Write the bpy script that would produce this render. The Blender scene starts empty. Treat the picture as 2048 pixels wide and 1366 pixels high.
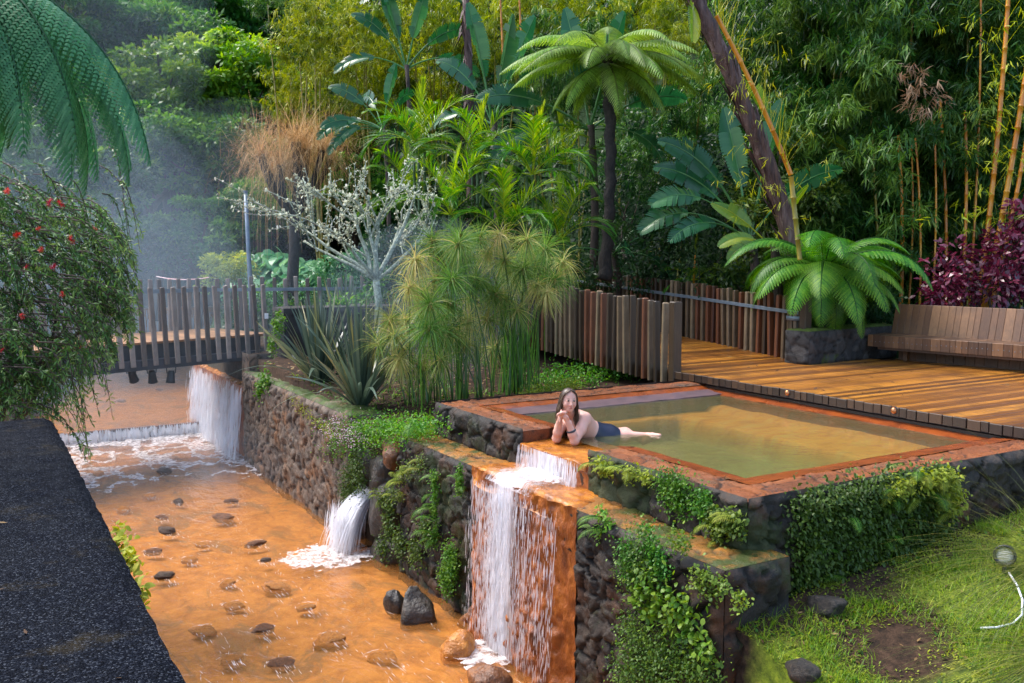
import bpy, math, random
import numpy as np
from mathutils import Vector, Matrix, Euler

random.seed(11)
rng = np.random.default_rng(11)
scene = bpy.context.scene
COL = scene.collection
R = math.radians
PI = math.pi

# ------------------------------------------------------------------ camera geometry (pixels of the 2048 px wide photograph -> points)
CF, CP, CA, CH = 1850.0, R(5.28), R(30.4), 3.78
def ray(x, y):
    a = (x - 1024) / CF; b = (683 - y) / CF
    f = np.array([math.sin(CA) * math.cos(CP), math.cos(CA) * math.cos(CP), -math.sin(CP)])
    r = np.array([math.cos(CA), -math.sin(CA), 0.0])
    u = np.array([math.sin(CA) * math.sin(CP), math.cos(CA) * math.sin(CP), math.cos(CP)])
    return f + a * r + b * u
def at(x, y, d):
    return np.array([0, 0, CH]) + ray(x, y) * d
def atz(x, y, z):
    v = ray(x, y); return np.array([0, 0, CH]) + v * ((z - CH) / v[2])
RIGHT = np.array([math.cos(CA), -math.sin(CA), 0.0])
FWD = np.array([math.sin(CA), math.cos(CA), 0.0])
UP = np.array([0, 0, 1.0])

# ------------------------------------------------------------------ objects
def link(o, parent=None):
    COL.objects.link(o)
    if parent is not None: o.parent = parent
    return o
def thing(name, label, cat, loc=(0, 0, 0), rz=0.0, group=None):
    o = bpy.data.objects.new(name, None); o.empty_display_size = 0.2
    o.location = [float(v) for v in loc]; o.rotation_euler = (0, 0, rz)
    link(o); return tag(o, label, cat, group)
def tag(o, label, cat, group=None):
    o['label'] = label; o['category'] = cat
    if group: o['group'] = group
    return o
def kind(o, k):
    o['kind'] = k; return o
def ob(name, me, parent=None, loc=None, rot=None, scale=None):
    o = bpy.data.objects.new(name, me)
    if loc is not None: o.location = [float(v) for v in loc]
    if rot is not None: o.rotation_euler = rot
    if scale is not None: o.scale = (scale,) * 3 if np.isscalar(scale) else scale
    return link(o, parent)

class B:
    """collects vertices, faces and a per-vertex tint, then becomes ONE mesh"""
    def __init__(s): s.v = []; s.f = []; s.t = []; s.m = []; s.n = 0
    def add(s, V, F, t=0.5, mi=0):
        V = np.asarray(V, float).reshape(-1, 3)
        s.v.append(V)
        tt = np.full(len(V), t, float) if np.isscalar(t) else np.asarray(t, float)
        s.t.append(tt)
        for f in (F if isinstance(F, list) else [F]):
            f = np.asarray(f, int)
            if len(f): s.f.append(f + s.n); s.m.append(np.full(len(f), mi))
        s.n += len(V); return s
    def mesh(s, name, mats, smooth=False, attrs=None):
        V = np.concatenate(s.v); T = np.concatenate(s.t)
        return mesh_np(name, V, s.f, mats, smooth, dict(tint=T, **(attrs or {})), s.m)
    def ob(s, name, mats, parent=None, smooth=False, **k):
        return ob(name, s.mesh(name, mats, smooth), parent, **k)

def mesh_np(name, V, F, mats, smooth=False, attrs=None, mi=None):
    me = bpy.data.meshes.new(name)
    V = np.asarray(V, np.float32)
    F = F if isinstance(F, list) else [F]
    F = [np.asarray(f, np.int32) for f in F]
    lt = np.concatenate([np.full(len(f), f.shape[1], np.int32) for f in F])
    lv = np.concatenate([f.ravel() for f in F])
    ls = np.concatenate([[0], np.cumsum(lt)[:-1]]).astype(np.int32)
    me.vertices.add(len(V)); me.vertices.foreach_set('co', V.ravel())
    me.loops.add(len(lv)); me.loops.foreach_set('vertex_index', lv)
    me.polygons.add(len(lt)); me.polygons.foreach_set('loop_start', ls)
    try: me.polygons.foreach_set('loop_total', lt)
    except Exception: pass
    if mi is not None: me.polygons.foreach_set('material_index', np.concatenate(mi).astype(np.int32))
    me.polygons.foreach_set('use_smooth', np.full(len(lt), bool(smooth)))
    for k, a in (attrs or {}).items():
        a = np.asarray(a, np.float32)
        if a.ndim == 1:
            at_ = me.attributes.new(k, 'FLOAT', 'POINT'); at_.data.foreach_set('value', a)
        else:
            at_ = me.attributes.new(k, 'FLOAT_COLOR', 'POINT')
            at_.data.foreach_set('color', np.c_[a, np.ones(len(a))].astype(np.float32).ravel())
    for m in (mats if isinstance(mats, (list, tuple)) else [mats]): me.materials.append(m)
    me.update(calc_edges=True)
    return me

def nrm(a):
    a = np.asarray(a, float)
    return a / np.maximum(np.linalg.norm(a, axis=-1, keepdims=True), 1e-9)

# ------------------------------------------------------------------ shapes
def box(c, s, rz=0.0, taper=0.0, lean=(0, 0)):
    x, y, z = np.asarray(s, float) / 2
    P = np.array([[sx * x, sy * y, sz * z] for sz in (-1, 1) for sx, sy in ((-1, -1), (1, -1), (1, 1), (-1, 1))])
    if taper: P[4:, :2] *= 1 - taper
    P[4:, 0] += lean[0]; P[4:, 1] += lean[1]
    if rz:
        cz, sz_ = math.cos(rz), math.sin(rz)
        P[:, :2] = P[:, :2] @ np.array([[cz, sz_], [-sz_, cz]])
    F = np.array([[3, 2, 1, 0], [4, 5, 6, 7], [0, 1, 5, 4], [1, 2, 6, 5], [2, 3, 7, 6], [3, 0, 4, 7]])
    return P + np.asarray(c, float), F
def bbox2(a, b, **k):
    a = np.asarray(a, float); b = np.asarray(b, float)
    return box((a + b) / 2, np.abs(b - a), **k)
def cbox(c, s, ch=0.008, rz=0.0, lean=(0, 0)):
    """box with chamfered vertical edges and top rim"""
    x, y, z = np.asarray(s, float) / 2
    ch = min(ch, x * .6, y * .6)
    def ring(ax, ay, zz):
        return [[-ax + ch, -ay, zz], [ax - ch, -ay, zz], [ax, -ay + ch, zz], [ax, ay - ch, zz], [ax - ch, ay, zz], [-ax + ch, ay, zz], [-ax, ay - ch, zz], [-ax, -ay + ch, zz]]
    P = np.array(ring(x, y, -z) + ring(x, y, z - ch) + ring(x - ch * .8, y - ch * .8, z))
    tt = (P[:, 2] + z) / (2 * z)
    P[:, 0] += tt * lean[0]; P[:, 1] += tt * lean[1]
    if rz:
        cz, sz_ = math.cos(rz), math.sin(rz)
        P[:, :2] = P[:, :2] @ np.array([[cz, sz_], [-sz_, cz]])
    Q = [[k * 8 + i, k * 8 + (i + 1) % 8, k * 8 + 8 + (i + 1) % 8, k * 8 + 8 + i] for k in (0, 1) for i in range(8)]
    return P + np.asarray(c, float), [np.array(Q), np.array([list(range(16, 24)), list(range(7, -1, -1))])]
def tube(pts, rad, ns=8, cap=True):
    pts = np.asarray(pts, float); n = len(pts)
    rad = np.full(n, rad, float) if np.isscalar(rad) else np.asarray(rad, float)
    T = nrm(np.gradient(pts, axis=0))
    ref = np.array([0.31, 0.17, 0.94]) if abs(T[0, 2]) < .8 else np.array([0.95, 0.2, 0.1])
    a = nrm(np.cross(T, ref)); b = np.cross(T, a)
    th = np.linspace(0, 2 * PI, ns, endpoint=False)
    V = pts[:, None] + rad[:, None, None] * (np.cos(th)[None, :, None] * a[:, None] + np.sin(th)[None, :, None] * b[:, None])
    i = np.arange(n - 1)[:, None] * ns; j = np.arange(ns)[None]; k = (j + 1) % ns
    F = np.stack([i + j, i + k, i + ns + k, i + ns + j], -1).reshape(-1, 4)
    fs = [F]
    if cap: fs.append(np.array([list(range(ns - 1, -1, -1)), list(range((n - 1) * ns, n * ns))]))
    return V.reshape(-1, 3), fs
def lathe(prof, ns=20, c=(0, 0, 0)):
    prof = np.asarray(prof, float); n = len(prof)
    th = np.linspace(0, 2 * PI, ns, endpoint=False)
    V = np.stack([prof[:, 0:1] * np.cos(th), prof[:, 0:1] * np.sin(th), np.repeat(prof[:, 1:2], ns, 1)], -1).reshape(-1, 3)
    i = np.arange(n - 1)[:, None] * ns; j = np.arange(ns)[None]; k = (j + 1) % ns
    F = np.stack([i + j, i + k, i + ns + k, i + ns + j], -1).reshape(-1, 4)
    return V + np.asarray(c, float), [F]
def grid(nu, nv):
    i = np.arange(nv - 1)[:, None] * nu; j = np.arange(nu - 1)[None]
    return np.stack([i + j, i + j + 1, i + nu + j + 1, i + nu + j], -1).reshape(-1, 4)

# ------------------------------------------------------------------ noise
_tab = np.random.default_rng(5).random((64, 64, 64))
def vnoise(x, y, z=0.0):
    x, y, z = np.broadcast_arrays(np.asarray(x, float), np.asarray(y, float), np.asarray(z, float))
    xi = np.floor(x).astype(int); yi = np.floor(y).astype(int); zi = np.floor(z).astype(int)
    fx = x - xi; fy = y - yi; fz = z - zi
    fx = fx * fx * (3 - 2 * fx); fy = fy * fy * (3 - 2 * fy); fz = fz * fz * (3 - 2 * fz)
    g = lambda a, b, c: _tab[(xi + a) & 63, (yi + b) & 63, (zi + c) & 63]
    l = lambda a, b, t: a + (b - a) * t
    return l(l(l(g(0, 0, 0), g(1, 0, 0), fx), l(g(0, 1, 0), g(1, 1, 0), fx), fy), l(l(g(0, 0, 1), g(1, 0, 1), fx), l(g(0, 1, 1), g(1, 1, 1), fx), fy), fz)
def fbm(x, y, z=0.0, o=4):
    s = 0; a = .5; t = 0
    for k in range(o):
        f = 2.03 ** k
        s = s + a * vnoise(np.asarray(x) * f + 7.3 * k, np.asarray(y) * f + 3.1 * k, np.asarray(z) * f); t += a; a *= .5
    return s / t
def sstep(a, b, x):
    t = np.clip((np.asarray(x, float) - a) / (b - a), 0, 1); return t * t * (3 - 2 * t)

# ------------------------------------------------------------------ masonry: real relief from a cell pattern
def cells(u, v, cu, cv, seed, jit=.8):
    """distance to nearest / second nearest stone centre, id value"""
    r = np.random.default_rng(seed)
    u = np.asarray(u); v = np.asarray(v)
    gu = np.floor(u / cu).astype(int); gv = np.floor(v / cv).astype(int)
    J = r.random((61, 61, 3))
    d1 = np.full(u.shape, 9.); d2 = d1.copy(); cid = np.zeros(u.shape); ox = cid.copy(); oy = cid.copy()
    for a in (-2, -1, 0, 1, 2):
        for b in (-2, -1, 0, 1, 2):
            ii = gu + a; jj = gv + b
            q = J[ii % 61, jj % 61]
            off = .5 * (jj % 2)
            px = (ii + .5 + off + jit * (q[..., 0] - .5)) * cu; py = (jj + .5 + jit * (q[..., 1] - .5)) * cv
            d = np.hypot((u - px) / cu, (v - py) / cv) - .30 * (q[..., 2] * 7.7 % 1)
            new = d < d1
            d2 = np.where(new, d1, np.minimum(d2, d)); cid = np.where(new, q[..., 2], cid); ox = np.where(new, (u - px) / cu, ox); oy = np.where(new, (v - py) / cv, oy); d1 = np.where(new, d, d1)
    return d1, d2, cid, ox, oy
def masonry(P0, U, V, N, lu, lv, cu, cv, depth, seed, step=.03, jit=.8, rough=.75, hole=None, taper=.05, gapw=.11):
    nu = max(2, int(lu / step) + 1); nv = max(2, int(lv / step) + 1)
    u, v = np.meshgrid(np.linspace(0, lu, nu), np.linspace(0, lv, nv))
    w = fbm(u * 3 + seed, v * 3, 1.5, 3) - .5; w2 = fbm(u * 3 + seed, v * 3, 8.5, 3) - .5
    d1, d2, cid, ox, oy = cells(u + w * cu * .7, v + w2 * cv * .7, cu, cv, seed, jit)
    e = d2 - d1
    gap = 1 - sstep(.02, gapw, e)
    tl = (cid * 13.7 % 1 - .5) * ox + (cid * 29.3 % 1 - .5) * oy
    h = depth * ((.86 * sstep(0, .085, e) + .14 * sstep(0, .4, e)) * (.7 + .6 * (cid * 5.3 % 1 - .5) + 1.2 * tl) + rough * (fbm(u * 14 + seed, v * 14, cid * 30, 4) - .5) + rough * .7 * (fbm(u * 45, v * 45, cid * 9, 2) - .5))
    edge = np.minimum.reduce([u, lu - u, v, lv - v])
    h = h * sstep(-.01, taper, edge)
    P = np.asarray(P0, float) + u[..., None] * np.asarray(U, float) + v[..., None] * np.asarray(V, float) + h[..., None] * np.asarray(N, float)
    F = grid(nu, nv)
    if hole is not None:
        uc = u.ravel()[F].mean(1); vc = v.ravel()[F].mean(1)
        F = F[~hole(uc, vc)]
    return P.reshape(-1, 3), F, cid.ravel(), gap.ravel(), u.ravel(), v.ravel()
class Wall:
    """one masonry mesh made of several relief sheets"""
    def __init__(s): s.V = []; s.F = []; s.c = []; s.g = []; s.m = []; s.n = 0
    def sheet(s, *a, moss=0.0, **k):
        V, F, c, g, u, v = masonry(*a, **k)
        s.V.append(V); s.F.append(F + s.n); s.c.append(c); s.g.append(g)
        s.m.append(moss(V) if callable(moss) else np.full(len(V), moss)); s.n += len(V); return s
    def ob(s, name, mat, parent=None):
        me = mesh_np(name, np.concatenate(s.V), s.F, mat, True, dict(cell=np.concatenate(s.c), gap=np.concatenate(s.g), moss=np.concatenate(s.m)))
        return ob(name, me, parent)

# ------------------------------------------------------------------ leaves: strips following a drooping path
def strips(P, D, L, W, droop=.5, prof=(.15, 1, .05), side=None, roll=0.0):
    P = np.asarray(P, float).reshape(-1, 3); n = len(P)
    D = nrm(np.broadcast_to(np.asarray(D, float), (n, 3)))
    L = np.broadcast_to(np.asarray(L, float), (n,))[:, None]; W = np.broadcast_to(np.asarray(W, float), (n,))[:, None]
    dr = np.broadcast_to(np.asarray(droop, float), (n,))[:, None]
    k = len(prof) - 1
    if side is None:
        side = np.cross(D, UP + 1e-3)
        side = nrm(side)
    else: side = nrm(np.broadcast_to(side, (n, 3)))
    rl = np.broadcast_to(np.asarray(roll, float), (n,))[:, None]
    side = np.cos(rl) * side + np.sin(rl) * np.cross(side, D)
    d = D; cur = P; out = []
    for i in range(k + 1):
        w = side * W * prof[i] * .5
        out.append(np.stack([cur - w, cur + w], 1))
        d = nrm(d + np.array([0, 0, -1.0]) * dr / k)
        cur = cur + d * L / k
    V = np.stack(out, 1).reshape(-1, 3)
    b = np.arange(n)[:, None] * (2 * (k + 1)) + np.arange(k)[None] * 2
    b = b.ravel()
    return V, np.stack([b, b + 1, b + 3, b + 2], -1)
def tt(t, k):   # per strip tint -> per vertex tint
    return np.repeat(np.asarray(t, float), 2 * k)
def rdir(n, up=0.0, r=rng):
    d = nrm(r.normal(size=(n, 3))); d[:, 2] += up; return nrm(d)
def arc(p0, d0, L, droop, n=14):
    p = np.asarray(p0, float); d = nrm(np.asarray(d0, float)); out = [p]
    for i in range(n):
        d = nrm(d + np.array([0, 0, -1.0]) * droop / n * (.4 + 1.2 * i / n)); p = p + d * L / n; out.append(p)
    return np.array(out)
def samp(pts, s):
    q = np.linspace(0, 1, len(pts)); P = np.stack([np.interp(s, q, pts[:, k]) for k in range(3)], -1)
    T = nrm(np.gradient(pts, axis=0)); return P, nrm(np.stack([np.interp(s, q, T[:, k]) for k in range(3)], -1))

def palm_frond(L, W, npair, elev, droop, r, lw=.03, ldroop=.9, ang=55, t0=.5, vee=.35, start=.16, mat=None, name='frond', stalk=.012):
    b = B(); pts = arc((0, 0, 0), (math.cos(elev), 0, math.sin(elev)), L, droop)
    V, F = tube(pts, np.linspace(stalk, stalk * .25, len(pts)), 5); b.add(V, F, .95)
    for sg in (-1, 1):
        s = np.linspace(start, .995, npair) + r.normal(0, .004, npair)
        P, T = samp(pts, np.clip(s, 0, 1))
        sd = np.array([0, sg, 0.0]); nn = np.cross(T, np.array([0, 1.0, 0])); nn = nn * np.sign(nn[:, 2:3] + 1e-6)
        a = np.radians(ang * (1.25 - .75 * s) + r.normal(0, 4, npair))[:, None]
        D = T * np.cos(a) + (sd * (1 - vee) + nn * vee) * np.sin(a)
        l = W * np.clip(np.sin(PI * (.12 + .83 * (s - start) / (1 - start))) ** .7, .15, 1) * r.uniform(.88, 1.1, npair)
        V, F = strips(P, D, l, lw * r.uniform(.8, 1.15, npair), ldroop * r.uniform(.6, 1.3, npair), (.5, 1, .8, .45, .04), roll=r.normal(0, .25, npair) + .5 * sg)
        b.add(V, F, tt(np.clip(t0 + r.normal(0, .13, npair), 0, 1), 5))
    return b
def fern_frond(L, W, npair, elev, droop, r, t0=.5, nsub=9, pd=.5, name='frond', stalk=.012, pl=.17):
    """twice divided frond: pinnae on both sides, each with its own row of pinnules"""
    b = B(); pts = arc((0, 0, 0), (math.cos(elev), 0, math.sin(elev)), L, droop, 18)
    V, F = tube(pts, np.linspace(stalk, stalk * .2, len(pts)), 5); b.add(V, F, .05)
    for sg in (-1, 1):
        s = np.linspace(.1, .995, npair)
        P, T = samp(pts, s)
        a = np.radians(76 - 34 * s)[:, None]
        D = nrm(T * np.cos(a) + np.array([0, sg, 0.0]) * np.sin(a) + np.array([0, 0, -.10]))
        l = W * np.clip(np.sin(PI * (.2 + .78 * s)) ** .75, .08, 1) * r.uniform(.92, 1.06, npair)
        m = nsub
        q = (np.arange(m) + .5) / m
        # points along each drooping pinna
        pp = []; dd = []
        cur = P.copy(); d = D.copy()
        for i in range(m):
            cur = cur + d * (l / m)[:, None]; d = nrm(d + np.array([0, 0, -1.0]) * pd / m); pp.append(cur.copy()); dd.append(d.copy())
        PP = np.stack(pp, 1); DD = np.stack(dd, 1)
        V, F = strips(P, D, l, .006 + .004 * W, pd, (1, .8, .5, .1)); b.add(V, F, .3)
        nrmal = nrm(np.cross(DD, T[:, None]))
        sub = nrm(np.cross(nrmal, DD))
        for s2 in (-1, 1):
            Dq = (DD * .75 + sub * s2).reshape(-1, 3)
            lq = (l[:, None] * pl * np.clip(1.08 - q[None] * .85, .15, 1)).ravel() * r.uniform(.85, 1.1, npair * m)
            V, F = strips(PP.reshape(-1, 3), Dq, lq, (L / npair * .36), .35, (.75, .9, .12), side=np.repeat(np.cross(nrmal, nrm(DD + 0))[:, :, None], 1, 2).reshape(-1, 3) * 0 + np.cross(nrm(Dq), nrmal.reshape(-1, 3)))
            b.add(V, F, tt(np.clip(t0 + np.repeat(r.normal(0, .10, npair), m) + r.normal(0, .06, npair * m) + .12 * np.tile(q, npair), 0, 1), 3))
    return b
def blade_leaf(L, W, elev, droop, r, nseg=26, petiole=.5, torn=.3, t0=.5, fold=.35, sag=.5, turn=60):
    """banana-like leaf: petiole, midrib and two halves of lateral strips, torn here and there"""
    b = B(); pts = arc((0, 0, 0), (math.cos(elev), 0, math.sin(elev)), L * (1 + petiole), droop, 20)
    V, F = tube(pts, np.linspace(.022, .005, len(pts)) * max(L, .6), 6); b.add(V, F, .9)
    s0 = petiole / (1 + petiole)
    for sg in (-1, 1):
        s = np.linspace(s0, .995, nseg); P, T = samp(pts, s)
        x = (s - s0) / (1 - s0)
        hw = W * .5 * np.clip(np.sin(PI * np.clip(x * .93 + .05, 0, 1)) ** .55, .05, 1)
        nn = nrm(np.cross(T, np.array([0, 1.0, 0]))); nn = nn * np.sign(nn[:, 2:3] + 1e-6)
        Yl = np.array([0, 1.0, 0]) * math.cos(R(turn)) - nn * math.sin(R(turn)); nn = nn * math.cos(R(turn)) + np.array([0, 1.0, 0]) * math.sin(R(turn))
        g = np.zeros(nseg); w = np.ones(nseg)
        if torn:
            brk = r.random(nseg) < torn; g = np.cumsum(brk); gj = r.normal(0, 1, g.max() + 1)
            g = gj[g]; w = np.where(brk, .72, 1.0)
        D = T * (.45 + .12 * g[:, None] * (torn > 0)) + sg * Yl * (1 - fold * .3) + nn * (fold + .2 * g[:, None] * (torn > 0))
        V, F = strips(P, D, hw * 1.08 * (1 - .06 * np.abs(g)), L / nseg * 1.22 * w, sag * (1 + .5 * np.abs(g)), (1, 1, 1, .9, .6), side=T)
        b.add(V, F, tt(np.clip(t0 + .10 * g + r.normal(0, .03, nseg) + .08 * sg, 0, 1), 5))
    return b
# ------------------------------------------------------------------ materials
def mat(name):
    m = bpy.data.materials.new(name); m.use_nodes = True
    t = m.node_tree; t.nodes.clear()
    out = t.nodes.new('ShaderNodeOutputMaterial')
    return m, t, out
def nd(t, typ, ins=None, **props):
    n = t.nodes.new(typ)
    for k, v in props.items(): setattr(n, k, v)
    for k, v in (ins or {}).items():
        if isinstance(v, bpy.types.NodeSocket): t.links.new(v, n.inputs[k])
        else: n.inputs[k].default_value = v
    return n
def c4(c): return (c[0], c[1], c[2], 1.0)
def ramp(t, fac, stops):
    n = nd(t, 'ShaderNodeValToRGB', {0: fac}); e = n.color_ramp.elements
    while len(e) < len(stops): e.new(.5)
    for k, (p, c) in enumerate(stops): e[k].position = p; e[k].color = c4(c)
    return n.outputs[0]
def math_(t, op, a, b=0.0, c=None):
    ins = {0: a, 1: b}
    if c is not None: ins[2] = c
    return nd(t, 'ShaderNodeMath', ins, operation=op).outputs[0]
def mixc(t, f, a, b, bt='MIX'):
    n = nd(t, 'ShaderNodeMix', data_type='RGBA', blend_type=bt)
    for i, v in ((0, f), (6, a), (7, b)):
        if isinstance(v, bpy.types.NodeSocket): t.links.new(v, n.inputs[i])
        else: n.inputs[i].default_value = c4(v) if i > 0 else v
    return n.outputs[2]
def attr(t, name): return nd(t, 'ShaderNodeAttribute', attribute_name=name)
def noise(t, scale, detail=4, rough=.6, vec=None, dist=0.0):
    n = nd(t, 'ShaderNodeTexNoise', {'Scale': scale, 'Detail': detail, 'Roughness': rough, 'Distortion': dist})
    if vec is None: vec = nd(t, 'ShaderNodeTexCoord').outputs['Object']
    t.links.new(vec, n.inputs['Vector'])
    return n.outputs[0]
def stretch(t, s, coord='Object'):
    return nd(t, 'ShaderNodeMapping', {'Vector': nd(t, 'ShaderNodeTexCoord').outputs[coord], 'Scale': s}).outputs[0]
def bump(t, h, strength=.4, dist=.02):
    return nd(t, 'ShaderNodeBump', {'Height': h, 'Strength': strength, 'Distance': dist}).outputs[0]
def prin(t, out, base, rough=.6, normal=None, spec=.5, metal=0.0, coat=0.0):
    p = nd(t, 'ShaderNodeBsdfPrincipled', {'Roughness': rough, 'Specular IOR Level': spec, 'Metallic': metal})
    if isinstance(base, bpy.types.NodeSocket): t.links.new(base, p.inputs['Base Color'])
    else: p.inputs['Base Color'].default_value = c4(base)
    if normal is not None: t.links.new(normal, p.inputs['Normal'])
    if coat: p.inputs['Coat Weight'].default_value = coat; p.inputs['Coat Roughness'].default_value = .12
    if out is not None: t.links.new(p.outputs[0], out.inputs[0])
    return p
def leaf_mat(name, lo, mid, hi, rough=.42, trans=.38, spec=.28):
    m, t, o = mat(name)
    c = ramp(t, attr(t, 'tint').outputs['Fac'], [(0, lo), (.5, mid), (1, hi)])
    rnd = nd(t, 'ShaderNodeObjectInfo').outputs['Random']
    c = nd(t, 'ShaderNodeHueSaturation', {'Hue': math_(t, 'MULTIPLY_ADD', rnd, .02, .49), 'Value': math_(t, 'MULTIPLY_ADD', rnd, .3, .85), 'Color': c}).outputs[0]
    p = prin(t, None, c, rough, spec=spec)
    tr = nd(t, 'ShaderNodeBsdfTranslucent', {'Color': nd(t, 'ShaderNodeHueSaturation', {'Hue': .488, 'Saturation': 1.1, 'Value': 1.5, 'Color': c}).outputs[0]})
    mx = nd(t, 'ShaderNodeMixShader', {0: trans, 1: p.outputs[0], 2: tr.outputs[0]})
    t.links.new(mx.outputs[0], o.inputs[0]); return m
def plain(name, cols, scale=6, rough=.6, bmp=.3, bd=.01, st=(1, 1, 1), spec=.5, metal=0.0, coat=0.0, rr=None, detail=5):
    m, t, o = mat(name)
    n = noise(t, scale, detail, .62, stretch(t, st))
    k = len(cols)
    c = ramp(t, n, [(.28 + .44 * i / max(1, k - 1), cc) for i, cc in enumerate(cols)])
    if rr is not None: rough = math_(t, 'MULTIPLY_ADD', noise(t, scale * .6, 3), rr[1] - rr[0], rr[0])
    p = prin(t, o, c, .5 if not isinstance(rough, float) else rough, bump(t, noise(t, scale * 3, 4, .6, stretch(t, st)), bmp, bd) if bmp else None, spec, metal, coat)
    if not isinstance(rough, float): t.links.new(rough, p.inputs['Roughness'])
    return m
def stone_mat(name, cols, gapc, mossc=(.05, .085, .012), rough=(.4, .85), nscale=9, mossy=1.0, stain=None):
    m, t, o = mat(name)
    n = noise(t, nscale, 6, .68); n2 = noise(t, nscale * 5, 4, .7); n3 = noise(t, 2.3, 4, .6)
    f = math_(t, 'ADD', math_(t, 'MULTIPLY', attr(t, 'cell').outputs['Fac'], .55), math_(t, 'MULTIPLY_ADD', n, .9, -.22))
    c = ramp(t, f, [(i / (len(cols) - 1), cc) for i, cc in enumerate(cols)])
    c = mixc(t, math_(t, 'MULTIPLY', math_(t, 'SUBTRACT', n2, .45), 1.6), c, tuple(v * .45 for v in cols[0]))
    if stain: c = mixc(t, nd(t, 'ShaderNodeMapRange', {0: n3, 1: .5, 2: .68, 3: 0, 4: stain[1]}).outputs[0], c, stain[0])
    c = mixc(t, attr(t, 'gap').outputs['Fac'], c, gapc)
    ms = nd(t, 'ShaderNodeMapRange', {0: math_(t, 'ADD', math_(t, 'MULTIPLY', attr(t, 'moss').outputs['Fac'], .8), math_(t, 'MULTIPLY_ADD', noise(t, 5, 6, .7), 1.2, -.6)), 1: .28, 2: .5, 3: 0, 4: mossy}).outputs[0]
    c = mixc(t, ms, c, mossc)
    r = nd(t, 'ShaderNodeMapRange', {0: n, 1: .3, 2: .7, 3: rough[0], 4: rough[1]}).outputs[0]
    p = prin(t, o, c, .5, bump(t, math_(t, 'ADD', n2, math_(t, 'MULTIPLY', noise(t, nscale * 14, 3, .6), .5)), .8, .014), .32)
    t.links.new(r, p.inputs['Roughness']); return m
def wood_mat(name, cols, rough=.5, grain=(1, 1, .06), scale=30, weather=None, tintmix=True, coat=0.0, spec=.5):
    """grain along local z unless told otherwise; every board carries its own tint value"""
    m, t, o = mat(name)
    v = stretch(t, grain); g = noise(t, scale, 6, .7, v, 1.2); n = noise(t, 2.6, 4, .6)
    f = math_(t, 'ADD', math_(t, 'MULTIPLY', attr(t, 'tint').outputs['Fac'], .75), math_(t, 'MULTIPLY_ADD', g, .75, -.25))
    c = ramp(t, f, [(i / (len(cols) - 1), cc) for i, cc in enumerate(cols)])
    if weather: c = mixc(t, nd(t, 'ShaderNodeMapRange', {0: n, 1: .42, 2: .66, 3: 0, 4: weather[1]}).outputs[0], c, weather[0])
    p = prin(t, o, c, rough, bump(t, g, .5, .006), spec, coat=coat)
    return m
def water_mat(name, tint, rough=.06, bscale=5, bst=.25, st=(1, 1, 1), bd=.03, body=None, ior=1.33):
    """clear thin water surface over a real bed: tinted transmission plus fresnel reflection (and some suspended silt)"""
    m, t, o = mat(name)
    h = math_(t, 'ADD', noise(t, bscale, 4, .55, stretch(t, st), .6), math_(t, 'MULTIPLY', noise(t, bscale * 4.3, 3, .5, stretch(t, st), .4), .35))
    nb = bump(t, h, bst, bd)
    tr = nd(t, 'ShaderNodeBsdfTransparent', {'Color': c4(tint)})
    base = tr.outputs[0]
    if body:
        df = nd(t, 'ShaderNodeBsdfDiffuse', {'Color': c4(body[0])})
        base = nd(t, 'ShaderNodeMixShader', {0: body[1], 1: base, 2: df.outputs[0]}).outputs[0]
    gl = nd(t, 'ShaderNodeBsdfGlossy', {'Color': (1, 1, 1, 1), 'Roughness': rough, 'Normal': nb})
    fr = nd(t, 'ShaderNodeFresnel', {'IOR': ior, 'Normal': nb})
    mx = nd(t, 'ShaderNodeMixShader', {0: fr.outputs[0], 1: base, 2: gl.outputs[0]})
    t.links.new(mx.outputs[0], o.inputs[0]); return m
def white_water(name, col=(.86, .88, .92), trans=.45, clear=.25, nz=None, st=(1, 1, 1), dens=False):
    m, t, o = mat(name)
    p = prin(t, None, col, .25, spec=.5)
    tr = nd(t, 'ShaderNodeBsdfTranslucent', {'Color': c4(col)})
    a = nd(t, 'ShaderNodeMixShader', {0: trans, 1: p.outputs[0], 2: tr.outputs[0]})
    tp = nd(t, 'ShaderNodeBsdfTransparent')
    if nz:
        f = noise(t, nz[0], 6, .65, stretch(t, st), .3)
        if dens: f = math_(t, 'MULTIPLY_ADD', attr(t, 'tint').outputs['Fac'], .5, math_(t, 'ADD', f, -.28))
        clear = nd(t, 'ShaderNodeMapRange', {0: f, 1: nz[1], 2: nz[2], 3: 1.0, 4: .06}).outputs[0]
    b = nd(t, 'ShaderNodeMixShader', {0: clear, 1: a.outputs[0], 2: tp.outputs[0]})
    t.links.new(b.outputs[0], o.inputs[0]); return m
def steam_mat(name, dens, col=(.64, .83, 1.0), aniso=.2):
    m, t, o = mat(name)
    v = nd(t, 'ShaderNodeVolumePrincipled', {'Color': c4(col), 'Density': dens, 'Anisotropy': aniso})
    t.links.new(v.outputs[0], o.inputs['Volume']); return m

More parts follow.
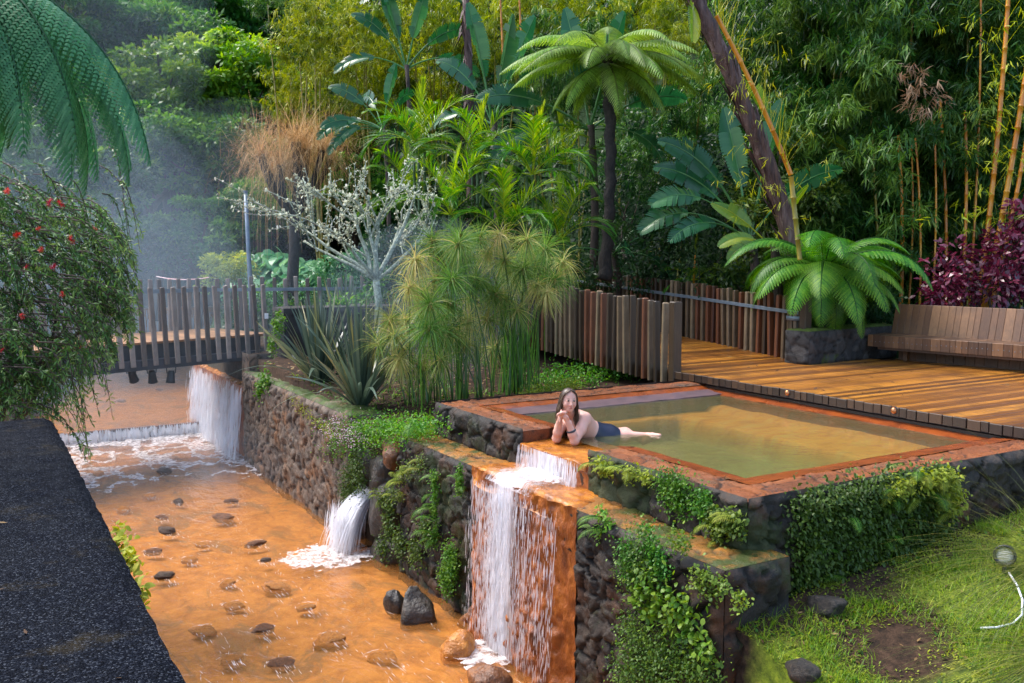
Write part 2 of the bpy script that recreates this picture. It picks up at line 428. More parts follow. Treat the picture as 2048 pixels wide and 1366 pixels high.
M = {}
M['basalt'] = stone_mat('basalt_masonry', [(.007, .0065, .006), (.020, .017, .014), (.044, .034, .026), (.088, .062, .043)], (.006, .005, .004), mossc=(.03, .05, .008), mossy=.6, stain=((.12, .045, .015), .55))
M['basalt_far'] = stone_mat('brown_masonry', [(.05, .038, .03), (.11, .08, .06), (.17, .125, .09), (.22, .16, .115)], (.02, .014, .01), stain=((.26, .11, .035), .6))
M['basalt_dark'] = stone_mat('dark_masonry', [(.010, .010, .011), (.022, .021, .021), (.045, .042, .04), (.07, .065, .06)], (.004, .004, .004), mossc=(.06, .09, .012))
M['coping'] = stone_mat('iron_stained_coping', [(.08, .028, .011), (.16, .048, .015), (.24, .070, .018), (.30, .10, .03)], (.02, .010, .006), mossc=(.11, .085, .02), rough=(.18, .6), stain=((.10, .06, .035), .7), nscale=12)
M['ledge'] = stone_mat('ledge_stone', [(.10, .05, .018), (.20, .085, .02), (.32, .13, .02), (.40, .16, .022)], (.03, .016, .006), mossc=(.045, .06, .012), rough=(.15, .5), stain=((.07, .045, .028), .55))
M['iron'] = plain('iron_ochre_crust', [(.09, .022, .006), (.23, .060, .010), (.33, .092, .013), (.42, .14, .022)], 7, .35, .9, .03, (1, 1, .45), rr=(.2, .6))
M['sill'] = plain('wet_orange_sill', [(.07, .025, .007), (.30, .095, .013), (.42, .15, .018), (.52, .22, .03)], 6, .2, .7, .02, rr=(.12, .4))
M['rim'] = plain('iron_red_rim', [(.09, .026, .010), (.20, .046, .012), (.28, .068, .014)], 4, .3, .3, .01, rr=(.12, .4))
M['purple'] = plain('wet_slate_ledge', [(.075, .05, .055), (.12, .08, .09), (.16, .09, .08)], 5, .3, .3, .01)
M['metal'] = plain('galvanised_rail', [(.11, .14, .17), (.17, .21, .25)], 8, .42, .1, .004, metal=.3)
M['beam'] = plain('dark_bridge_beam', [(.022, .024, .03), (.045, .048, .06)], 5, .6, .25, .01)
M['asphalt'] = None
M['picket'] = wood_mat('weathered_picket', [(.014, .007, .003), (.050, .028, .013), (.12, .076, .040), (.24, .178, .105)], .45, weather=((.035, .024, .012), .6))
M['picket_red'] = wood_mat('rust_brown_picket', [(.035, .012, .006), (.10, .030, .010), (.17, .058, .02)], .5, weather=((.03, .014, .008), .5))
M['picket_pale'] = wood_mat('pale_grey_picket', [(.06, .042, .032), (.15, .112, .09), (.25, .20, .165), (.36, .30, .255)], .6, weather=((.06, .042, .03), .5))
M['deck'] = wood_mat('wet_orange_decking', [(.055, .018, .004), (.19, .066, .009), (.38, .145, .017), (.56, .24, .03)], .34, grain=(.05, 1, 1), scale=24, weather=((.08, .028, .006), .6), coat=.2)
M['deck_end'] = wood_mat('deck_board_ends', [(.012, .006, .003), (.030, .015, .007), (.065, .032, .014)], .5)
M['bench'] = wood_mat('brown_bench_wood', [(.03, .013, .006), (.095, .042, .017), (.17, .082, .035), (.27, .14, .06)], .5, weather=((.05, .03, .02), .55))
M['bridge_deck'] = wood_mat('bridge_decking', [(.12, .06, .025), (.25, .12, .045), (.36, .18, .07)], .5, grain=(1, .05, 1))
M['soil'] = plain('dark_soil', [(.012, .008, .005), (.035, .020, .011), (.06, .035, .02)], 9, .9, .9, .03)
M['red_soil'] = plain('red_soil', [(.05, .022, .012), (.10, .045, .022), (.13, .06, .03)], 20, .85, .9, .03)
M['rock'] = plain('dark_wet_rock', [(.010, .009, .008), (.04, .032, .024), (.085, .066, .048)], 7, .35, .9, .03, rr=(.25, .7))
M['rock_rust'] = plain('ochre_coated_rock', [(.06, .03, .018), (.16, .06, .02), (.34, .13, .035)], 7, .35, .9, .03, rr=(.2, .6))
M['river_rock'] = plain('silty_river_rock', [(.028, .018, .013), (.085, .048, .028), (.20, .095, .04)], 7, .4, .9, .03, rr=(.25, .7))
M['rock_orange'] = plain('orange_crusted_rock', [(.26, .085, .018), (.46, .17, .025), (.56, .24, .04)], 7, .35, .9, .03, rr=(.15, .5))
M['white'] = white_water('falling_water', (.90, .90, .93), .4, .3)
M['foam'] = white_water('foam', (.90, .87, .86), .3, .25, nz=(13, .34, .60))
M['veil'] = white_water('water_veil', (.92, .91, .93), .45, .25, nz=(16, .34, .72), st=(1, 1.6, .10), dens=True)
M['pool_water'] = water_mat('pool_water', (.90, .84, .62), .05, 3.2, .38, (1, 1, 1), .03, body=((.18, .185, .085), .30))
M['river_water'] = water_mat('river_water', (.98, .92, .84), .10, 2.6, .5, (1.7, .8, 1), .05, body=((.52, .215, .055), .24))
M['trunk'] = plain('brown_bark', [(.018, .012, .009), (.05, .033, .024), (.09, .062, .045)], 8, .8, .9, .03, (1, 1, .3))
M['fern_trunk'] = plain('black_fern_trunk', [(.006, .005, .004), (.02, .015, .012), (.045, .033, .026)], 14, .85, 1, .03, (1, 1, .6))
M['purple_trunk'] = plain('fibrous_purple_trunk', [(.020, .009, .007), (.055, .023, .017), (.10, .050, .038), (.19, .13, .11)], 10, .6, 1, .03, (1, 1, .12))
M['lichen'] = plain('lichen_bark', [(.09, .085, .07), (.26, .30, .22), (.50, .54, .44)], 22, .85, .8, .02)
M['lichen_tuft'] = leaf_mat('lichen_tufts', (.38, .44, .28), (.56, .60, .44), (.70, .70, .56), .8, .2)
M['culm'] = plain('golden_culm', [(.30, .10, .008), (.50, .18, .010), (.58, .29, .025)], 4, .3, .1, .004, (1, 1, .3))
M['culm_green'] = plain('green_gold_culm', [(.10, .12, .02), (.25, .20, .025), (.40, .26, .03)], 4, .35, .1, .004, (1, 1, .3))
M['stem_green'] = plain('green_stem', [(.03, .07, .015), (.06, .12, .03)], 4, .4, .1, .004)
M['bronze'] = plain('copper_cap', [(.32, .12, .05), (.50, .22, .09)], 9, .25, .1, .002, metal=.8)
M['black'] = plain('black_housing', [(.010, .010, .011), (.022, .022, .024)], 9, .45, .1, .002)
M['lens'] = plain('lamp_glass', [(.45, .42, .30), (.62, .58, .44)], 9, .15, .1, .002)
M['hose'] = plain('white_hose', [(.55, .56, .56), (.72, .73, .72)], 9, .45, .1, .002)
M['paper'] = plain('white_notice', [(.66, .66, .66), (.8, .8, .8)], 9, .6, .05, .002)
M['tape'] = plain('barrier_tape', [(.55, .10, .10), (.70, .62, .62)], 3, .5, .05, .002)
# foliage (tint 0 dark - 1 light)
M['lf_forest'] = leaf_mat('forest_leaf', (.010, .050, .010), (.036, .13, .018), (.14, .28, .03))
M['lf_forest_y'] = leaf_mat('sunny_forest_leaf', (.03, .10, .010), (.10, .22, .018), (.32, .44, .04))
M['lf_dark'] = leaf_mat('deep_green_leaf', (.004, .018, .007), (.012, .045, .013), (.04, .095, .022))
M['lf_olive'] = leaf_mat('olive_leaf', (.025, .035, .010), (.06, .072, .02), (.12, .12, .03))
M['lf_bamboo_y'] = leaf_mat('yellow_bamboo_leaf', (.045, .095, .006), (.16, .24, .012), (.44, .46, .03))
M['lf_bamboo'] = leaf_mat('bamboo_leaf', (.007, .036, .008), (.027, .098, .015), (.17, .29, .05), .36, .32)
M['lf_bamboo_dry'] = leaf_mat('dry_bamboo_leaf', (.16, .07, .03), (.30, .18, .09), (.42, .30, .18), .5, .3)
M['lf_areca'] = leaf_mat('areca_leaf', (.012, .068, .012), (.07, .20, .018), (.36, .44, .02), .32, .4)
M['lf_strel'] = leaf_mat('paddle_leaf', (.006, .045, .018), (.024, .115, .038), (.11, .26, .08), .25, .3, .45)
M['lf_strel_l'] = leaf_mat('fresh_paddle_leaf', (.03, .10, .012), (.09, .20, .02), (.35, .38, .03), .22, .4, .6)
M['lf_fern'] = leaf_mat('fern_leaf', (.014, .07, .010), (.055, .20, .018), (.22, .40, .035), .4, .4)
M['lf_treefern'] = leaf_mat('tree_fern_leaf', (.07, .085, .012), (.15, .28, .035), (.36, .50, .09), .4, .4)
M['lf_fern_cool'] = leaf_mat('cool_fern_leaf', (.015, .075, .028), (.06, .21, .08), (.17, .36, .16), .35, .3)
M['lf_bottle'] = leaf_mat('narrow_bush_leaf', (.018, .06, .014), (.07, .17, .04), (.22, .34, .09), .35, .3)
M['lf_papyrus'] = leaf_mat('papyrus_ray', (.035, .12, .02), (.13, .25, .045), (.46, .38, .14), .5, .4)
M['lf_flax'] = leaf_mat('flax_leaf', (.03, .055, .04), (.09, .13, .09), (.30, .28, .10), .28, .2, .6)
M['lf_taro'] = leaf_mat('taro_leaf', (.03, .12, .06), (.08, .24, .11), (.20, .38, .14), .3, .35)
M['lf_red'] = leaf_mat('crimson_leaf', (.045, .008, .020), (.15, .016, .035), (.36, .10, .15), .25, .25, .6)
M['lf_moss'] = leaf_mat('moss_leaf', (.06, .11, .010), (.19, .25, .018), (.42, .43, .04), .6, .3)
M['lf_cover'] = leaf_mat('cover_leaf', (.014, .06, .008), (.06, .19, .015), (.22, .36, .04), .4, .35)
M['lf_ivy'] = leaf_mat('dull_creeper_leaf', (.016, .038, .007), (.06, .12, .016), (.20, .28, .03), .45, .3)
M['lf_grass'] = leaf_mat('grass_blade', (.04, .11, .008), (.16, .28, .014), (.44, .48, .035), .4, .35)
M['lf_litter'] = leaf_mat('dead_leaf', (.04, .02, .010), (.12, .06, .025), (.30, .20, .07), .6, .2)
M['lf_wire'] = leaf_mat('wiry_grass', (.03, .055, .012), (.09, .12, .025), (.26, .26, .06), .4, .3)
M['lf_willow'] = leaf_mat('willow_twig', (.17, .10, .035), (.46, .27, .12), (.62, .42, .21), .6, .2)
M['flower_red'] = leaf_mat('red_flower', (.45, .01, .015), (.62, .02, .03), (.75, .08, .06), .5, .2)
M['flower_lilac'] = leaf_mat('lilac_flower', (.40, .28, .36), (.55, .42, .50), (.7, .6, .66), .6, .3)
def asphalt():
    m, t, o = mat('wet_speckled_asphalt')
    v = nd(t, 'ShaderNodeTexVoronoi', {'Scale': 140.0, 'Vector': nd(t, 'ShaderNodeTexCoord').outputs['Object']})
    n = noise(t, 2.2, 6, .7)
    c = ramp(t, nd(t, 'ShaderNodeSeparateColor', {0: v.outputs['Color']}).outputs[0], [(0, (.0012, .0016, .003)), (.6, (.004, .0055, .010)), (.88, (.014, .017, .025)), (1, (.055, .062, .075))])  # palest speckles lightened, glints painted into the stone colour
    c = mixc(t, nd(t, 'ShaderNodeMapRange', {0: n, 1: .58, 2: .78, 3: 0, 4: .4}).outputs[0], c, (.075, .055, .018))
    p = prin(t, o, c, .35, bump(t, math_(t, 'SUBTRACT', 1.0, v.outputs['Distance']), .8, .008), .03)
    t.links.new(nd(t, 'ShaderNodeMapRange', {0: noise(t, 5, 3), 1: .3, 2: .7, 3: .5, 4: .85}).outputs[0], p.inputs['Roughness'])
    return m
M['asphalt'] = asphalt()
def bed():
    m, t, o = mat('ochre_river_bed')
    n = noise(t, 1.1, 6, .68, stretch(t, (1.3, .8, 1)), .8); n2 = noise(t, 6, 5, .65)
    c = ramp(t, n2, [(.25, (.30, .11, .018)), (.5, (.55, .225, .035)), (.75, (.66, .31, .06))])
    c = mixc(t, nd(t, 'ShaderNodeMapRange', {0: n, 1: .50, 2: .60, 3: 0, 4: .8}).outputs[0], c, (.15, .10, .05))
    c = mixc(t, nd(t, 'ShaderNodeMapRange', {0: noise(t, 2.6, 6, .7, stretch(t, (1.2, .7, 1)), 1.2), 1: .46, 2: .66, 3: 0, 4: .7}).outputs[0], c, (.26, .085, .014))
    prin(t, o, c, .7, bump(t, n2, .9, .04)); return m
M['bed'] = bed()
def pool_floor():
    m, t, o = mat('ochre_pool_bench')
    n = noise(t, 1.6, 5, .6, None, .7)
    c = ramp(t, n, [(.3, (.50, .20, .022)), (.5, (.68, .31, .035)), (.7, (.62, .37, .08))])
    prin(t, o, c, .7, bump(t, n, .3, .02)); return m
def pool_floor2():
    m, t, o = mat('depth_tinted_pool_floor')
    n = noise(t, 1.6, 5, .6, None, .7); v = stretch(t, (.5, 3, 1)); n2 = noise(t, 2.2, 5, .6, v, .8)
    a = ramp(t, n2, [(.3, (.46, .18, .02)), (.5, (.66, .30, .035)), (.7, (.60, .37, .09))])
    b = ramp(t, n, [(.3, (.11, .115, .035)), (.5, (.18, .18, .06)), (.7, (.25, .22, .07))])  # green of deep water painted into the floor colour of the middle
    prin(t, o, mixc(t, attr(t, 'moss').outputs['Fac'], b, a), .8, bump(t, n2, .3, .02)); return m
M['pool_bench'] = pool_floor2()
M['pool_deep'] = plain('olive_depth_tint', [(.14, .125, .03), (.22, .19, .05), (.29, .22, .06)], 1.6, .8, .2, .01)  # plain deep floor, coloured olive to imitate water depth
def ground_mat():
    m, t, o = mat('mossy_ground')
    n = noise(t, 1.3, 6, .7); n2 = noise(t, 14, 5, .7); f = attr(t, 'moss').outputs['Fac']
    c = ramp(t, n2, [(.3, (.012, .008, .005)), (.5, (.04, .022, .012)), (.7, (.075, .042, .024))])
    g = ramp(t, n2, [(.3, (.04, .06, .006)), (.55, (.13, .17, .012)), (.75, (.25, .26, .02))])
    k = nd(t, 'ShaderNodeMapRange', {0: math_(t, 'ADD', math_(t, 'MULTIPLY', f, 1.1), math_(t, 'MULTIPLY_ADD', n, .9, -.5)), 1: .35, 2: .6, 3: 0, 4: 1}).outputs[0]
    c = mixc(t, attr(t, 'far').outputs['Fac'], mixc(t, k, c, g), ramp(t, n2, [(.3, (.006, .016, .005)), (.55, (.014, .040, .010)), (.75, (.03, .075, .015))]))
    prin(t, o, c, .9, bump(t, n2, .9, .03), .2); return m
M['ground'] = ground_mat()
def cattr_mat(name, rough=.45, sss=0.0):
    m, t, o = mat(name)
    a = nd(t, 'ShaderNodeAttribute', attribute_name='col')
    p = prin(t, o, a.outputs['Color'], rough, spec=.45)
    if sss:
        p.inputs['Subsurface Weight'].default_value = sss; p.inputs['Subsurface Radius'].default_value = (.9, .35, .2); p.inputs['Subsurface Scale'].default_value = .012
    return m
M['skin'] = cattr_mat('skin', .45, .25)
M['hair'] = leaf_mat('wet_brown_hair', (.03, .018, .012), (.085, .052, .034), (.22, .15, .10), .35, .1, .5)
M['swim'] = plain('navy_swimsuit', [(.003, .006, .020), (.006, .010, .032)], 20, .45, .15, .002)
M['trim'] = plain('cream_trim', [(.5, .45, .35), (.6, .55, .45)], 20, .6, .1, .002)
M['strap'] = plain('dark_wristband', [(.02, .02, .025), (.035, .034, .04)], 20, .5, .1, .002)
# ================================================================== the setting
def xs_(Y): return np.clip((np.asarray(Y, float) - 21) / 15, 0, 1) * 3.8     # the channel bends to the right upstream
def gz(X, Y):
    X = np.asarray(X, float); Y = np.asarray(Y, float); xo = xs_(Y)
    d = X * math.sin(CA) + Y * math.cos(CA); r = X * math.cos(CA) - Y * math.sin(CA)
    n = fbm(X * .5, Y * .5, 2.2, 4) - .5
    bed = -.30 + 0 * X
    bed = np.where(Y > 20.25, .02, bed); bed = np.where(Y > 28, .02 + (Y - 28) * .1, bed); bed = np.where(Y > 36, 1.5, bed)
    left = np.where(Y < 9.1, 1.2, 1.0 + .16 * np.clip(.6 - X, 0, 9) + .4 * n)
    left = left + np.clip(d - 31, 0, 60) * .6
    grass = 1.27 + (X - 4.5) * .07 - (4.72 - Y) * (.26 - .18 * sstep(5, 7, X)) + .10 * n + .05 * (fbm(X * 3, Y * 3, 4, 3) - .5)
    grass = np.maximum(grass, .25)
    pool = .2 + 0 * X
    deck = np.where(X > 13.5, 2.55, 1.72)
    garden = np.where(X < 8.5, 1.60 + .12 * sstep(4.5, 6, X) + .2 * n, np.where(X < 11.7, 1.75, 2.25 + .3 * n)) + .06 * np.clip(Y - 12, 0, 7)
    right = np.where(Y < 4.66, grass, np.where(Y < 10.05, np.where(X < 8.95, pool, deck), garden))
    d0 = 30 - 12 * sstep(1, 6, r)
    right = right + np.clip(d - d0, 0, 80) * (.55 + .35 * sstep(3, 8, r)) * (Y > 4.66)
    z = np.where(X < .6 + xo, left, np.where(X < 4.47 + xo, bed, right))
    z = np.where((X >= .6 + xo) & (X < 4.47 + xo) & (Y > 38), 2.0 + (Y - 38) * .7, z)
    far = np.clip(d - 34, 0, 200) * .35
    return z + np.where((X >= .6 + xo) & (X < 4.47 + xo) & (Y < 38), 0, far)
xs = np.unique(np.concatenate([[-160, -90, -60, -40, -28, -20, -14, -10], np.arange(-8, 18.01, .2), [.58, .62, 4.455, 4.485, 20, 23, 27, 32, 40, 55, 80, 120, 200]]))
ys = np.unique(np.concatenate([[-120, -60, -30, -14, -7], np.arange(-3, 30.01, .2), [4.64, 4.68, 10.03, 10.07, 20.23, 20.27], np.arange(31, 46, 1.0), [50, 56, 64, 75, 90, 120, 180]]))
gx, gy = np.meshgrid(xs, ys); gzv = gz(gx, gy)
gm = sstep(4.9, 4.0, gy) * (gx > 4.3) * sstep(2.2, 3.4, gy + .3 * gx) * np.clip(.9 - 1.1 * np.exp(-(((gx - 5.4) / .55) ** 2 + ((gy - 3.95) / .38) ** 2)), 0, 1) + .25 * (gy > 10)
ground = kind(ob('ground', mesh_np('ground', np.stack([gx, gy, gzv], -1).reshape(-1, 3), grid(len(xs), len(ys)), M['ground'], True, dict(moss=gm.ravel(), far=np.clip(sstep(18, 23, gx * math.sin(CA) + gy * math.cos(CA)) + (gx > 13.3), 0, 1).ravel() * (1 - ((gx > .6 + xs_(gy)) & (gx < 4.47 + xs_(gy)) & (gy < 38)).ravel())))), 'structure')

# river bed with real relief, and the thin water over it
def sheet(name, x0, x1, y0, y1, step, zf, mat_, kd='structure', bend=False):
    nx = int((x1 - x0) / step) + 1; ny = int((y1 - y0) / step) + 1
    X, Y = np.meshgrid(np.linspace(x0, x1, nx), np.linspace(y0, y1, ny))
    if bend: X = X + xs_(Y)
    return kind(ob(name, mesh_np(name, np.stack([X, Y, zf(X, Y)], -1).reshape(-1, 3), grid(nx, ny), mat_, True)), kd)
def bedz(X, Y):
    return -.17 + .17 * fbm(X * 1.1, Y * .8, .5, 4) + .05 * (fbm(X * 6, Y * 5, 3, 3) - .5)
def wave(X, Y):
    return .012 * (fbm(X * 3.2, Y * 2.0, 9, 3) - .5) + .010 * (fbm(X * 9, Y * 5, 2, 2) - .5)
sheet('river_bed', .5, 4.46, -2, 20.25, .09, bedz, M['bed'])
sheet('river_bed', .5, 4.46, 20.25, 36, .15, lambda X, Y: bedz(X, Y) + .27 + np.clip(Y - 28, 0, 9) * .1, M['bed'], bend=True)
sheet('river_water', .5, 4.45, -2, 20.1, .06, wave, M['river_water'])
sheet('river_water', .5, 4.45, 20.32, 36, .1, lambda X, Y: .25 + wave(X, Y) + np.clip(Y - 28, 0, 9) * .1, M['river_water'], bend=True)

# ------------------------------------------------------------------ the pool block
NX = (-1, 0, 0); UY = (0, 1, 0); UX = (1, 0, 0); UZ = (0, 0, 1); NY = (0, -1, 0)
pool = thing('stone_pool', 'raised basalt stone bathing pool with orange iron stained coping', 'pool', (4.8, 4.8, 0))
def P_(v): return (v[0] - 4.8, v[1] - 4.8, v[2])
def mossf(a, b): return lambda V: np.clip(a + b * (fbm(V[:, 0] * 1.7 + 3, V[:, 1] * 1.7, V[:, 2] * 1.7, 3) - .5) * 4, 0, 1)
YA, YB = 6.80, 7.96                                    # spill gap
w = Wall()
w.sheet(P_((4.80, 4.80, 1.60)), UY, UZ, NX, YA - 4.8, .43, .25, .19, .065, 3, step=.02, moss=mossf(.2, .5))
w.sheet(P_((4.80, YB, 1.60)), UY, UZ, NX, 10.0 - YB, .43, .25, .19, .065, 4, step=.02, moss=mossf(.1, .4))
w.sheet(P_((4.80, YA, 1.60)), UY, UZ, NX, YB - YA, .28, .27, .21, .03, 5)
w.ob('upper_wall', M['basalt'], pool)
w = Wall()
w.sheet(P_((4.80, 4.80, .85)), UX, UZ, NY, 5.2, 1.18, .27, .21, .075, 6, step=.022, moss=mossf(.1, .4))
w.ob('front_wall', M['basalt'], pool)
w = Wall(); w.sheet(P_((4.80, 10.0, 1.4)), UX, UZ, (0, 1, 0), 4.0, .63, .34, .27, .05, 16, step=.08); w.ob('back_wall', M['basalt'], pool)
w = Wall()
w.sheet(P_((4.38, 4.58, -.2)), UY, UZ, NX, 6.35 - 4.58, 1.83, .20, .17, .07, 7, moss=mossf(.2, .5), step=.02)
w.sheet(P_((4.38, 6.35, -.2)), UY, UZ, NX, 8.2 - 6.35, 1.83, .30, .25, .05, 9, step=.05)
w.sheet(P_((4.38, 8.2, -.2)), UY, UZ, NX, 10.12 - 8.2, 1.83, .21, .18, .07, 8, moss=mossf(.15, .5), step=.02)
w.sheet(P_((4.38, 4.58, .6)), UX, UZ, NY, .62, 1.03, .28, .24, .07, 10, moss=mossf(.2, .5))
w.sheet(P_((5.0, 4.58, .6)), UY, UZ, UX, .25, 1.03, .3, .3, .04, 12)
w.sheet(P_((4.38, 10.12, .1)), UX, UZ, (0, 1, 0), .6, 1.53, .3, .26, .05, 13)
w.ob('lower_wall', M['basalt'], pool)
w = Wall()
w.sheet(P_((4.38, 4.58, 1.63)), UY, UX, UZ, 10.12 - 4.58, .62, .44, .28, .024, 11, moss=lambda V: .55 * (np.abs(V[:, 1] + 4.8 - 7.3) > 1.1) * (.4 + fbm(V[:, 0] * 4, V[:, 1] * 4, 1, 3)), rough=.9, gapw=.09)
w.ob('ledge', M['ledge'], pool)
# coping slabs: four runs with the spill gap left open
ck = dict(rough=.9, taper=.03, step=.022, gapw=.085)
for part in (0, 1):
    w = Wall()
    if part == 0:
        w.sheet(P_((4.80, 4.80, 2.0)), UY, UX, UZ, YA - 4.8, .36, .38, .21, .022, 21, **ck)
        w.sheet(P_((5.16, 4.80, 2.0)), UX, UY, UZ, 4.9, .36, .38, .21, .022, 23, **ck)
        w.sheet(P_((5.16, 4.8 + .36, 1.90)), UX, UZ, (0, 1, 0), 4.6, .10, .3, .2, .012, 26, taper=.02, step=.05)
    else:
        w.sheet(P_((4.80, YB, 2.0)), UY, UX, UZ, 10.0 - YB, .36, .38, .21, .022, 22, **ck)
        w.sheet(P_((5.16, 9.62, 2.0)), UX, UY, UZ, 3.6, .38, .38, .21, .022, 24, **ck)
    w.sheet(P_((4.80, (YA, YB)[part], 1.86)), UX, UZ, (0, (1, -1)[part], 0), .52, .14, .3, .2, .015, 25, taper=.02)
    w.ob('coping', M['coping'], pool)
b = B()
def ramp_strip(p, q, r_, s_): b.add(np.array([P_(v) for v in (p, q, r_, s_)]), np.array([[0, 1, 2, 3]]))
def slope(axis, a0, a1, o0, z0, o1, z1, seed):
    """gently uneven sloping rim along an axis"""
    n = int(abs(a1 - a0) / .05) + 2; A = np.linspace(a0, a1, n); k = 5
    T = np.linspace(0, 1, k)
    AA, TT = np.meshgrid(A, T)
    O = o0 + (o1 - o0) * TT; Z = z0 + (z1 - z0) * TT + .014 * (fbm(AA * 5, TT * 4 + seed, 1, 3) - .5)
    V = np.stack([O, AA, Z], -1) if axis == 'y' else np.stack([AA, O, Z], -1)
    V = V.reshape(-1, 3) - np.array([4.8, 4.8, 0]); b.add(V, grid(n, k))
slope('y', 5.16, YA + .06, 5.15, 2.010, 5.36, 1.985, 1); slope('y', YB - .06, 9.62, 5.15, 2.010, 5.36, 1.985, 2)
slope('x', 5.15, 9.0, 5.15, 2.012, 5.39, 1.985, 3); slope('y', 5.2, 9.6, 8.80, 1.985, 8.60, 1.93, 4); slope('y', 5.2, 9.6, 8.60, 1.93, 8.57, 1.6, 14); slope('x', 5.15, 8.9, 9.66, 2.006, 9.5, 1.955, 5)
slope('y', 5.2, YA + .06, 5.36, 1.985, 5.42, 1.6, 6); slope('y', YB - .06, 9.5, 5.36, 1.985, 5.42, 1.6, 7); slope('x', 5.3, 9.0, 5.39, 1.985, 5.44, 1.6, 8)
b.ob('rim', M['rim'], pool, True)
b = B(); slope('x', 5.35, 8.9, 9.5, 1.958, 9.16, 1.938, 9); slope('x', 5.35, 8.9, 9.16, 1.938, 9.14, 1.6, 9); b.ob('slate_shelf', M['purple'], pool, True)
# sill: the low lip the water runs over
n, k = 60, 44; Yv, Tv = np.meshgrid(np.linspace(YA, YB, n), np.linspace(0, 1, k))
sx = np.where(Tv < .8, 5.45 - (5.45 - 4.76) * Tv / .8, 4.76 - .02 * (Tv - .8)); sz = np.where(Tv < .8, 1.905 - .02 * Tv / .8, 1.885 - (Tv - .8) * .3)
sz = sz + .028 * (fbm(sx * 9, Yv * 9, 1, 4) - .5); sx = sx + .03 * (fbm(Yv * 9, sz * 6, 4, 3) - .5)
ob('sill', mesh_np('sill', np.stack([sx - 4.8, Yv - 4.8, sz], -1).reshape(-1, 3), grid(n, k), M['sill'], True), pool)
# lumpy iron crust the water has laid over the stone
def crust(y0, y1, z0, z1, x, amp, name, step=.022):
    ny = int((y1 - y0) / step); nz = int((z1 - z0) / step) + 2
    Y, Z = np.meshgrid(np.linspace(y0, y1, ny), np.linspace(z0, z1, nz))
    e = np.clip((np.minimum((Y - y0) * .55, y1 - Y) + .10 * (fbm(Z * 5, Y * 2, 9, 3) - .5)) / .24, 0, 1)
    low = sstep(z1, z0, Z)
    h = amp * (.55 + .9 * (fbm(Y * 4, Z * 1.6, 3, 4) - .5) + (.6 + low) * np.abs(fbm(Y * 9, Z * 7, 6, 4) - .5) * 1.2 + .75 * (fbm(Y * 24, Z * 11, 2, 3) - .5))
    h = h * np.clip(e, .05, 1) ** .6 + .10 * low ** 2.2 * e
    Xv = x - h
    return ob(name, mesh_np(name, np.stack([Xv - 4.8, Y - 4.8, Z], -1).reshape(-1, 3), grid(ny, nz), M['iron'], True), pool)
crust(6.33, 8.22, -.15, 1.655, 4.36, .12, 'iron_crust'); ny, nx = 100, 34; Y, X = np.meshgrid(np.linspace(6.33, 8.24, ny), np.linspace(4.27, 4.79, nx), indexing='ij')
X = np.maximum(X, 4.375 - .105 * sstep(0, .22, np.minimum((Y - 6.33) * .5, 8.24 - Y)))
Z = 1.662 + .035 * (fbm(X * 8, Y * 6, 3, 4) - .5) - .17 * sstep(4.37, 4.27, X) - .05 * (1 - sstep(0, .12, np.minimum(Y - 6.33, 8.24 - Y)))
ob('ledge_crust', mesh_np('ledge_crust', np.stack([X - 4.8, Y - 4.8, Z], -1).reshape(-1, 3), grid(nx, ny), M['sill'], True), pool)
crust(YA - .03, YB + .03, 1.58, 1.885, 4.79, .05, 'iron_crust')
# inside: benches and the deeper middle
X, Y = np.meshgrid(np.linspace(5.25, 9.02, 110), np.linspace(5.25, 9.62, 120))
wob = .10 * (fbm(X * 2.2, Y * 2.2, 4, 3) - .5)
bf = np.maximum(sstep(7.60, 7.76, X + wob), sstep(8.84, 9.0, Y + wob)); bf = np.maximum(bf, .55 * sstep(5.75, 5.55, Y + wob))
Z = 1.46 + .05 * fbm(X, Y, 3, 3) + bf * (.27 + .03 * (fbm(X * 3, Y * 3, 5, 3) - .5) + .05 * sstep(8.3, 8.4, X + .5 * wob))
ob('floor', mesh_np('floor', np.stack([X - 4.8, Y - 4.8, Z], -1).reshape(-1, 3), grid(110, 120), M['pool_bench'], True, dict(moss=bf.ravel())), pool)  # moss attribute carries the bench factor; low values get the painted deep-water olive
b = B(); b.add(*bbox2(P_((8.80, 4.9, 1.4)), P_((8.86, 10.0, 2.02)))); b.ob('side_wall', M['purple'], pool)
sheet('pool_water', 5.20, 8.98, 5.22, 9.5, .05, lambda X, Y: 1.926 + .006 * (fbm(X * 3, Y * 4, 3, 3) - .5), M['pool_water'])

# ------------------------------------------------------------------ right river bank wall upstream of the pool, parapet in front of the camera
wl = thing('river_bank_wall', 'brown rubble stone wall along the orange river below the flax', 'wall', (4.28, 11.6, 0))
w = Wall(); sub = lambda v: (v[0] - 4.28, v[1] - 11.6, v[2])
w.sheet(sub((4.28, 11.55, -.2)), UY, UZ, NX, 5.5, 1.86, .17, .16, .055, 31, step=.026, jit=1.0)
w.sheet(sub((4.28, 11.55, 1.66)), UY, UX, UZ, 5.5, .5, .25, .22, .05, 32, step=.05, moss=.6)
w.sheet(sub((4.28, 11.55, -.2)), UX, UZ, NY, .5, 1.86, .22, .21, .05, 33, step=.04)
w.ob('face', M['basalt_far'], wl)
w = Wall()
w.sheet(sub((4.34, 16.85, -.1)), UX, UZ, NY, .45, 2.1, .25, .22, .04, 34, step=.04)
w.sheet(sub((4.34, 16.85, -.1)), UY, UZ, NX, .5, 2.1, .25, .22, .03, 35, step=.05)
w.ob('pillar', M['basalt_far'], wl)
pb = thing('parapet_block', 'dark stone planter wall block at the right end of the footbridge', 'wall', (4.95, 16.7, 1.6))
w = Wall()
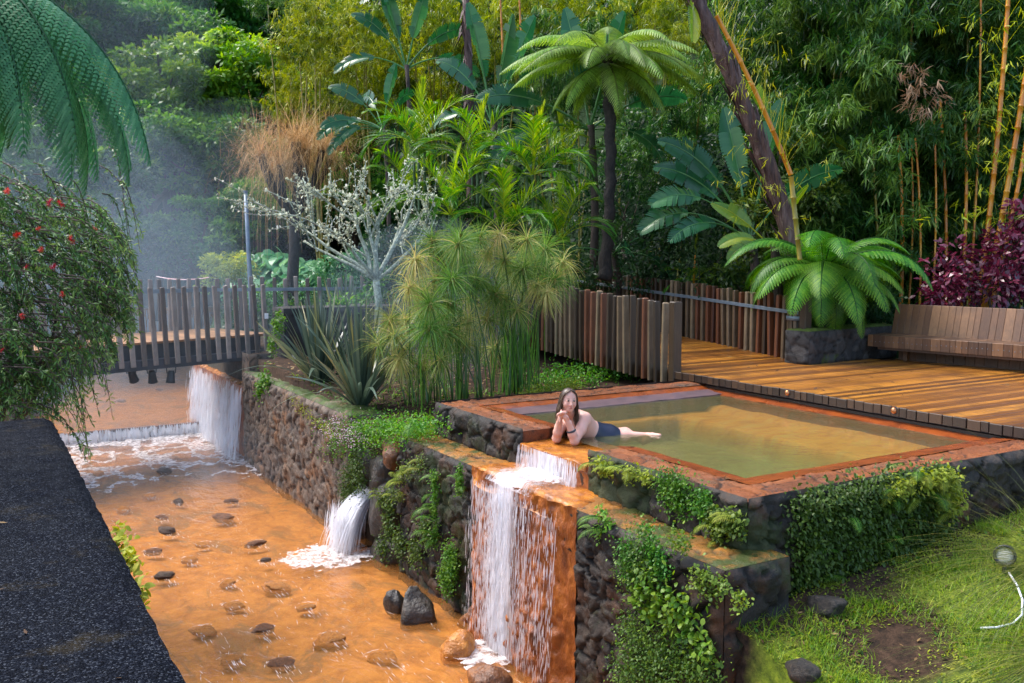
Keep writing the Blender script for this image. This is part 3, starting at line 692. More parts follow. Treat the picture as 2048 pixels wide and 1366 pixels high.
w.sheet((0, 0, -.1), UX, UZ, NY, 3.2, 1.32, .4, .3, .03, 41, step=.06); w.sheet((0, 0, -.1), UY, UZ, NX, .7, 1.32, .4, .3, .03, 42, step=.06); w.sheet((0, 0, 1.22), UX, UY, UZ, 3.2, .7, .4, .3, .02, 43, step=.06)
w.ob('block', M['basalt_dark'], pb)
# parapet: wide dark slab top beside the camera
pp = thing('parapet', 'broad black speckled parapet top along the left edge of the river', 'parapet', (.6, 3, 0))
ny, nx = 260, 90
Y, X = np.meshgrid(np.linspace(-2.0, 9.22, ny), np.linspace(-6.0, .60, nx), indexing='ij')
X = X.copy(); edge = sstep(.35, .6, X)
X += edge * .03 * (fbm(Y * 9, X * 0, 2, 4) - .5) - edge * .025 * sstep(.62, .8, fbm(Y * 2.1, Y * 0, 7, 2))
Y = Y + sstep(9.0, 9.22, Y) * .04 * (fbm(X * 6, X * 0, 5, 4) - .5)
Z = 2.33 + .008 * (fbm(X * 9, Y * 9, 3, 4) - .5) - .03 * sstep(.56, .61, X) * (1 + fbm(Y * 15, Y * 0, 3, 3))
b = B(); b.add(np.stack([X - .6, Y - 3, Z], -1).reshape(-1, 3), grid(nx, ny)); b.ob('top_slab', M['asphalt'], pp, True)
w = Wall(); w.sheet((-.03, -5.0, -.2), UY, UZ, UX, 11.2, 2.5, .3, .25, .03, 44, step=.07); w.sheet((-6.6, 6.2, -.2), UX, UZ, (0, 1, 0), 6.58, 2.5, .3, .25, .03, 45, step=.09)
w.ob('side_face', M['basalt_dark'], pp)

# ------------------------------------------------------------------ decking
def dz(Y): return 2.12 + .055 * np.clip(Y - 10.6, 0, 8)
b = B()
y = 2.0; i = 0
while y < 17.4:
    x0 = 8.70 if y < 10.35 else 8.82; x1 = 14.2 if y < 9.7 else (12.6 if y < 10.3 else 11.55)
    V, F = cbox(((x0 + x1) / 2 + random.uniform(-.008, .008), y, dz(y) - .018 + random.uniform(-.0015, .0015)), (x1 - x0, .098, .036), .004)
    b.add(V, F, random.random()); y += .104; i += 1
deck = kind(b.ob('wooden_deck', M['deck']), 'structure')
b = B(); y = 2.0
while y < 10.3:
    wd = random.uniform(.085, .16)
    if abs(y - 8.0) > .04: b.add(*cbox((8.685 + random.uniform(-.006, .006), y + wd / 2, 2.085 + random.uniform(-.006, .004)), (.03, wd - .008, .10), .004), t=random.random())
    y += wd
b.add(*bbox2((8.74, 2.0, 1.85), (8.80, 10.3, 2.0)), t=.0)
b.ob('deck_edge', M['deck_end'], deck)
for (px, py, yy), lab in (((1568, 777, 8.05), 'small round copper cap on the deck edge nearer the picket fence'), ((1828, 822, 6.52), 'small round copper cap on the deck edge nearer the front coping')):
    o = thing('copper_cap', lab, 'light', (8.668, yy, 2.095), 0, 'copper caps on the deck edge')
    V, F = lathe([(.001, .028), (.02, .024), (.034, .012), (.038, 0), (.038, -.012), (.001, -.012)], 18)
    V = V[:, [2, 1, 0]] * np.array([-1, 1, 1])
    ob('dome', mesh_np('dome', V, F, M['bronze'], True), o)
    V, F = tube([(.0, 0, 0), (.03, 0, 0)], .046, 16); ob('collar', mesh_np('collar', V, F, M['black'], False), o)

# ------------------------------------------------------------------ picket fences
picket_src = {}
def picket_mesh(h, wdt, thk, mname, seed):
    key = (h, wdt, thk, mname, seed)
    if key not in picket_src:
        rr = random.Random(seed * 7 + 1)
        V, F = cbox((0, 0, h / 2), (wdt, thk, h), .012)
        V[:, 0] += np.where(V[:, 2] > h * .5, rr.uniform(-.012, .012), 0); V[-8:, 2] += V[-8:, 0] * rr.uniform(-.25, .25)
        bb = B(); bb.add(V, F, rr.random()); picket_src[key] = bb.mesh('picket', M[mname])
    return picket_src[key]
def fence(label, group, path, zb, h, pitch, wdt, thk, pick, rail=None, lean=0.0, seed=1, end_post=None):
    rr = random.Random(seed); p0 = np.array(path[0], float)
    o = thing('picket_fence', label, 'fence', (p0[0], p0[1], zb(*p0)), 0, group)
    path = [np.array(p, float) for p in path]
    for a, c in zip(path[:-1], path[1:]):
        L = np.linalg.norm(c - a); n = max(1, int(round(L / pitch))); u = (c - a) / L; ang = math.atan2(u[1], u[0])
        for i in range(n):
            q = a + u * (i + .5) * L / n
            hh = h + rr.uniform(-.03, .03)
            me = picket_mesh(h, wdt, thk, pick(rr), rr.randrange(9))
            ob('picket', me, o, (q[0] - p0[0], q[1] - p0[1], zb(*q) - zb(*p0)), (rr.gauss(0, .008), lean + rr.gauss(0, .012), ang + rr.gauss(0, .05)), (rr.uniform(.9, 1.1), 1, hh / h))
        if rail:
            z, off, hgt = rail; nv = np.array([-u[1], u[0]]) * off
            m = (a + c) / 2 + nv; sl = zb(*c) - zb(*a)
            V, F = cbox((0, 0, 0), (L, .02, hgt), .003); V[:, 2] += V[:, 0] / L * sl
            bb = B(); bb.add(V, F, .5); bb.ob('rail', M['metal'], o, loc=(m[0] - p0[0], m[1] - p0[1], (zb(*a) + zb(*c)) / 2 - zb(*p0) + z), rot=(0, 0, ang))
    if end_post:
        q, hh = end_post
        V, F = cbox((0, 0, hh / 2), (.15, .13, hh), .012); bb = B(); bb.add(V, F, .2); bb.ob('post', M['picket'], o, loc=(q[0] - p0[0], q[1] - p0[1], zb(*q) - zb(*p0)))
    return o
def mixpick(p): return lambda rr: 'picket_red' if rr.random() < p else 'picket'
g1 = 'picket fences along the boardwalk'
fence('close set dark picket fence with rusty boards behind the pool, no rail', g1, [(8.74, 10.42), (8.86, 16.0)], lambda x, y: dz(y) - .20, 1.20, .155, .06, .10, mixpick(.25), None, seed=3, end_post=((8.73, 10.24), 1.21))
fence('dark picket fence with long grey metal rail behind the orange boardwalk', g1, [(11.36, 10.3), (11.62, 13.2), (11.7, 17.6)], lambda x, y: dz(y) - .06, 1.07, .155, .07, .10, mixpick(.3), (.82, .06, .055), seed=5, end_post=((11.32, 10.18), 1.07))
fence('pale grey spaced picket fence behind the white lichened tree', g1, [(4.35, 19.75), (11.7, 17.8)], lambda x, y: 2.26, 1.07, .23, .085, .055, lambda rr: 'picket_pale', (.82, -.05, .07), seed=8)
# footbridge
br = thing('footbridge', 'grey wooden picket footbridge crossing the orange river', 'bridge', (.3, 16.35, 2.28), math.atan2(.316, .949))
LB = 4.95
b = B(); x = -.8
while x < LB: b.add(*cbox((x + .07, 1.0, -.02), (.13, 2.0, .04), .004), t=random.random()); x += .138
b.ob('decking', M['bridge_deck'], br)
b = B(); b.add(*bbox2((-.9, .12, -.36), (LB - .1, .2, -.05))); b.add(*bbox2((-.9, 1.75, -.36), (LB - .1, 1.85, -.05))); b.ob('joist', M['beam'], br)
b = B(); b.add(*bbox2((-.9, -.16, -.47), (LB + .15, .02, -.30))); b.ob('beam', M['beam'], br)
for k in range(29):
    x = -.75 + k * .205
    me = picket_mesh(1.36, .085, .055, 'picket_pale', k % 9)
    if x < LB: ob('picket', me, br, (x, -.19, -.40), (R(random.uniform(-1, 1)), R(-2.2 + random.uniform(-.8, .8)), 0))
    me = picket_mesh(1.1, .085, .055, 'picket_pale', (k + 4) % 9)
    if x < LB - .2: ob('picket', me, br, (x + .1, 2.1, -.06), (0, R(random.uniform(-1, 1)), 0))
b = B(); b.add(*bbox2((-.9, 2.02, .76), (LB, 2.05, .84))); b.ob('rail', M['metal'], br)
for j, (px, lab) in enumerate(((262, 'black spotlight hanging under the footbridge beside the bush'), (303, 'middle black spotlight hanging under the footbridge'), (342, 'black spotlight hanging under the footbridge nearest the waterfall'))):
    p = at(px, 732, 16.05 + .25 * j)
    o = thing('spotlight', lab, 'spotlight', p, 0, 'spotlights under the footbridge')
    rot = Euler((R(25 - 14 * j), R(-18 + 12 * j), 0)).to_matrix()
    V, F = lathe([(.001, .02), (.05, .02), (.062, -.02), (.075, -.16), (.085, -.2), (.07, -.205), (.065, -.18), (.001, -.18)], 16); V = (V @ np.array(rot).T) + np.array([0, 0, -.10])
    ob('housing', mesh_np('housing', V, F, M['black'], True), o)
    V, F = lathe([(.001, -.186), (.064, -.186)], 16); V = (V @ np.array(rot).T) + np.array([0, 0, -.10]); ob('lens', mesh_np('lens', V, F, M['lens'], True), o)
    V, F = tube([(-.07, 0, -.13), (-.08, 0, -.04), (-.05, 0, 0.02), (.05, 0, .02), (.08, 0, -.04), (.07, 0, -.13)], .010, 6); ob('bracket', mesh_np('bracket', V, F, M['black'], True), o)
o = thing('notice', 'small white notice fixed to the stone block at the bridge end', 'sign', at(533, 632, 17.3), 0)
bb = B(); bb.add(*cbox((0, 0, 0), (.07, .012, .10), .004)); bb.ob('plate', M['paper'], o)
o = tag(ob('barrier_tape', mesh_np('barrier_tape', *tube(np.array([at(313, 553, 22.5) + (at(418, 555, 21.5) - at(313, 553, 22.5)) * s - UP * .25 * s * (1 - s) for s in np.linspace(0, 1, 14)]), .012, 5), M['tape'])), 'thin red and white tape strung above the footbridge pickets', 'tape')

# ------------------------------------------------------------------ bench, low wall, bin, post, lamp, far pool
bn = thing('bench', 'long brown plank bench with slanted plank back at the deck edge', 'bench', (12.42, 9.86, 2.12), R(-99.5) + 0)
# local x runs along the bench towards the viewer, local y points away (+X)
def boards(x0, x1, wmin, wmax, fn):
    x = x0
    while x < x1:
        wd = random.uniform(wmin, wmax); fn(x + wd / 2, wd - .0025); x += wd
b = B(); boards(0, 5.2, .07, .16, lambda x, w_: b.add(*cbox((x, .26, .385), (w_, .52, .045), .004), t=random.random())); b.ob('seat', M['bench'], bn)
b = B(); boards(0, 5.2, .07, .16, lambda x, w_: b.add(*cbox((x, -.012, .315), (w_, .03, .185), .004), t=random.random() * .8)); b.ob('apron', M['bench'], bn)
b = B(); boards(.12, 5.2, .08, .15, lambda x, w_: b.add(*cbox((x, .50, .64), (w_, .035, .48), .004, lean=(0, .13)), t=random.uniform(.3, 1))); b.ob('backrest', M['bench'], bn)
b = B(); boards(.3, 5.0, .12, .2, lambda x, w_: b.add(*cbox((x, .42, .12), (w_, .03, .25), .004), t=random.random() * .25)); b.ob('skirt', M['bench'], bn)
b = B(); b.add(*bbox2((.15, .02, .18), (5.1, .08, .222)), t=.1); b.ob('frame', M['bench'], bn)
for x, yy in ((.45, .36), (2.72, .06), (5.0, .06)): b = B(); b.add(*cbox((x, yy, .09), (.07, .09, .18), .005), t=.5); b.ob('leg', M['bench'], bn)
b = B(); rr = random.Random(4)
for x in np.arange(.06, 5.1, .075):
    for zz in (.30 + .02 * rr.random(),): V, F = lathe([(.001, .004), (.006, .002), (.008, 0)], 6); b.add(V[:, [0, 2, 1]] * np.array([1, -1, 1]) + np.array([x, -.028, zz]), F)
b.ob('screws', M['metal'], bn)
bn.rotation_euler = (0, 0, R(-80.5))
lw = thing('low_stone_wall', 'low black stone wall with mossy top between fence and bench', 'wall', (11.02, 9.82, 2.1), R(5))
w = Wall()
w.sheet((0, 0, 0), UX, UZ, NY, 2.3, .53, .22, .17, .05, 51, moss=mossf(.1, .3)); w.sheet((0, 0, 0), UY, UZ, NX, .45, .53, .22, .17, .05, 52); w.sheet((0, 0, .53), UX, UY, UZ, 2.3, .45, .25, .2, .03, 53, moss=.75)
w.ob('stones', M['basalt_dark'], lw)
bi = thing('slatted_bin', 'small round slatted wooden bin with grey metal band beside the low black wall', 'bin', (11.42, 10.42, 2.1))
for k in range(14):
    a = k * 2 * PI / 14; bb = B(); bb.add(*cbox((.155 * math.cos(a), .155 * math.sin(a), .40), (.03, .055, .80), .005, rz=a), t=random.random()); bb.ob('slat', M['picket'], bi)
V, F = lathe([(.182, .66), (.188, .66), (.188, .73), (.182, .73)], 28); ob('band', mesh_np('band', V, F, M['metal'], True), bi)
V, F = lathe([(.001, .3), (.13, .3), (.14, .78), (.12, .78)], 20); ob('liner', mesh_np('liner', V, F, M['black'], True), bi)
lp = thing('lamp_post', 'slim blue grey lamp post standing behind the footbridge railing', 'lamp post', (5.2, 20.4, 2.2))
q0 = at(503, 620, 20.4); q1 = at(491, 384, 20.4); q = q1 - q0
lp.location = [float(v) for v in q0]
V, F = tube([(0, 0, -.4), (0, 0, .2), q * .5, q], [.062, .058, .048, .042], 14); ob('pole', mesh_np('pole', V, F, M['metal'], True), lp)
V, F = tube([q + UP * -.002, q + UP * .03], [.05, .05], 14); ob('cap', mesh_np('cap', V, F, M['metal'], False), lp)
o = thing('board_panel', 'brown wooden board rising behind the papyrus clump', 'panel', (7.25, 16.4, 1.9))
for k in range(4): bb = B(); bb.add(*cbox((.065 + k * .125, -.065 * k, .95), (.13, .06, 1.92), .006, rz=R(-27)), t=random.random() * .4); bb.ob('plank', M['picket_red'], o)
# terrace fall far upstream with a bather at its top
ft = thing('terrace_wall', 'distant orange terrace wall with water running down, seen through bridge pickets', 'wall', (6.1, 36.2, 0))
b = B(); n1, n2 = 70, 24
X, Z = np.meshgrid(np.linspace(-3.5, 3.6, n1), np.linspace(.5, 1.84, n2))
b.add(np.stack([X, -.06 * fbm(X * 5, Z * 2, 1, 4), Z], -1).reshape(-1, 3), grid(n1, n2)); b.add(*bbox2((-3.5, 0, .5), (3.6, 1.2, 1.83))); b.ob('face', M['rock_orange'], ft, True)
b = B(); r = np.random.default_rng(3); n = 420
P = np.c_[r.uniform(-3.4, 3.4, n), np.full(n, -.10), r.uniform(1.1, 1.84, n)]; P = P[fbm(P[:, 0] * 2, P[:, 0] * 0, 1, 3) > .42]; n = len(P)
V, F = strips(P, (0, -.05, -1), r.uniform(.3, .9, n), r.uniform(.02, .06, n), .2, (.4, 1, .7, .2), side=(1, 0, 0)); b.add(V, F); b.ob('falling_water', M['white'], ft)

# ------------------------------------------------------------------ camera, sky, sun
cam = bpy.data.cameras.new('camera'); co = bpy.data.objects.new('camera', cam); COL.objects.link(co)
cam.lens = CF / 2048 * 36; cam.sensor_width = 36; cam.clip_start = .05; cam.clip_end = 800
co.location = (0, 0, CH); co.rotation_euler = (PI / 2 - CP, 0, -CA); scene.camera = co
wd_ = bpy.data.worlds.new('World'); scene.world = wd_; wd_.use_nodes = True
t = wd_.node_tree; t.nodes.clear()
SUN_EL, SUN_AZ = R(58), R(-35)          # azimuth measured from +Y towards +X
sky = t.nodes.new('ShaderNodeTexSky'); sky.sky_type = 'NISHITA'; sky.sun_disc = False; sky.sun_elevation = SUN_EL; sky.sun_rotation = SUN_AZ; sky.air_density = 1.0; sky.dust_density = 2.5
bg = t.nodes.new('ShaderNodeBackground'); bg.inputs[1].default_value = .15; wo = t.nodes.new('ShaderNodeOutputWorld')
t.links.new(sky.outputs[0], bg.inputs[0]); t.links.new(bg.outputs[0], wo.inputs[0])
sl = bpy.data.lights.new('sun', 'SUN'); sl.energy = 1.1; sl.angle = R(24); sl.color = (1, .97, .93)
so = bpy.data.objects.new('sun', sl); COL.objects.link(so)
sd = Vector((math.sin(SUN_AZ) * math.cos(SUN_EL), math.cos(SUN_AZ) * math.cos(SUN_EL), math.sin(SUN_EL)))
so.rotation_euler = sd.to_track_quat('Z', 'Y').to_euler(); so.location = (0, 0, 40)
scene.view_settings.view_transform = 'Standard'; scene.view_settings.look = 'None'; scene.view_settings.gamma = 1.0; scene.view_settings.exposure = 1.85
cy = scene.cycles
cy.max_bounces = 7; cy.diffuse_bounces = 3; cy.glossy_bounces = 2; cy.transmission_bounces = 3; cy.transparent_max_bounces = 28; cy.volume_bounces = 1
cy.caustics_reflective = False; cy.caustics_refractive = False; cy.use_denoising = True; cy.sample_clamp_indirect = 4
cy.use_adaptive_sampling = True; cy.adaptive_threshold = .006
scene.render.filter_size = 1.2
# ================================================================== water in motion, rocks, small things
def fall(name, label, loc, parts, group=None):
    o = thing(name, label, 'waterfall', loc, 0, group)
    for nm, P, D, L, W, dr, side in parts:
        b = B(); n = len(P)
        V, F = strips(np.asarray(P) - np.array(loc), D, L, W, dr, (.25, .9, 1, .75, .15), side=side, roll=rng.normal(0, .5, n)); b.add(V, F); b.ob(nm, M['white'], o)
    return o
def pick(n, y0, y1, dens):
    y = rng.uniform(y0, y1, n * 4); k = rng.random(n * 4) < dens(y); return y[k][:n]
# pool spill: upper step and the tall lower curtain
n = 620; y = pick(n, 6.86, 7.92, lambda y: .35 + .65 * np.exp(-((y - 7.35) / .4) ** 2) * (.4 + fbm(y * 9, y * 0, 1, 3))); n = len(y)
up = ('upper_fall', np.c_[4.72 + rng.normal(0, .012, n), y, rng.uniform(1.66, 1.90, n)], (-.12, 0, -1), rng.uniform(.05, .18, n), rng.uniform(.004, .015, n), .6, (0, 1, 0))
n = 6000; y = pick(n, 6.45, 8.02, lambda y: .10 + .90 * np.exp(-((y - 7.36) / .27) ** 2) * np.clip(2.6 * fbm(y * 7, y * 0, 4, 3) - .75, 0.05, 1)); n = len(y)
z = rng.uniform(.1, 1.62, n)
lo = ('lower_fall', np.c_[4.225 - .03 * (1.62 - z) + rng.normal(0, .018, n), y + .03 * (1.6 - z) + rng.normal(0, .012, n), z], (-.07, .02, -1), rng.uniform(.02, .13, n) * (1 + 1.5 * (rng.random(n) < .12)), rng.uniform(.002, .010, n) * (1 + .8 * (rng.random(n) < .1)), .3, (0, 1, 0))
wf = fall('waterfall', 'white waterfall spilling from the stone pool down the orange crust', (4.3, 7.3, 0), [up, lo])
ny, nz = 90, 60
Y, Z = np.meshgrid(np.linspace(6.5, 7.95, ny), np.linspace(.02, 1.66, nz))
b = B(); b.add(np.stack([4.215 - .03 * (1.62 - Z) + .05 * np.clip(Z - 1.56, 0, 1) + .012 * fbm(Y * 9, Z * 2, 4, 2) - 4.3, Y - 7.3, Z], -1).reshape(-1, 3), grid(ny, nz), np.clip(np.exp(-((Y - 7.36) / .24) ** 2), 0, 1).ravel()); n1, n2 = 50, 26; Y, X = np.meshgrid(np.linspace(6.9, 7.9, n1), np.linspace(4.25, 4.74, n2), indexing='ij')
b.add(np.stack([X - 4.3, Y - 7.3, 1.692 + .02 * fbm(X * 14, Y * 14, 2, 3) - .08 * sstep(4.34, 4.25, X)], -1).reshape(-1, 3), grid(n2, n1), np.clip(1.15 * np.exp(-((Y - 7.38) / .33) ** 2), 0, 1).ravel())
n1, n2 = 60, 14; Y, Z = np.meshgrid(np.linspace(6.86, 7.92, n1), np.linspace(1.66, 1.895, n2), indexing='ij')
b.add(np.stack([4.70 + .02 * fbm(Y * 12, Z * 3, 2, 3) - .03 * sstep(1.72, 1.66, Z) - 4.3, Y - 7.3, Z], -1).reshape(-1, 3), grid(n2, n1), np.clip(.85 * np.exp(-((Y - 7.35) / .42) ** 2), 0, 1).ravel())
b.ob('water_sheet', M['veil'], wf, True)
# spout out of the bank
n = 700; q = rng.random(n)
st = np.c_[np.full(n, 4.36) + rng.normal(0, .03, n), 11.02 + .34 * q, .70 + rng.normal(0, .03, n)]
sp = ('arching_water', st, np.c_[-1 + rng.normal(0, .12, n), -.12 + (q - .5) * .6 + rng.normal(0, .08, n), rng.normal(.05, .08, n)], rng.uniform(.4, 1.1, n), rng.uniform(.004, .026, n), rng.uniform(2.2, 4.6, n), (0, 1, 0))
n = 300; sp2 = ('dripping_water', np.c_[4.22 - rng.uniform(0, .38, n), 10.95 + .4 * rng.random(n), rng.uniform(.25, .66, n)], (-.15, -.05, -1), rng.uniform(.1, .4, n), rng.uniform(.004, .02, n), .5, (0, 1, 0))
fall('water_spout', 'short white water spout arching out of the mossy bank below the flowering cover', (4.36, 11.2, .7), [sp, sp2])
# side cascade under the bridge
n = 2600; y = rng.uniform(17.05, 21.2, n); z = rng.uniform(.15, 1.38, n)
ca = ('curtain', np.c_[4.27 - .09 * (1.38 - z) - .06 * np.abs(rng.normal(0, 1, n)), y, z], (-.12, 0, -1), rng.uniform(.1, .5, n), rng.uniform(.008, .04, n), .4, (0, 1, 0))
fall('side_cascade', 'wide white cascade pouring sideways into the river under the footbridge', (4.3, 19, 0), [ca])
n = 900; x = rng.uniform(.55, 4.2, n)
we = ('curtain', np.c_[x, 20.26 - rng.uniform(0, .10, n), rng.uniform(.08, .27, n)], (0, -.5, -1), rng.uniform(.08, .24, n), rng.uniform(.008, .05, n), .9, (1, 0, 0))
fall('weir_fall', 'low weir with a thin white lip of water crossing the orange river', (2.4, 20.2, 0), [we])
ws = thing('weir', 'straight dark weir step across the orange river', 'weir', (2.4, 20.3, 0))
b = B(); b.add(*bbox2((-1.9, -.05, -.4), (1.95, .06, .245))); b.ob('step', M['rock_rust'], ws)
cs = thing('cascade_shelf', 'orange crusted stone shelf feeding the side cascade', 'ledge', (4.4, 19, 0))
ny, nx = 80, 30
Y, X = np.meshgrid(np.linspace(17.2, 21.6, ny), np.linspace(4.3, 6.4, nx), indexing='ij')
b = B(); b.add(np.stack([X - 4.4, Y - 19, 1.37 + .05 * (fbm(X * 4, Y * 4, 2, 4) - .5) - .2 * sstep(4.4, 4.3, X)], -1).reshape(-1, 3), grid(nx, ny)); b.ob('top', M['sill'], cs, True)
Y, Z = np.meshgrid(np.linspace(17.0, 21.6, 90), np.linspace(-.1, 1.36, 30), indexing='ij')
b = B(); b.add(np.stack([4.31 + .06 * (fbm(Y * 5, Z * 4, 2, 4) - .5) - 4.4, Y - 19, Z], -1).reshape(-1, 3), grid(30, 90)); b.ob('face', M['iron'], cs, True)

def foam(nm_parts):
    b = B()
    for (x0, x1, y0, y1, step, fn, zf) in nm_parts:
        nx = int((x1 - x0) / step); ny = int((y1 - y0) / step)
        X, Y = np.meshgrid(np.linspace(x0, x1, nx), np.linspace(y0, y1, ny))
        F = grid(nx, ny); m = fn(X, Y).ravel()[F].mean(1) > 0
        Z = zf + .05 * fbm(X * 11, Y * 9, 3, 3)
        b.add(np.stack([X, Y, Z], -1).reshape(-1, 3), F[m])
    return b
def fine(X, Y, s=23): return .34 * (fbm(X * s, Y * s, 7, 3) - .5)
def rid(X, Y, s, k=1): return 1 - np.abs(2 * fbm(X * s, Y * s, k, 4) - 1) * 2.4
def fA(X, Y):
    m = np.maximum(1.05 * np.exp(-np.clip(20.1 - Y, 0, 9) / 1.5), 1.0 * np.exp(-np.clip(4.25 - X, 0, 9) / .65) * sstep(15.4, 17.2, Y))
    m = np.maximum(m, .56 * sstep(14.8, 17.3, Y) * (.4 + fbm(X, Y, 5, 2)))
    return rid(X, Y * .8, 2.1) * .8 + .25 * fbm(X * 9, Y * 7, 2, 3) + fine(X, Y, 15) - (1.08 - m * .92)
def fB(X, Y):
    d = np.hypot((X - 3.72) / 1.15, (Y - 10.95)); return np.exp(-(d / .46) ** 2) * 1.3 + .75 * rid(X, Y, 5) * np.exp(-(d / .6) ** 2) - .66 + .5 * (fbm(X * 17, Y * 17, 2, 3) - .5) + .3 * fine(X, Y, 40)
def fC(X, Y):
    d = np.hypot(X - 4.02, (Y - 7.45) / 1.4); return np.exp(-(d / .26) ** 2) * 1.1 + .85 * rid(X, Y, 5) * np.exp(-(d / .42) ** 2) - .72 + .5 * (fbm(X * 17, Y * 17, 2, 3) - .5) + .3 * fine(X, Y, 40)
def fD(X, Y):
    d = np.hypot((X - 4.55) / .5, (Y - 7.32)); return np.exp(-(d / .36) ** 2) * .9 + .8 * rid(X, Y, 9) * np.exp(-(d / .5) ** 2) - .80 + .5 * (fbm(X * 25, Y * 12, 2, 3) - .5) + fine(X, Y, 50)
kind(foam([(.6, 4.4, 14.6, 20.2, .028, fA, .005), (2.6, 4.5, 9.9, 12.1, .016, fB, .0), (3.1, 4.42, 6.4, 8.5, .014, fC, .0), (4.26, 4.74, 6.8, 7.95, .010, fD, 1.69),
      (2.6, 9.8, 33.2, 36.2, .06, lambda X, Y: rid(X, Y, 1.2) - .75 + .5 * sstep(34, 36, Y), .82)]).ob('foam', M['foam']), 'stuff')

def rock_mesh(name, mname, seed, sq=(1, 1, .6), amp=.45, sharp=.6, taper=0.0):
    n1, n2 = 34, 20
    th, ph = np.meshgrid(np.linspace(0, 2 * PI, n1), np.linspace(.001, PI - .001, n2))
    D = np.stack([np.sin(ph) * np.cos(th), np.sin(ph) * np.sin(th), np.cos(ph)], -1)
    r = np.random.default_rng(seed)
    k = nrm(r.normal(size=(11, 3)))
    h = np.min([np.where((D @ a) > .05, (.62 + .3 * r.random()) / np.maximum(D @ a, .05), 9) for a in k], axis=0)
    h = np.minimum(h, 1.15) * sharp + (1 - sharp)
    h = h * (1 + amp * (fbm(D[..., 0] * 2.2 + seed, D[..., 1] * 2.2, D[..., 2] * 2.2 + 5, 4) - .5)) + .05 * (fbm(D[..., 0] * 9, D[..., 1] * 9 + seed, D[..., 2] * 9, 2) - .5)
    V = D * h[..., None] * np.array(sq)
    V[:, -1] = V[:, 0]
    if taper: q = np.clip(V[..., 2] / sq[2], -1, 1); V[..., 0] = V[..., 0] * (1 - taper * (q + .4)) - .16 * (q + .3) * sq[0]; V[..., 1] *= 1 - taper * .6 * (q + .4)
    return mesh_np(name, V.reshape(-1, 3), grid(n1, n2), M[mname], True)
# stones standing in the river (photo pixel of the stone, width in pixels, material)
rr = random.Random(3)
RS = [(330, 938, 28, 'rock', 'dark stone in the river just downstream of the foam, alone'), (357, 999, 24, 'rock', 'small pointed dark stone in the river below the foam stone'), (325, 1028, 30, 'rock_rust', 'brown stone in the river near the parapet, between two dark pointed stones'),
      (336, 1058, 36, 'rock', 'dark pointed stone in the river near the parapet'), (308, 1096, 36, 'rock_rust', 'brown stone close to the parapet edge of the river'), (327, 1148, 40, 'rock', 'dark rounded stone close to the black parapet, lowest of the dark ones'),
      (448, 1028, 46, 'rock_rust', 'wide brown stone in mid river with water breaking round it'), (464, 996, 30, 'rock_rust', 'low greyish stone in mid river above the wide brown one'), (509, 1081, 44, 'rock_rust', 'brown stone in mid river left of the water spout'),
      (531, 1115, 22, 'rock', 'small round dark stone in mid river left of the spout splash'), (405, 1082, 30, 'rock_orange', 'orange crusted stone in mid river between brown stones'), (378, 1112, 32, 'rock_orange', 'flat orange stone next to the small parapet stones'),
      (456, 1158, 36, 'rock_orange', 'orange stone in mid river below the small dark round one'), (553, 1166, 60, 'rock_orange', 'long orange crusted stone below the spout splash'), (468, 1204, 46, 'rock_orange', 'low orange stone in the middle of the near river'),
      (610, 1207, 40, 'rock_orange', 'low orange stone right of the middle of the near river'), (409, 1254, 56, 'rock_orange', 'bright orange flat stone near the parapet in the near river'), (527, 1252, 46, 'rock_rust', 'brown stone with a raised end in the near river'),
      (658, 1271, 66, 'rock_orange', 'broad orange stone in the near river left of the ochre boulder'), (562, 1321, 54, 'rock_rust', 'brown knobbly stone at the bottom of the near river'), (461, 1311, 46, 'rock_orange', 'narrow orange stone at the bottom of the near river'),
      (762, 1306, 60, 'rock_orange', 'orange stone between the boulder and the broad orange stone'), (247, 1012, 30, 'rock_orange', 'orange stone partly hidden along the parapet edge'), (300, 984, 28, 'rock_orange', 'thin orange stone upstream of the brown parapet stones'),
      (240, 795, 22, 'rock_rust', 'brown stone in the upper river above the weir'), (318, 772, 18, 'rock_rust', 'dark brown stone in the upper river under the spotlights')]
for k, (px, py, wpx, mn, lab) in enumerate(RS):
    zz = 0 if py > 860 else .26
    p = atz(px, py + 6, zz); d = p[0] * math.sin(CA) + p[1] * math.cos(CA); s = wpx * d / 1850 / 2 * 1.05
    me = rock_mesh('river_stone', 'river_rock' if mn == 'rock' else mn, 100 + k, (1.0, .75, .55 if mn == 'rock' else .36), .6)
    tag(ob('river_stone', me, None, (p[0], p[1], zz + s * {'rock': .08, 'rock_rust': -.06, 'rock_orange': -.16}[mn]), (rr.uniform(-.2, .2), rr.uniform(-.2, .2), -CA + rr.uniform(-.5, .5)), s), lab, 'stone', 'stones standing in the river')
rs = B(); rq = np.random.default_rng(71)
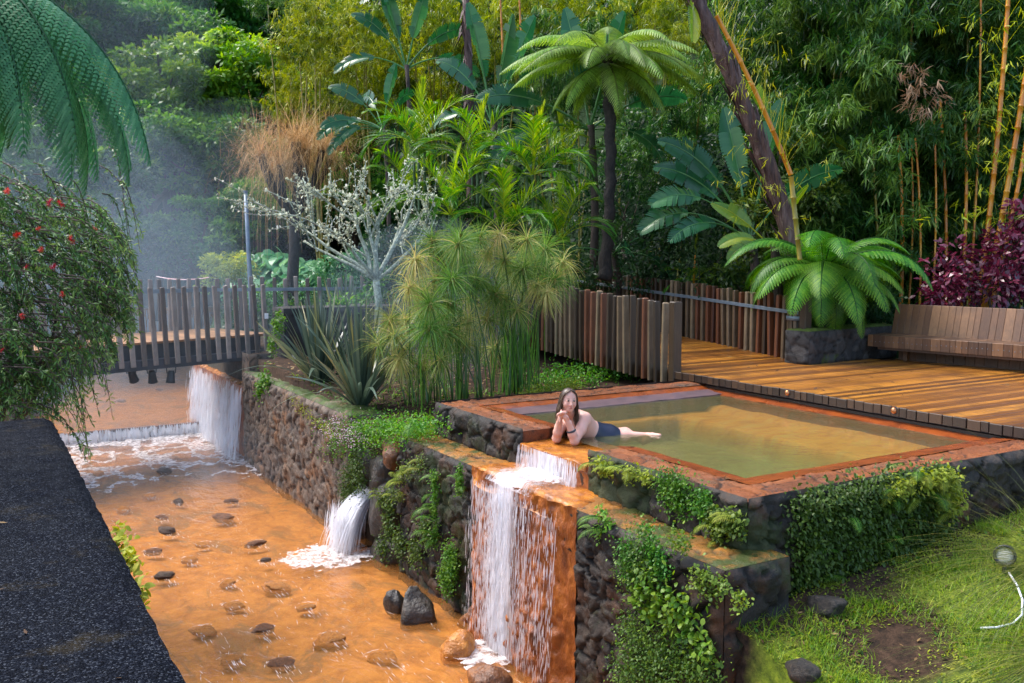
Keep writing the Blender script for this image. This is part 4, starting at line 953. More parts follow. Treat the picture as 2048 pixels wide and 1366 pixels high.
for (px, py, wpx, mn, lab) in RS:
    zz = 0 if py > 860 else .26; p = atz(px, py + 6, zz); d = p[0] * math.sin(CA) + p[1] * math.cos(CA); s = wpx * d / 1850 / 2
    n = 9; a = rq.normal(PI / 2, .9, n); q = np.c_[p[0] + np.cos(a) * s * rq.uniform(.9, 1.25, n), p[1] + np.sin(a) * s * .8 * rq.uniform(.9, 1.25, n), np.full(n, zz + .012)]
    D = np.c_[-np.sin(a), np.cos(a), 0 * a] * rq.choice([-1, 1], n)[:, None]; V, F = strips(q, D, rq.uniform(.02, .09, n), rq.uniform(.004, .012, n), 0, (.2, 1, .2), side=np.cross(D, UP)); rs.add(V, F)
    n = 16; q = np.c_[p[0] + rq.normal(0, s * .6, n), p[1] - rq.uniform(.2, 3, n) * s, np.full(n, zz + .010)]; V, F = strips(q, (0, -1, 0), rq.uniform(.04, .16, n), rq.uniform(.003, .008, n), 0, (.2, 1, .2), side=(1, 0, 0)); rs.add(V, F)
n = 900; X = rq.uniform(.8, 4.2, n); Y = rq.uniform(4.5, 16, n); k = fbm(X * 1.6, Y * .5, 3, 3) > .56; X = X[k]; Y = Y[k]; n = len(X)
V, F = strips(np.c_[X, Y, np.full(n, .010)], np.c_[rq.normal(0, .35, n), -np.ones(n), np.zeros(n)], rq.uniform(.03, .16, n), rq.uniform(.003, .008, n), 0, (.15, 1, .15), side=(1, 0, 0)); rs.add(V, F)
kind(rs.ob('ripples', M['foam']), 'stuff')
BL = [((3.90, 8.60, .08), (.26, .21, .24), 'rock', 'large dark triangular boulder at the foot of the pool wall', 11), ((3.80, 8.94, .05), (.14, .12, .16), 'rock', 'smaller dark boulder leaning behind the triangular boulder', 12),
      ((3.93, 7.66, .03), (.22, .17, .17), 'rock_orange', 'ochre wet boulder at the foot of the tall waterfall', 13), ((3.85, 7.02, -.02), (.26, .20, .17), 'rock_rust', 'wet reddish boulder in the splash at the bottom of the photo', 14),
      ((4.52, 10.42, 1.38), (.26, .34, .26), 'rock_rust', 'rounded brown boulder capping the broken end of the pool ledge', 15), ((4.46, 10.78, 1.02), (.24, .26, .26), 'rock', 'dark boulder beside the water spout opening', 16),
      ((4.52, 10.62, .55), (.30, .40, .5), 'rock', 'dark boulder half hidden by ferns below the ledge end', 17), ((4.62, 11.40, 1.05), (.26, .24, .26), 'rock', 'dark boulder overhanging the water spout', 18),
      ((4.55, 10.6, .0), (.30, .45, .34), 'rock', 'dark stone at water level between spout and pool wall', 19), ((4.66, 11.2, .5), (.20, .5, .30), 'rock', 'dark recessed stone behind the water spout', 20),
      ((4.45, 8.30, -.02), (.22, .22, .2), 'rock_rust', 'brown stone at the water line left of the orange curtain', 27)]
for (p, s, mn, lab, sd) in BL:
    tag(ob('boulder', rock_mesh('boulder', mn, sd, s, .4, .75, .5 if sd == 11 else 0), None, p, (0, 0, sd)), lab, 'boulder', 'boulders at the foot of the walls')
GR = [(1548, 1225, .16, 'dark stone bedded against the lower wall corner'), (1700, 1170, .20, 'dark flat stone under the leafy pool wall'), (1650, 1212, .15, 'dark pitted stone at the top of the grass slope'), (1445, 1285, .16, 'dark stone on the bank edge below the wall corner'),
      (1535, 1300, .17, 'blue grey wet stone at the left edge of the grass'), (1600, 1338, .12, 'small dark stone below the blue grey wet stone'), (1490, 1345, .17, 'dark stone in the bottom creepers'), (1625, 1362, .10, 'tiny dark stone at the bottom edge of the grass')]
for k, (px, py, s, lab) in enumerate(GR):
    p = atz(px, py, 1.15)
    for _ in range(6): p = atz(px, py, float(gz(p[0], p[1])) + s * .2)
    tag(ob('garden_stone', rock_mesh('garden_stone', 'rock', 60 + k, (1, .8, .62), .5, .8), None, p, (0, 0, k), s), lab, 'stone', 'stones at the edge of the grass slope')
# garden spotlight and hose in the grass
p = at(2010, 1110, 7.1); o = thing('garden_spotlight', 'round black garden spotlight with pale lens in the wiry grass', 'spotlight', p)
rot = np.array(Euler((0, 0, 0)).to_matrix())
ax = nrm(np.array([0, 0, CH]) - p - np.array([.6, 0, .8])); a2 = nrm(np.cross(ax, UP)); a3 = np.cross(a2, ax); Rm = np.stack([a2, a3, ax], 1)
V, F = lathe([(.001, -.12), (.05, -.115), (.074, -.05), (.08, .03), (.082, .05), (.066, .052), (.060, .03), (.001, .03)], 26); ob('housing', mesh_np('housing', V @ Rm.T, F, M['black'], True), o)
V, F = lathe([(.001, .044), (.03, .043), (.058, .036), (.061, .031)], 26); ob('lens', mesh_np('lens', V @ Rm.T, F, M['lens'], True), o)
V, F = tube([(0, 0, 0), (0, 0, -.15), (0.02, .02, -.3)], .016, 8); ob('stake', mesh_np('stake', V, F, M['black'], True), o)
hp = []
for (px, py) in ((2018, 1146), (2034, 1170), (2045, 1200), (2044, 1230), (2026, 1247), (1992, 1255), (1960, 1256)):
    q = atz(px, py, 1.2)
    for _ in range(5): q = atz(px, py, float(gz(q[0], q[1])) + .02)
    hp.append(q)
tag(ob('hose', mesh_np('hose', *tube(np.array(hp), .008, 7), M['hose'], True)), 'thin white hose curling through the bright moss', 'hose')
# ================================================================== vegetation
def vary(me, mname):
    m = me.copy(); m.materials.clear(); m.materials.append(M[mname]); return m
def cloud(b, c, rad, n, L, W, t=.5, ts=.15, droop=.5, out=.7, up=.2, shell=.5, r=rng, prof=(.2, 1, .05), zt=0.0):
    """leaves through an ellipsoid, pointing outwards"""
    d = nrm(r.normal(size=(n, 3))); q = (shell + (1 - shell) * r.random(n)) ** (1 / 2)
    P = d * q[:, None]
    D = nrm(d * out + r.normal(size=(n, 3)) * .6 + np.array([0, 0, up]))
    V, F = strips(np.asarray(c) + P * np.asarray(rad), D, L * r.uniform(.6, 1.25, n), W * r.uniform(.7, 1.2, n), droop, prof, roll=r.uniform(-1.2, 1.2, n))
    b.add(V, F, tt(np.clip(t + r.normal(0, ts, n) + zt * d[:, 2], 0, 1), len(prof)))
def clumped(b, c, rad, nc, n, cr, L, W, t=.5, tvar=.2, flat=.5, seed=0, low=-.35, droop=.5, up=.15):
    """crown of many leafy pads spread over an uneven ellipsoid"""
    r = np.random.default_rng(seed); k = 0
    while k < nc:
        d = nrm(r.normal(size=3))
        if d[2] < low: continue
        q = r.uniform(.45, 1.0) ** .6
        p = np.asarray(c) + d * q * np.asarray(rad)
        s = cr * r.uniform(.6, 1.35)
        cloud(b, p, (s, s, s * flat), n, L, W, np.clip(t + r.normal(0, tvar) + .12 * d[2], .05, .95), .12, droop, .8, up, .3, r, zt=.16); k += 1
def limbs(b, base, tips, r0, r1, seed=1, wob=.15, n=9):
    r = random.Random(seed)
    for tp in tips:
        a = np.asarray(base, float); c = np.asarray(tp, float); s = np.linspace(0, 1, n)[:, None]
        L = np.linalg.norm(c - a)
        w = np.stack([np.sin(s[:, 0] * PI * r.uniform(1, 2)) * r.uniform(-wob, wob) * L for _ in range(3)], 1)
        V, F = tube(a + (c - a) * np.c_[s ** 1.15, s ** 1.15, s ** .9] + w, r0 + (r1 - r0) * s[:, 0] ** .7, 6); b.add(V, F)

# ---- forest trees behind the river
src = {}
def tree_src(seed, mats_, nc=46, n=230, L=.11, W=.055, flat=.42, cr=.30, t=.45):
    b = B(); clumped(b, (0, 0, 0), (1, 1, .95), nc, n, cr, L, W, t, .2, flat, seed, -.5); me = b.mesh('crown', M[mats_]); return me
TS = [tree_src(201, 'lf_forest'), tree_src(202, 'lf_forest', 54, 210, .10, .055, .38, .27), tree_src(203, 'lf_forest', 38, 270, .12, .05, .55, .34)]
tb = B(); limbs(tb, (0, 0, -2.6), [(0, 0, -.2)], .10, .05, 5, .04); limbs(tb, (0, 0, -.8), [(.6, .2, .3), (-.5, .4, .2), (.1, -.6, .4), (-.2, -.1, .75), (.35, .55, .1)], .05, .012, 6)
TRUNK = tb.mesh('trunk', M['trunk'])
TM = {}
def tree(px, py, d, rpx, v, mname, label, squash=1.0, group='forest trees behind the river', cat='tree'):
    s = rpx * d / 1850; p = at(px, py, d)
    if (v, mname) not in TM: TM[(v, mname)] = vary(TS[v], mname)
    o = thing('forest_tree', label, cat, (p[0], p[1], p[2] - s * 2.2), random.uniform(0, 6), group)
    ob('crown', TM[(v, mname)], o, (0, 0, s * 2.2), None, (s, s, s * squash)); ob('trunk', TRUNK, o, (0, 0, s * 2.2), None, s)
FT = [(130, 40, 35, 120, 1, 'lf_forest', 'hazy green tree behind the top of the hanging fern fronds'), (250, 90, 37, 120, 0, 'lf_forest', 'hazy green tree at the top between fern fronds and vivid trees'), (330, 120, 36, 120, 2, 'lf_forest', 'green tree just above the bright layered tree'),
      (60, 260, 33, 140, 1, 'lf_forest', 'misty green tree behind the drooping frond tips'), (250, 230, 34, 120, 2, 'lf_forest_y', 'yellow green tree rising from the mist beside the hanging fronds'),
      (335, 190, 33, 120, 0, 'lf_forest_y', 'bright layered tree between the hanging fern fronds and the orange twigged willow'), (455, 180, 34, 115, 1, 'lf_forest_y', 'sunlit yellow green tree behind the orange twigged willow'),
      (300, 330, 31, 120, 1, 'lf_forest', 'mid green tree standing in the mist right of the hanging fronds'), (430, 340, 32, 125, 2, 'lf_forest', 'mid green tree behind the left side of the willow'),
      (160, 340, 28, 130, 0, 'lf_forest', 'misty green tree behind the hanging fern fronds'), (210, 470, 27, 110, 1, 'lf_forest', 'low mid green tree above the flowering bush'), (400, 490, 29, 95, 0, 'lf_forest', 'low tree in the mist above the footbridge'),
      (520, 440, 30, 95, 2, 'lf_forest', 'green tree in the mist behind the lamp post'), (380, 50, 40, 125, 2, 'lf_forest', 'vivid green tree high above the bright layered tree'),
      (480, 50, 42, 120, 1, 'lf_forest', 'vivid green tree at the top beside the arching bamboo'), (215, 130, 38, 130, 2, 'lf_olive', 'dull olive tree above the hanging fern fronds'), (90, 120, 40, 150, 0, 'lf_olive', 'dull olive tree at the far top corner behind the fern fronds'),
      (280, 20, 46, 140, 0, 'lf_olive', 'hazy olive tree at the top edge left of the vivid trees'), (590, 90, 44, 120, 2, 'lf_dark', 'dark tree behind the arching bamboo'), (640, 330, 34, 120, 1, 'lf_olive', 'dull green tree filling in behind the willow crown'),
      (30, 430, 30, 140, 2, 'lf_forest', 'green tree behind the red flowered bush at the left edge'), (700, 420, 31, 110, 0, 'lf_forest', 'green tree behind the white lichened branches'), (600, 470, 33, 90, 1, 'lf_dark', 'dark tree behind the willow trunk'),
      (-60, 250, 36, 170, 1, 'lf_forest', 'green tree mostly hidden by the hanging fronds'), (1300, 60, 36, 170, 1, 'lf_forest_y', 'yellow green tree behind the crown of the umbrella tree fern'), (1500, 60, 34, 150, 0, 'lf_forest', 'green tree behind the top of the leaning purple trunk'),
      (560, 260, 36, 120, 0, 'lf_forest', 'green tree right behind the top of the willow')]
for a in FT: tree(*a)

# ---- bamboo
def sprays(b, P, r, nl=8, L=.17, W=.022, tl=.5, tv=.15, hang=1.0, spread=.75):
    n = len(P)
    D0 = nrm(np.c_[r.normal(size=(n, 2)), r.normal(-.25 * hang, .35, n)])
    tw = r.uniform(.15, .45, n)
    V, F = strips(P - D0 * tw[:, None] * .8, D0, tw, .006, .5, (1, .8, .6)); b.add(V, F, .85)
    PP = np.repeat(P, nl, 0) + r.normal(0, .035, (n * nl, 3))
    DD = nrm(np.repeat(D0, nl, 0) * .9 + r.normal(size=(n * nl, 3)) * spread + np.array([0, 0, -.55 * hang]))
    V, F = strips(PP, DD, L * r.uniform(.6, 1.25, n * nl), W * r.uniform(.8, 1.2, n * nl), .5 * hang, (.25, 1, .7, .03), roll=r.normal(0, .7, n * nl))
    b.add(V, F, tt(np.clip(tl + np.repeat(r.normal(0, tv, n), nl) + r.normal(0, .07, n * nl), 0, 1), 4))
def bam_foliage(seed, nclump, nper, rad, cr, **k):
    r = np.random.default_rng(seed); b = B()
    for i in range(nclump):
        d = nrm(r.normal(size=3)); c = d * r.uniform(.35, 1) ** .5 * np.asarray(rad); s = cr * r.uniform(.6, 1.4)
        q = nrm(r.normal(size=(nper, 3))) * (r.random(nper) ** .45)[:, None]
        kk = dict(k); kk['tl'] = np.clip(k.get('tl', .5) + r.normal(0, .14), .08, .92)
        sprays(b, c + q * np.array([s, s, s * .62]), r, **kk)
    return b
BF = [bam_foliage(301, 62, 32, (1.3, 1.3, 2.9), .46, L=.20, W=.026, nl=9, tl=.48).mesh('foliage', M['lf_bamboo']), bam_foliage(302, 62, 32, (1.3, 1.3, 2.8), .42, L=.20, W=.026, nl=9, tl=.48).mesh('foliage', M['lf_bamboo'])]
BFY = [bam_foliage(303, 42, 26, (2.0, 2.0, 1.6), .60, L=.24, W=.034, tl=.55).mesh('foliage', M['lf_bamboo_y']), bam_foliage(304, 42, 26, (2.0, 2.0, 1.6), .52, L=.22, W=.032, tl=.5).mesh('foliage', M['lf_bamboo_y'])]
def culm(b, p0, p1, r0, r1, bow=(0, 0, 0), n=13):
    p0 = np.asarray(p0, float); p1 = np.asarray(p1, float); L = np.linalg.norm(p1 - p0)
    nn = max(4, int(L / .36)); s = []; rad = []
    for i in range(nn):
        for f, k in ((0.0, 1.0), (.06, .9), (.5, .9), (.94, .9), (.97, 1.12)):
            s.append((i + f) / nn); rad.append(k)
    s = np.array(s)[:, None]; rr_ = (r0 + (r1 - r0) * s[:, 0]) * np.array(rad)
    V, F = tube(p0 + (p1 - p0) * s + np.asarray(bow) * (4 * s * (1 - s)), rr_, 9); b.add(V, F)
cl = B(); culm(cl, (0, 0, 0), (0, 0, 6.5), .035, .02, (.05, 0, 0)); CULM = cl.mesh('culm', M['culm'], True); CULMG = vary(CULM, 'culm_green')
def bamboo(px, py, d, v, label, zb, nc=5, mname=None, lib=BF, sc=1.0, group='dark green bamboos by the deck', culms=True, lean=.12, cm=None):
    p = at(px, py, d); o = thing('bamboo', label, 'bamboo', (p[0], p[1], zb), random.uniform(0, 6), group)
    me = lib[v % 2]
    if mname: me = TM.setdefault((id(lib), v % 2, mname), vary(me, mname))
    ob('foliage', me, o, (0, 0, p[2] - zb), None, sc)
    for k in range(nc):
        a = random.uniform(0, 6.28); q = random.uniform(.1, .5)
        ob('culm', cm or random.choice((CULM, CULMG, CULMG)), o, (q * math.cos(a), q * math.sin(a), -.1), (random.uniform(-lean, lean), random.uniform(-lean, lean), 0), random.uniform(.8, 1.15))
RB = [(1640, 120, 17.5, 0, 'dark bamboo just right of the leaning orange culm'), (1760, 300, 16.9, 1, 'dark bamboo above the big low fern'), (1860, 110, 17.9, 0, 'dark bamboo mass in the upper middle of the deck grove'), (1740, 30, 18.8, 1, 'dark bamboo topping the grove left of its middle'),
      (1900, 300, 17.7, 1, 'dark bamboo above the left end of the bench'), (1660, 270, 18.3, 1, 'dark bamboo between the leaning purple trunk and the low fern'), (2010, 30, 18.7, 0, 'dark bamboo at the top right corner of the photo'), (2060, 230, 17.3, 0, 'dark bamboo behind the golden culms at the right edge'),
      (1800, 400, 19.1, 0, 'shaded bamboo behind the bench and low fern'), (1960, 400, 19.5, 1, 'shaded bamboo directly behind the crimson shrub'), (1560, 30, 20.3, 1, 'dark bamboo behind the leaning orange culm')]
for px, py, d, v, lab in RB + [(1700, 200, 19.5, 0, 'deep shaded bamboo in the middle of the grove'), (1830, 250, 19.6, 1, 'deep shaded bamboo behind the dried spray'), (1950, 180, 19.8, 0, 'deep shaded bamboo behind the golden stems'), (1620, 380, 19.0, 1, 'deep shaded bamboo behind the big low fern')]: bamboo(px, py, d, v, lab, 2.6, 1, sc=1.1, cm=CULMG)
# dry spray in the grove
b = B(); r = np.random.default_rng(8)
q = np.array([at(1838 + r.normal(0, 22), 185 + r.normal(0, 24), 15.4 + r.normal(0, .15)) for _ in range(30)]); c0 = q.mean(0); sprays(b, q - c0, r, 8, .17, .022, .6, .2)
tag(b.ob('dry_bamboo_spray', M['lf_bamboo_dry'], loc=c0), 'pale dried bamboo spray hanging in the dark grove', 'bamboo spray')
# golden culms at the right edge and the leaning one
g = thing('golden_bamboo', 'tall golden bamboo stems rising behind the crimson shrub', 'bamboo', at(1970, 560, 14.2))
base = np.array(g.location)
for (x0, y0, x1, y1, d, rad) in ((1952, 640, 2018, -30, 15.9, .050), (1962, 640, 2066, 40, 15.8, .056), (1974, 640, 2062, 215, 15.6, .042), (1936, 640, 1962, -30, 16.4, .024), (1890, 640, 1880, 200, 16.6, .032), (1862, 640, 1868, 240, 16.4, .022), (1920, 640, 1930, 220, 16.3, .034), (1800, 640, 1796, 270, 16.8, .038), (1838, 640, 1830, 270, 16.5, .024), (1815, 640, 1822, 270, 16.9, .02)):
    b = B(); culm(b, at(x0, y0, d) - base, at(x1, y1, d) - base, rad, rad * .8, RIGHT * .06); b.ob('culm', M['culm'], g, True)
b = B(); r = np.random.default_rng(9)
for (x0, y0, x1, y1) in ((1962, 560, 2018, -30), (1972, 540, 2062, 70), (1990, 560, 2060, 225)):
    for k in range(18):
        s = r.random(); p = at(x0 + (x1 - x0) * s, y0 + (y1 - y0) * s, 15.6) - base
        V, F = strips(p, nrm(RIGHT * r.normal() * .7 + UP * .8 + FWD * r.normal() * .4), r.uniform(.3, .9), .008, .2, (1, .8, .5, .2)); b.add(V, F, 1.0)
b.ob('twigs', M['lf_bamboo_y'], g)
b = B(); q = np.array([at(1985 + r.normal(0, 45), r.uniform(20, 470), 15.2 + r.normal(0, .3)) for _ in range(70)]) - base; sprays(b, q, r, 6, .15, .018, .75, .15); b.ob('foliage', M['lf_bamboo_y'], g)
lc = thing('leaning_culm', 'orange bamboo stem leaning beside the purple trunk', 'bamboo', at(1582, 350, 14.3)); base = np.array(lc.location)
b = B(); culm(b, np.zeros(3), at(1432, 30, 14.0) - base, .042, .035, RIGHT * .05); b.ob('culm', M['culm'], lc, True)
b = B(); culm(b, at(1600, 520, 14.4) - base, at(1582, 352, 14.3) - base, .042, .042); b.ob('culm', M['culm_green'], lc, True)
b = B()
for k in range(60):
    s = r.random(); p = at(1582 - 150 * s, 350 - 320 * s, 14.2) - base
    V, F = strips(p, nrm(RIGHT * r.uniform(-.2, .6) + UP * .9 + FWD * r.normal() * .3), r.uniform(.3, 1.0), .010, .15, (1, .8, .5, .2)); b.add(V, F, 1.0)
q = np.array([at(1500 + r.normal(20, 50), r.uniform(60, 480), 14.2 + r.normal(0, .2)) for _ in range(60)]) - base; sprays(b, q, r, 6, .13, .014, .75, .15); b.ob('foliage', M['lf_bamboo_y'], lc)
# yellow bamboo behind
YB_ = [(640, 70, 25, 0, 'arching olive bamboo crown left of the paddle leaved plant', 'lf_bamboo_y', .72), (590, 30, 27, 1, 'bamboo crown at the top above the willow', 'lf_bamboo', .8), (650, 190, 29, 1, 'yellow bamboo thicket above the willow crown', 'lf_bamboo_y', .95), (745, 30, 28, 0, 'yellow bamboo at the top left of the torn paddle leaves', 'lf_bamboo_y', 1.0),
       (860, 110, 30, 1, 'yellow green bamboo behind the shaggy palm stem', 'lf_bamboo_y', .9), (990, 50, 28, 0, 'yellow bamboo between the shaggy stem and the tree fern', 'lf_bamboo_y', 1.0), (1090, 40, 29, 1, 'yellow bamboo above the left of the tree fern', 'lf_bamboo_y', 1.0), (1230, 10, 27, 0, 'yellow bamboo above the tree fern crown', 'lf_bamboo_y', .9),
       (1350, 130, 26, 1, 'yellow green bamboo behind the leaning trunk top', 'lf_bamboo_y', .8), (900, -10, 31, 1, 'yellow bamboo at the top edge behind the shaggy stem', 'lf_bamboo_y', 1.0), (1150, 130, 26, 0, 'olive bamboo behind the tree fern fronds', 'lf_bamboo', 1.0), (1330, 300, 22, 1, 'dim bamboo in the dark gap right of the fern trunk', 'lf_bamboo', .75),
       (1450, 210, 21, 0, 'dim bamboo in the dark gap behind the leaning trunk', 'lf_bamboo', .7), (690, 150, 33, 0, 'far yellow bamboo behind the torn paddle leaves', 'lf_bamboo_y', 1.1), (800, 200, 33, 1, 'far yellow bamboo behind the areca palms', 'lf_bamboo_y', 1.0), (1420, 0, 30, 1, 'yellow bamboo at the top edge left of the dark grove', 'lf_bamboo_y', 1.0)]
for px, py, d, v, lab, mn, sc in YB_:
    p = at(px, py, d); bamboo(px, py, d, v, lab, max(2.3, p[2] - 6), 3, mn, BFY, sc, 'yellow bamboos on the far slope', cm=CULMG)
o = thing('far_culms', 'two slim golden bamboo stems rising behind the tree fern', 'bamboo', at(1005, 110, 23))
for x0, x1, y1, d in ((1006, 1000, -20, 23), (1044, 1038, -20, 23.4)): b = B(); culm(b, at(x0, 112, d) - np.array(o.location), at(x1, y1, d) - np.array(o.location), .03, .025); b.ob('culm', M['culm'], o, True)

# ---- fronds and paddle leaves shared by many plants
rf = np.random.default_rng(21)
FERN = {}
for key, mn, L, W, npair, el, dr, t0 in (('tree', 'lf_treefern', 2.1, .40, 30, R(16), 1.05, .5), ('tree2', 'lf_treefern', 2.0, .38, 28, R(30), 1.4, .6), ('low', 'lf_fern', 1.35, .30, 30, R(48), 2.2, .45), ('low2', 'lf_fern', 1.2, .28, 28, R(25), 1.7, .6), ('cool', 'lf_fern_cool', 2.3, .46, 34, R(2), 1.35, .45), ('cool2', 'lf_fern_cool', 2.2, .46, 34, R(10), 1.8, .5), ('small', 'lf_cover', .5, .13, 16, R(50), 1.5, .6), ('small_y', 'lf_moss', .4, .12, 14, R(40), 1.6, .55)):
    FERN[key] = fern_frond(L, W, npair, el, dr, rf, t0, 7 if 'small' in key else 11, 1.5 if 'cool' in key else .8 if 'tree' in key else .5, pl=.14 if 'cool' in key else .17).mesh('frond', M[mn])
PALM = {}
for key, L, W, npair, el, dr, t0 in (('up', 1.6, .46, 30, R(68), 1.7, .58), ('mid', 1.6, .48, 30, R(48), 2.2, .40), ('low', 1.4, .46, 28, R(20), 1.7, .28), ('spear', 1.25, .38, 30, R(82), .5, .85)):
    PALM[key] = palm_frond(L, W, npair, el, dr, rf, .03, .9, 58 if key != 'spear' else 28, t0, .5 if key != 'low' else .25).mesh('frond', M['lf_areca'])
PADD = {}
for key, mn, L, W, el, dr, pet, torn, t0 in (('up', 'lf_strel', 1.5, .55, R(80), .5, .7, .08, .5), ('mid', 'lf_strel', 1.4, .52, R(58), 1.2, .8, .22, .45), ('low', 'lf_strel', 1.3, .50, R(32), 1.5, .8, .4, .4), ('arch', 'lf_strel', 1.0, .48, R(50), 1.7, 1.3, .5, .62), ('fresh', 'lf_strel_l', 1.0, .45, R(35), 1.5, .6, .25, .7), ('fresh_up', 'lf_strel_l', 1.1, .45, R(68), .9, .7, .12, .55)):
    PADD[key] = blade_leaf(L, W, el, dr, rf, 28, pet, torn, t0).mesh('leaf', M[mn])
def put(root, name, me, az, sc=1.0, off=(0, 0, 0), tilt=0.0):
    """az: 0 = towards image right, 90 = away from the camera, -90 = towards the camera"""
    return ob(name, me, root, off, (0, R(tilt), R(az) - CA), sc)

# umbrella tree fern
p = at(1213, 112, 18); base = at(1208, 560, 17.8)
tf = thing('tree_fern', 'tall tree fern with dark slim trunk and umbrella of pale fronds', 'tree fern', base)
q = p - base; s = np.linspace(0, 1, 40)[:, None]
b = B(); V, F = tube(q * s + RIGHT * .10 * np.sin(s * PI) + RIGHT * .02 * np.sin(s * 47), .085 + .06 * np.exp(-s[:, 0] * 5) + .02 * np.sin(s[:, 0] * 90) * .6 + .03 * s[:, 0], 12); b.add(V, F); b.ob('trunk', M['fern_trunk'], tf, True)
for k in range(32):
    az = k * 360 / 32 + random.uniform(-7, 7); key = 'tree' if k % 3 else 'tree2'
    put(tf, 'frond', FERN[key], az, random.uniform(.86, 1.08), q + np.array([0, 0, random.uniform(-.06, .1)]), random.uniform(-8, 14))
for k in range(7): put(tf, 'frond', FERN['tree'], k * 51 + 20, random.uniform(.7, .9), q - UP * .1, 34)
# big low fern by the low wall
p = at(1648, 540, 15.0); lf = thing('low_fern', 'big lush green fern arching over the low black wall', 'fern', p - UP * 1.3)
b = B(); V, F = tube(np.array([(0, 0, -.5), (0, 0, .5), (.02, 0, 1.3)]), [.13, .12, .10], 12); b.add(V, F); b.ob('trunk', M['fern_trunk'], lf, True)
for k in range(30):
    put(lf, 'frond', FERN['low' if k % 2 else 'low2'], k * 137.5, random.uniform(1.1, 1.5), (0, 0, 1.3), random.uniform(-12, 22))
for k in range(14): put(lf, 'frond', FERN['low2' if k % 2 else 'low'], k * 137.5 + 60, random.uniform(.7, 1.1), (0, 0, random.uniform(1.1, 1.3)), random.uniform(18, 66))
# fronds of a tree fern reaching in at the upper left
p = at(-70, -90, 6.4); uf = thing('hanging_tree_fern', 'bluish tree fern fronds hanging in from the upper left corner', 'tree fern', p - UP * 4.3)
b = B(); V, F = tube(np.array([-RIGHT * 1.3, -RIGHT * .7 + UP * 2.2, UP * 4.3]), [.14, .11, .12], 12); b.add(V, F); b.ob('trunk', M['fern_trunk'], uf, True)
for az, sc, key, tl in ((-2, .86, 'cool', 22), (-12, .80, 'cool', 38), (-24, .78, 'cool', 28), (12, .84, 'cool', 30), (26, .80, 'cool', 40), (-40, .74, 'cool', 34), (4, .66, 'cool2', 40), (-60, .72, 'cool2', 30), (40, .8, 'cool', 26), (-18, .62, 'cool2', 50), (60, .8, 'cool', 30), (-80, .7, 'cool2', 36), (-34, .62, 'cool', 52), (18, .6, 'cool', 54), (110, .8, 'cool', 10), (170, .8, 'cool', 0), (-48, .6, 'cool', 50), (0, .7, 'cool', 60)):
    put(uf, 'frond', FERN[key], az, sc, (0, 0, 4.3), tl)
# areca palms
AP = [(838, 300, 18.2, 'areca palm with the yellowest fan of fronds, left of the group', 1.05), (955, 330, 17.6, 'areca palm in the middle of the group with upright young leaf', 1.0), (1065, 350, 17.2, 'areca palm right in the group with tall pale spear fronds', 1.05), (900, 430, 16.8, 'areca palm low in the group behind the lichened tree', 1.0), (1010, 470, 16.4, 'areca palm just above the papyrus heads', .95), (1120, 480, 17.0, 'areca palm nearest the tree fern trunk', .95), (820, 400, 19.0, 'areca palm behind the left of the lichened branches', .95), (1130, 330, 19.5, 'areca palm under the tree fern crown', 1.0)]
for i, (px, py, d, lab, sc) in enumerate(AP):
    p = at(px, py, d); zb = 2.2; o = thing('areca_palm', lab, 'palm', (p[0], p[1], zb), 0, 'areca palms beyond the papyrus'); h = p[2] - zb
    for k in range(3):
        a = k * 2.1; b = B(); culm(b, (.1 * math.cos(a), .1 * math.sin(a), -.2), (.12 * math.cos(a), .12 * math.sin(a), h), .035, .03); b.ob('stem', M['stem_green'], o, True)
    for k in range(13):
        key = ('up', 'mid', 'low', 'mid', 'up', 'low')[k % 6]; put(o, 'frond', PALM[key], k * 137.5 + i * 40, sc * random.uniform(.75, 1.0), (0, 0, h), random.uniform(-8, 8))
    put(o, 'frond', PALM['spear'], -60 + i * 30, sc, (0, 0, h), 0)
p = at(1388, 556, 18.0); o = thing('young_palm', 'small yellow palm with a new spear leaf above the railed fence', 'palm', p - UP * .6)
for k in range(10): put(o, 'frond', PALM['mid' if k % 2 else 'low'], k * 137.5 + 10, random.uniform(.48, .6), (0, 0, .55), 0)
b = B(); V, F = tube([(0, 0, 0), (0.0, 0, .7), (.02, 0, 1.05)], [.03, .02, .012], 7); b.add(V, F); b.ob('stem', M['culm'], o, True)
put(o, 'frond', PALM['spear'], 60, .34, (.02, 0, 1.0), 0)
# paddle leaved giants
def paddle(label, px, py, d, leaves, stem=0.0, sc=1.0, shaggy=False, zb=2.3):
    p = at(px, py, d); o = thing('paddle_plant', label, 'plant', (p[0], p[1], min(zb, p[2] - .3)), 0, 'paddle leaved plants'); h = p[2] - o.location[2]
    b = B(); s = np.linspace(0, 1, 14)[:, None]; V, F = tube(np.array([0, 0, 1.0]) * s * h + RIGHT * .12 * np.sin(s * 3), .10 * sc - .03 * s[:, 0] + .012 * np.sin(s[:, 0] * 40), 10); b.add(V, F)
    b.ob('trunk', M['purple_trunk'] if shaggy else M['trunk'], o, True)
    for (az, key, k, tl) in leaves: put(o, 'leaf', PADD[key], az, k * sc, (0, 0, h - .1), tl)
    if shaggy:
        b = B(); n = 130; r = np.random.default_rng(5); z = r.uniform(.55, 1, n) * h
        V, F = strips(np.c_[r.normal(0, .05, n), r.normal(0, .05, n), z], np.c_[r.normal(size=(n, 2)) * .5, -np.ones(n)], r.uniform(.2, .6, n), r.uniform(.02, .06, n), .5, (.5, 1, .7, .2)); b.add(V, F, tt(r.random(n), 4)); b.ob('dead_sheaths', M['purple_trunk'], o)
fan = lambda a, ks: [(a + (0 if i % 2 else 180) + random.uniform(-25, 25), k, random.uniform(.85, 1.1), random.uniform(-8, 8)) for i, k in enumerate(ks)]
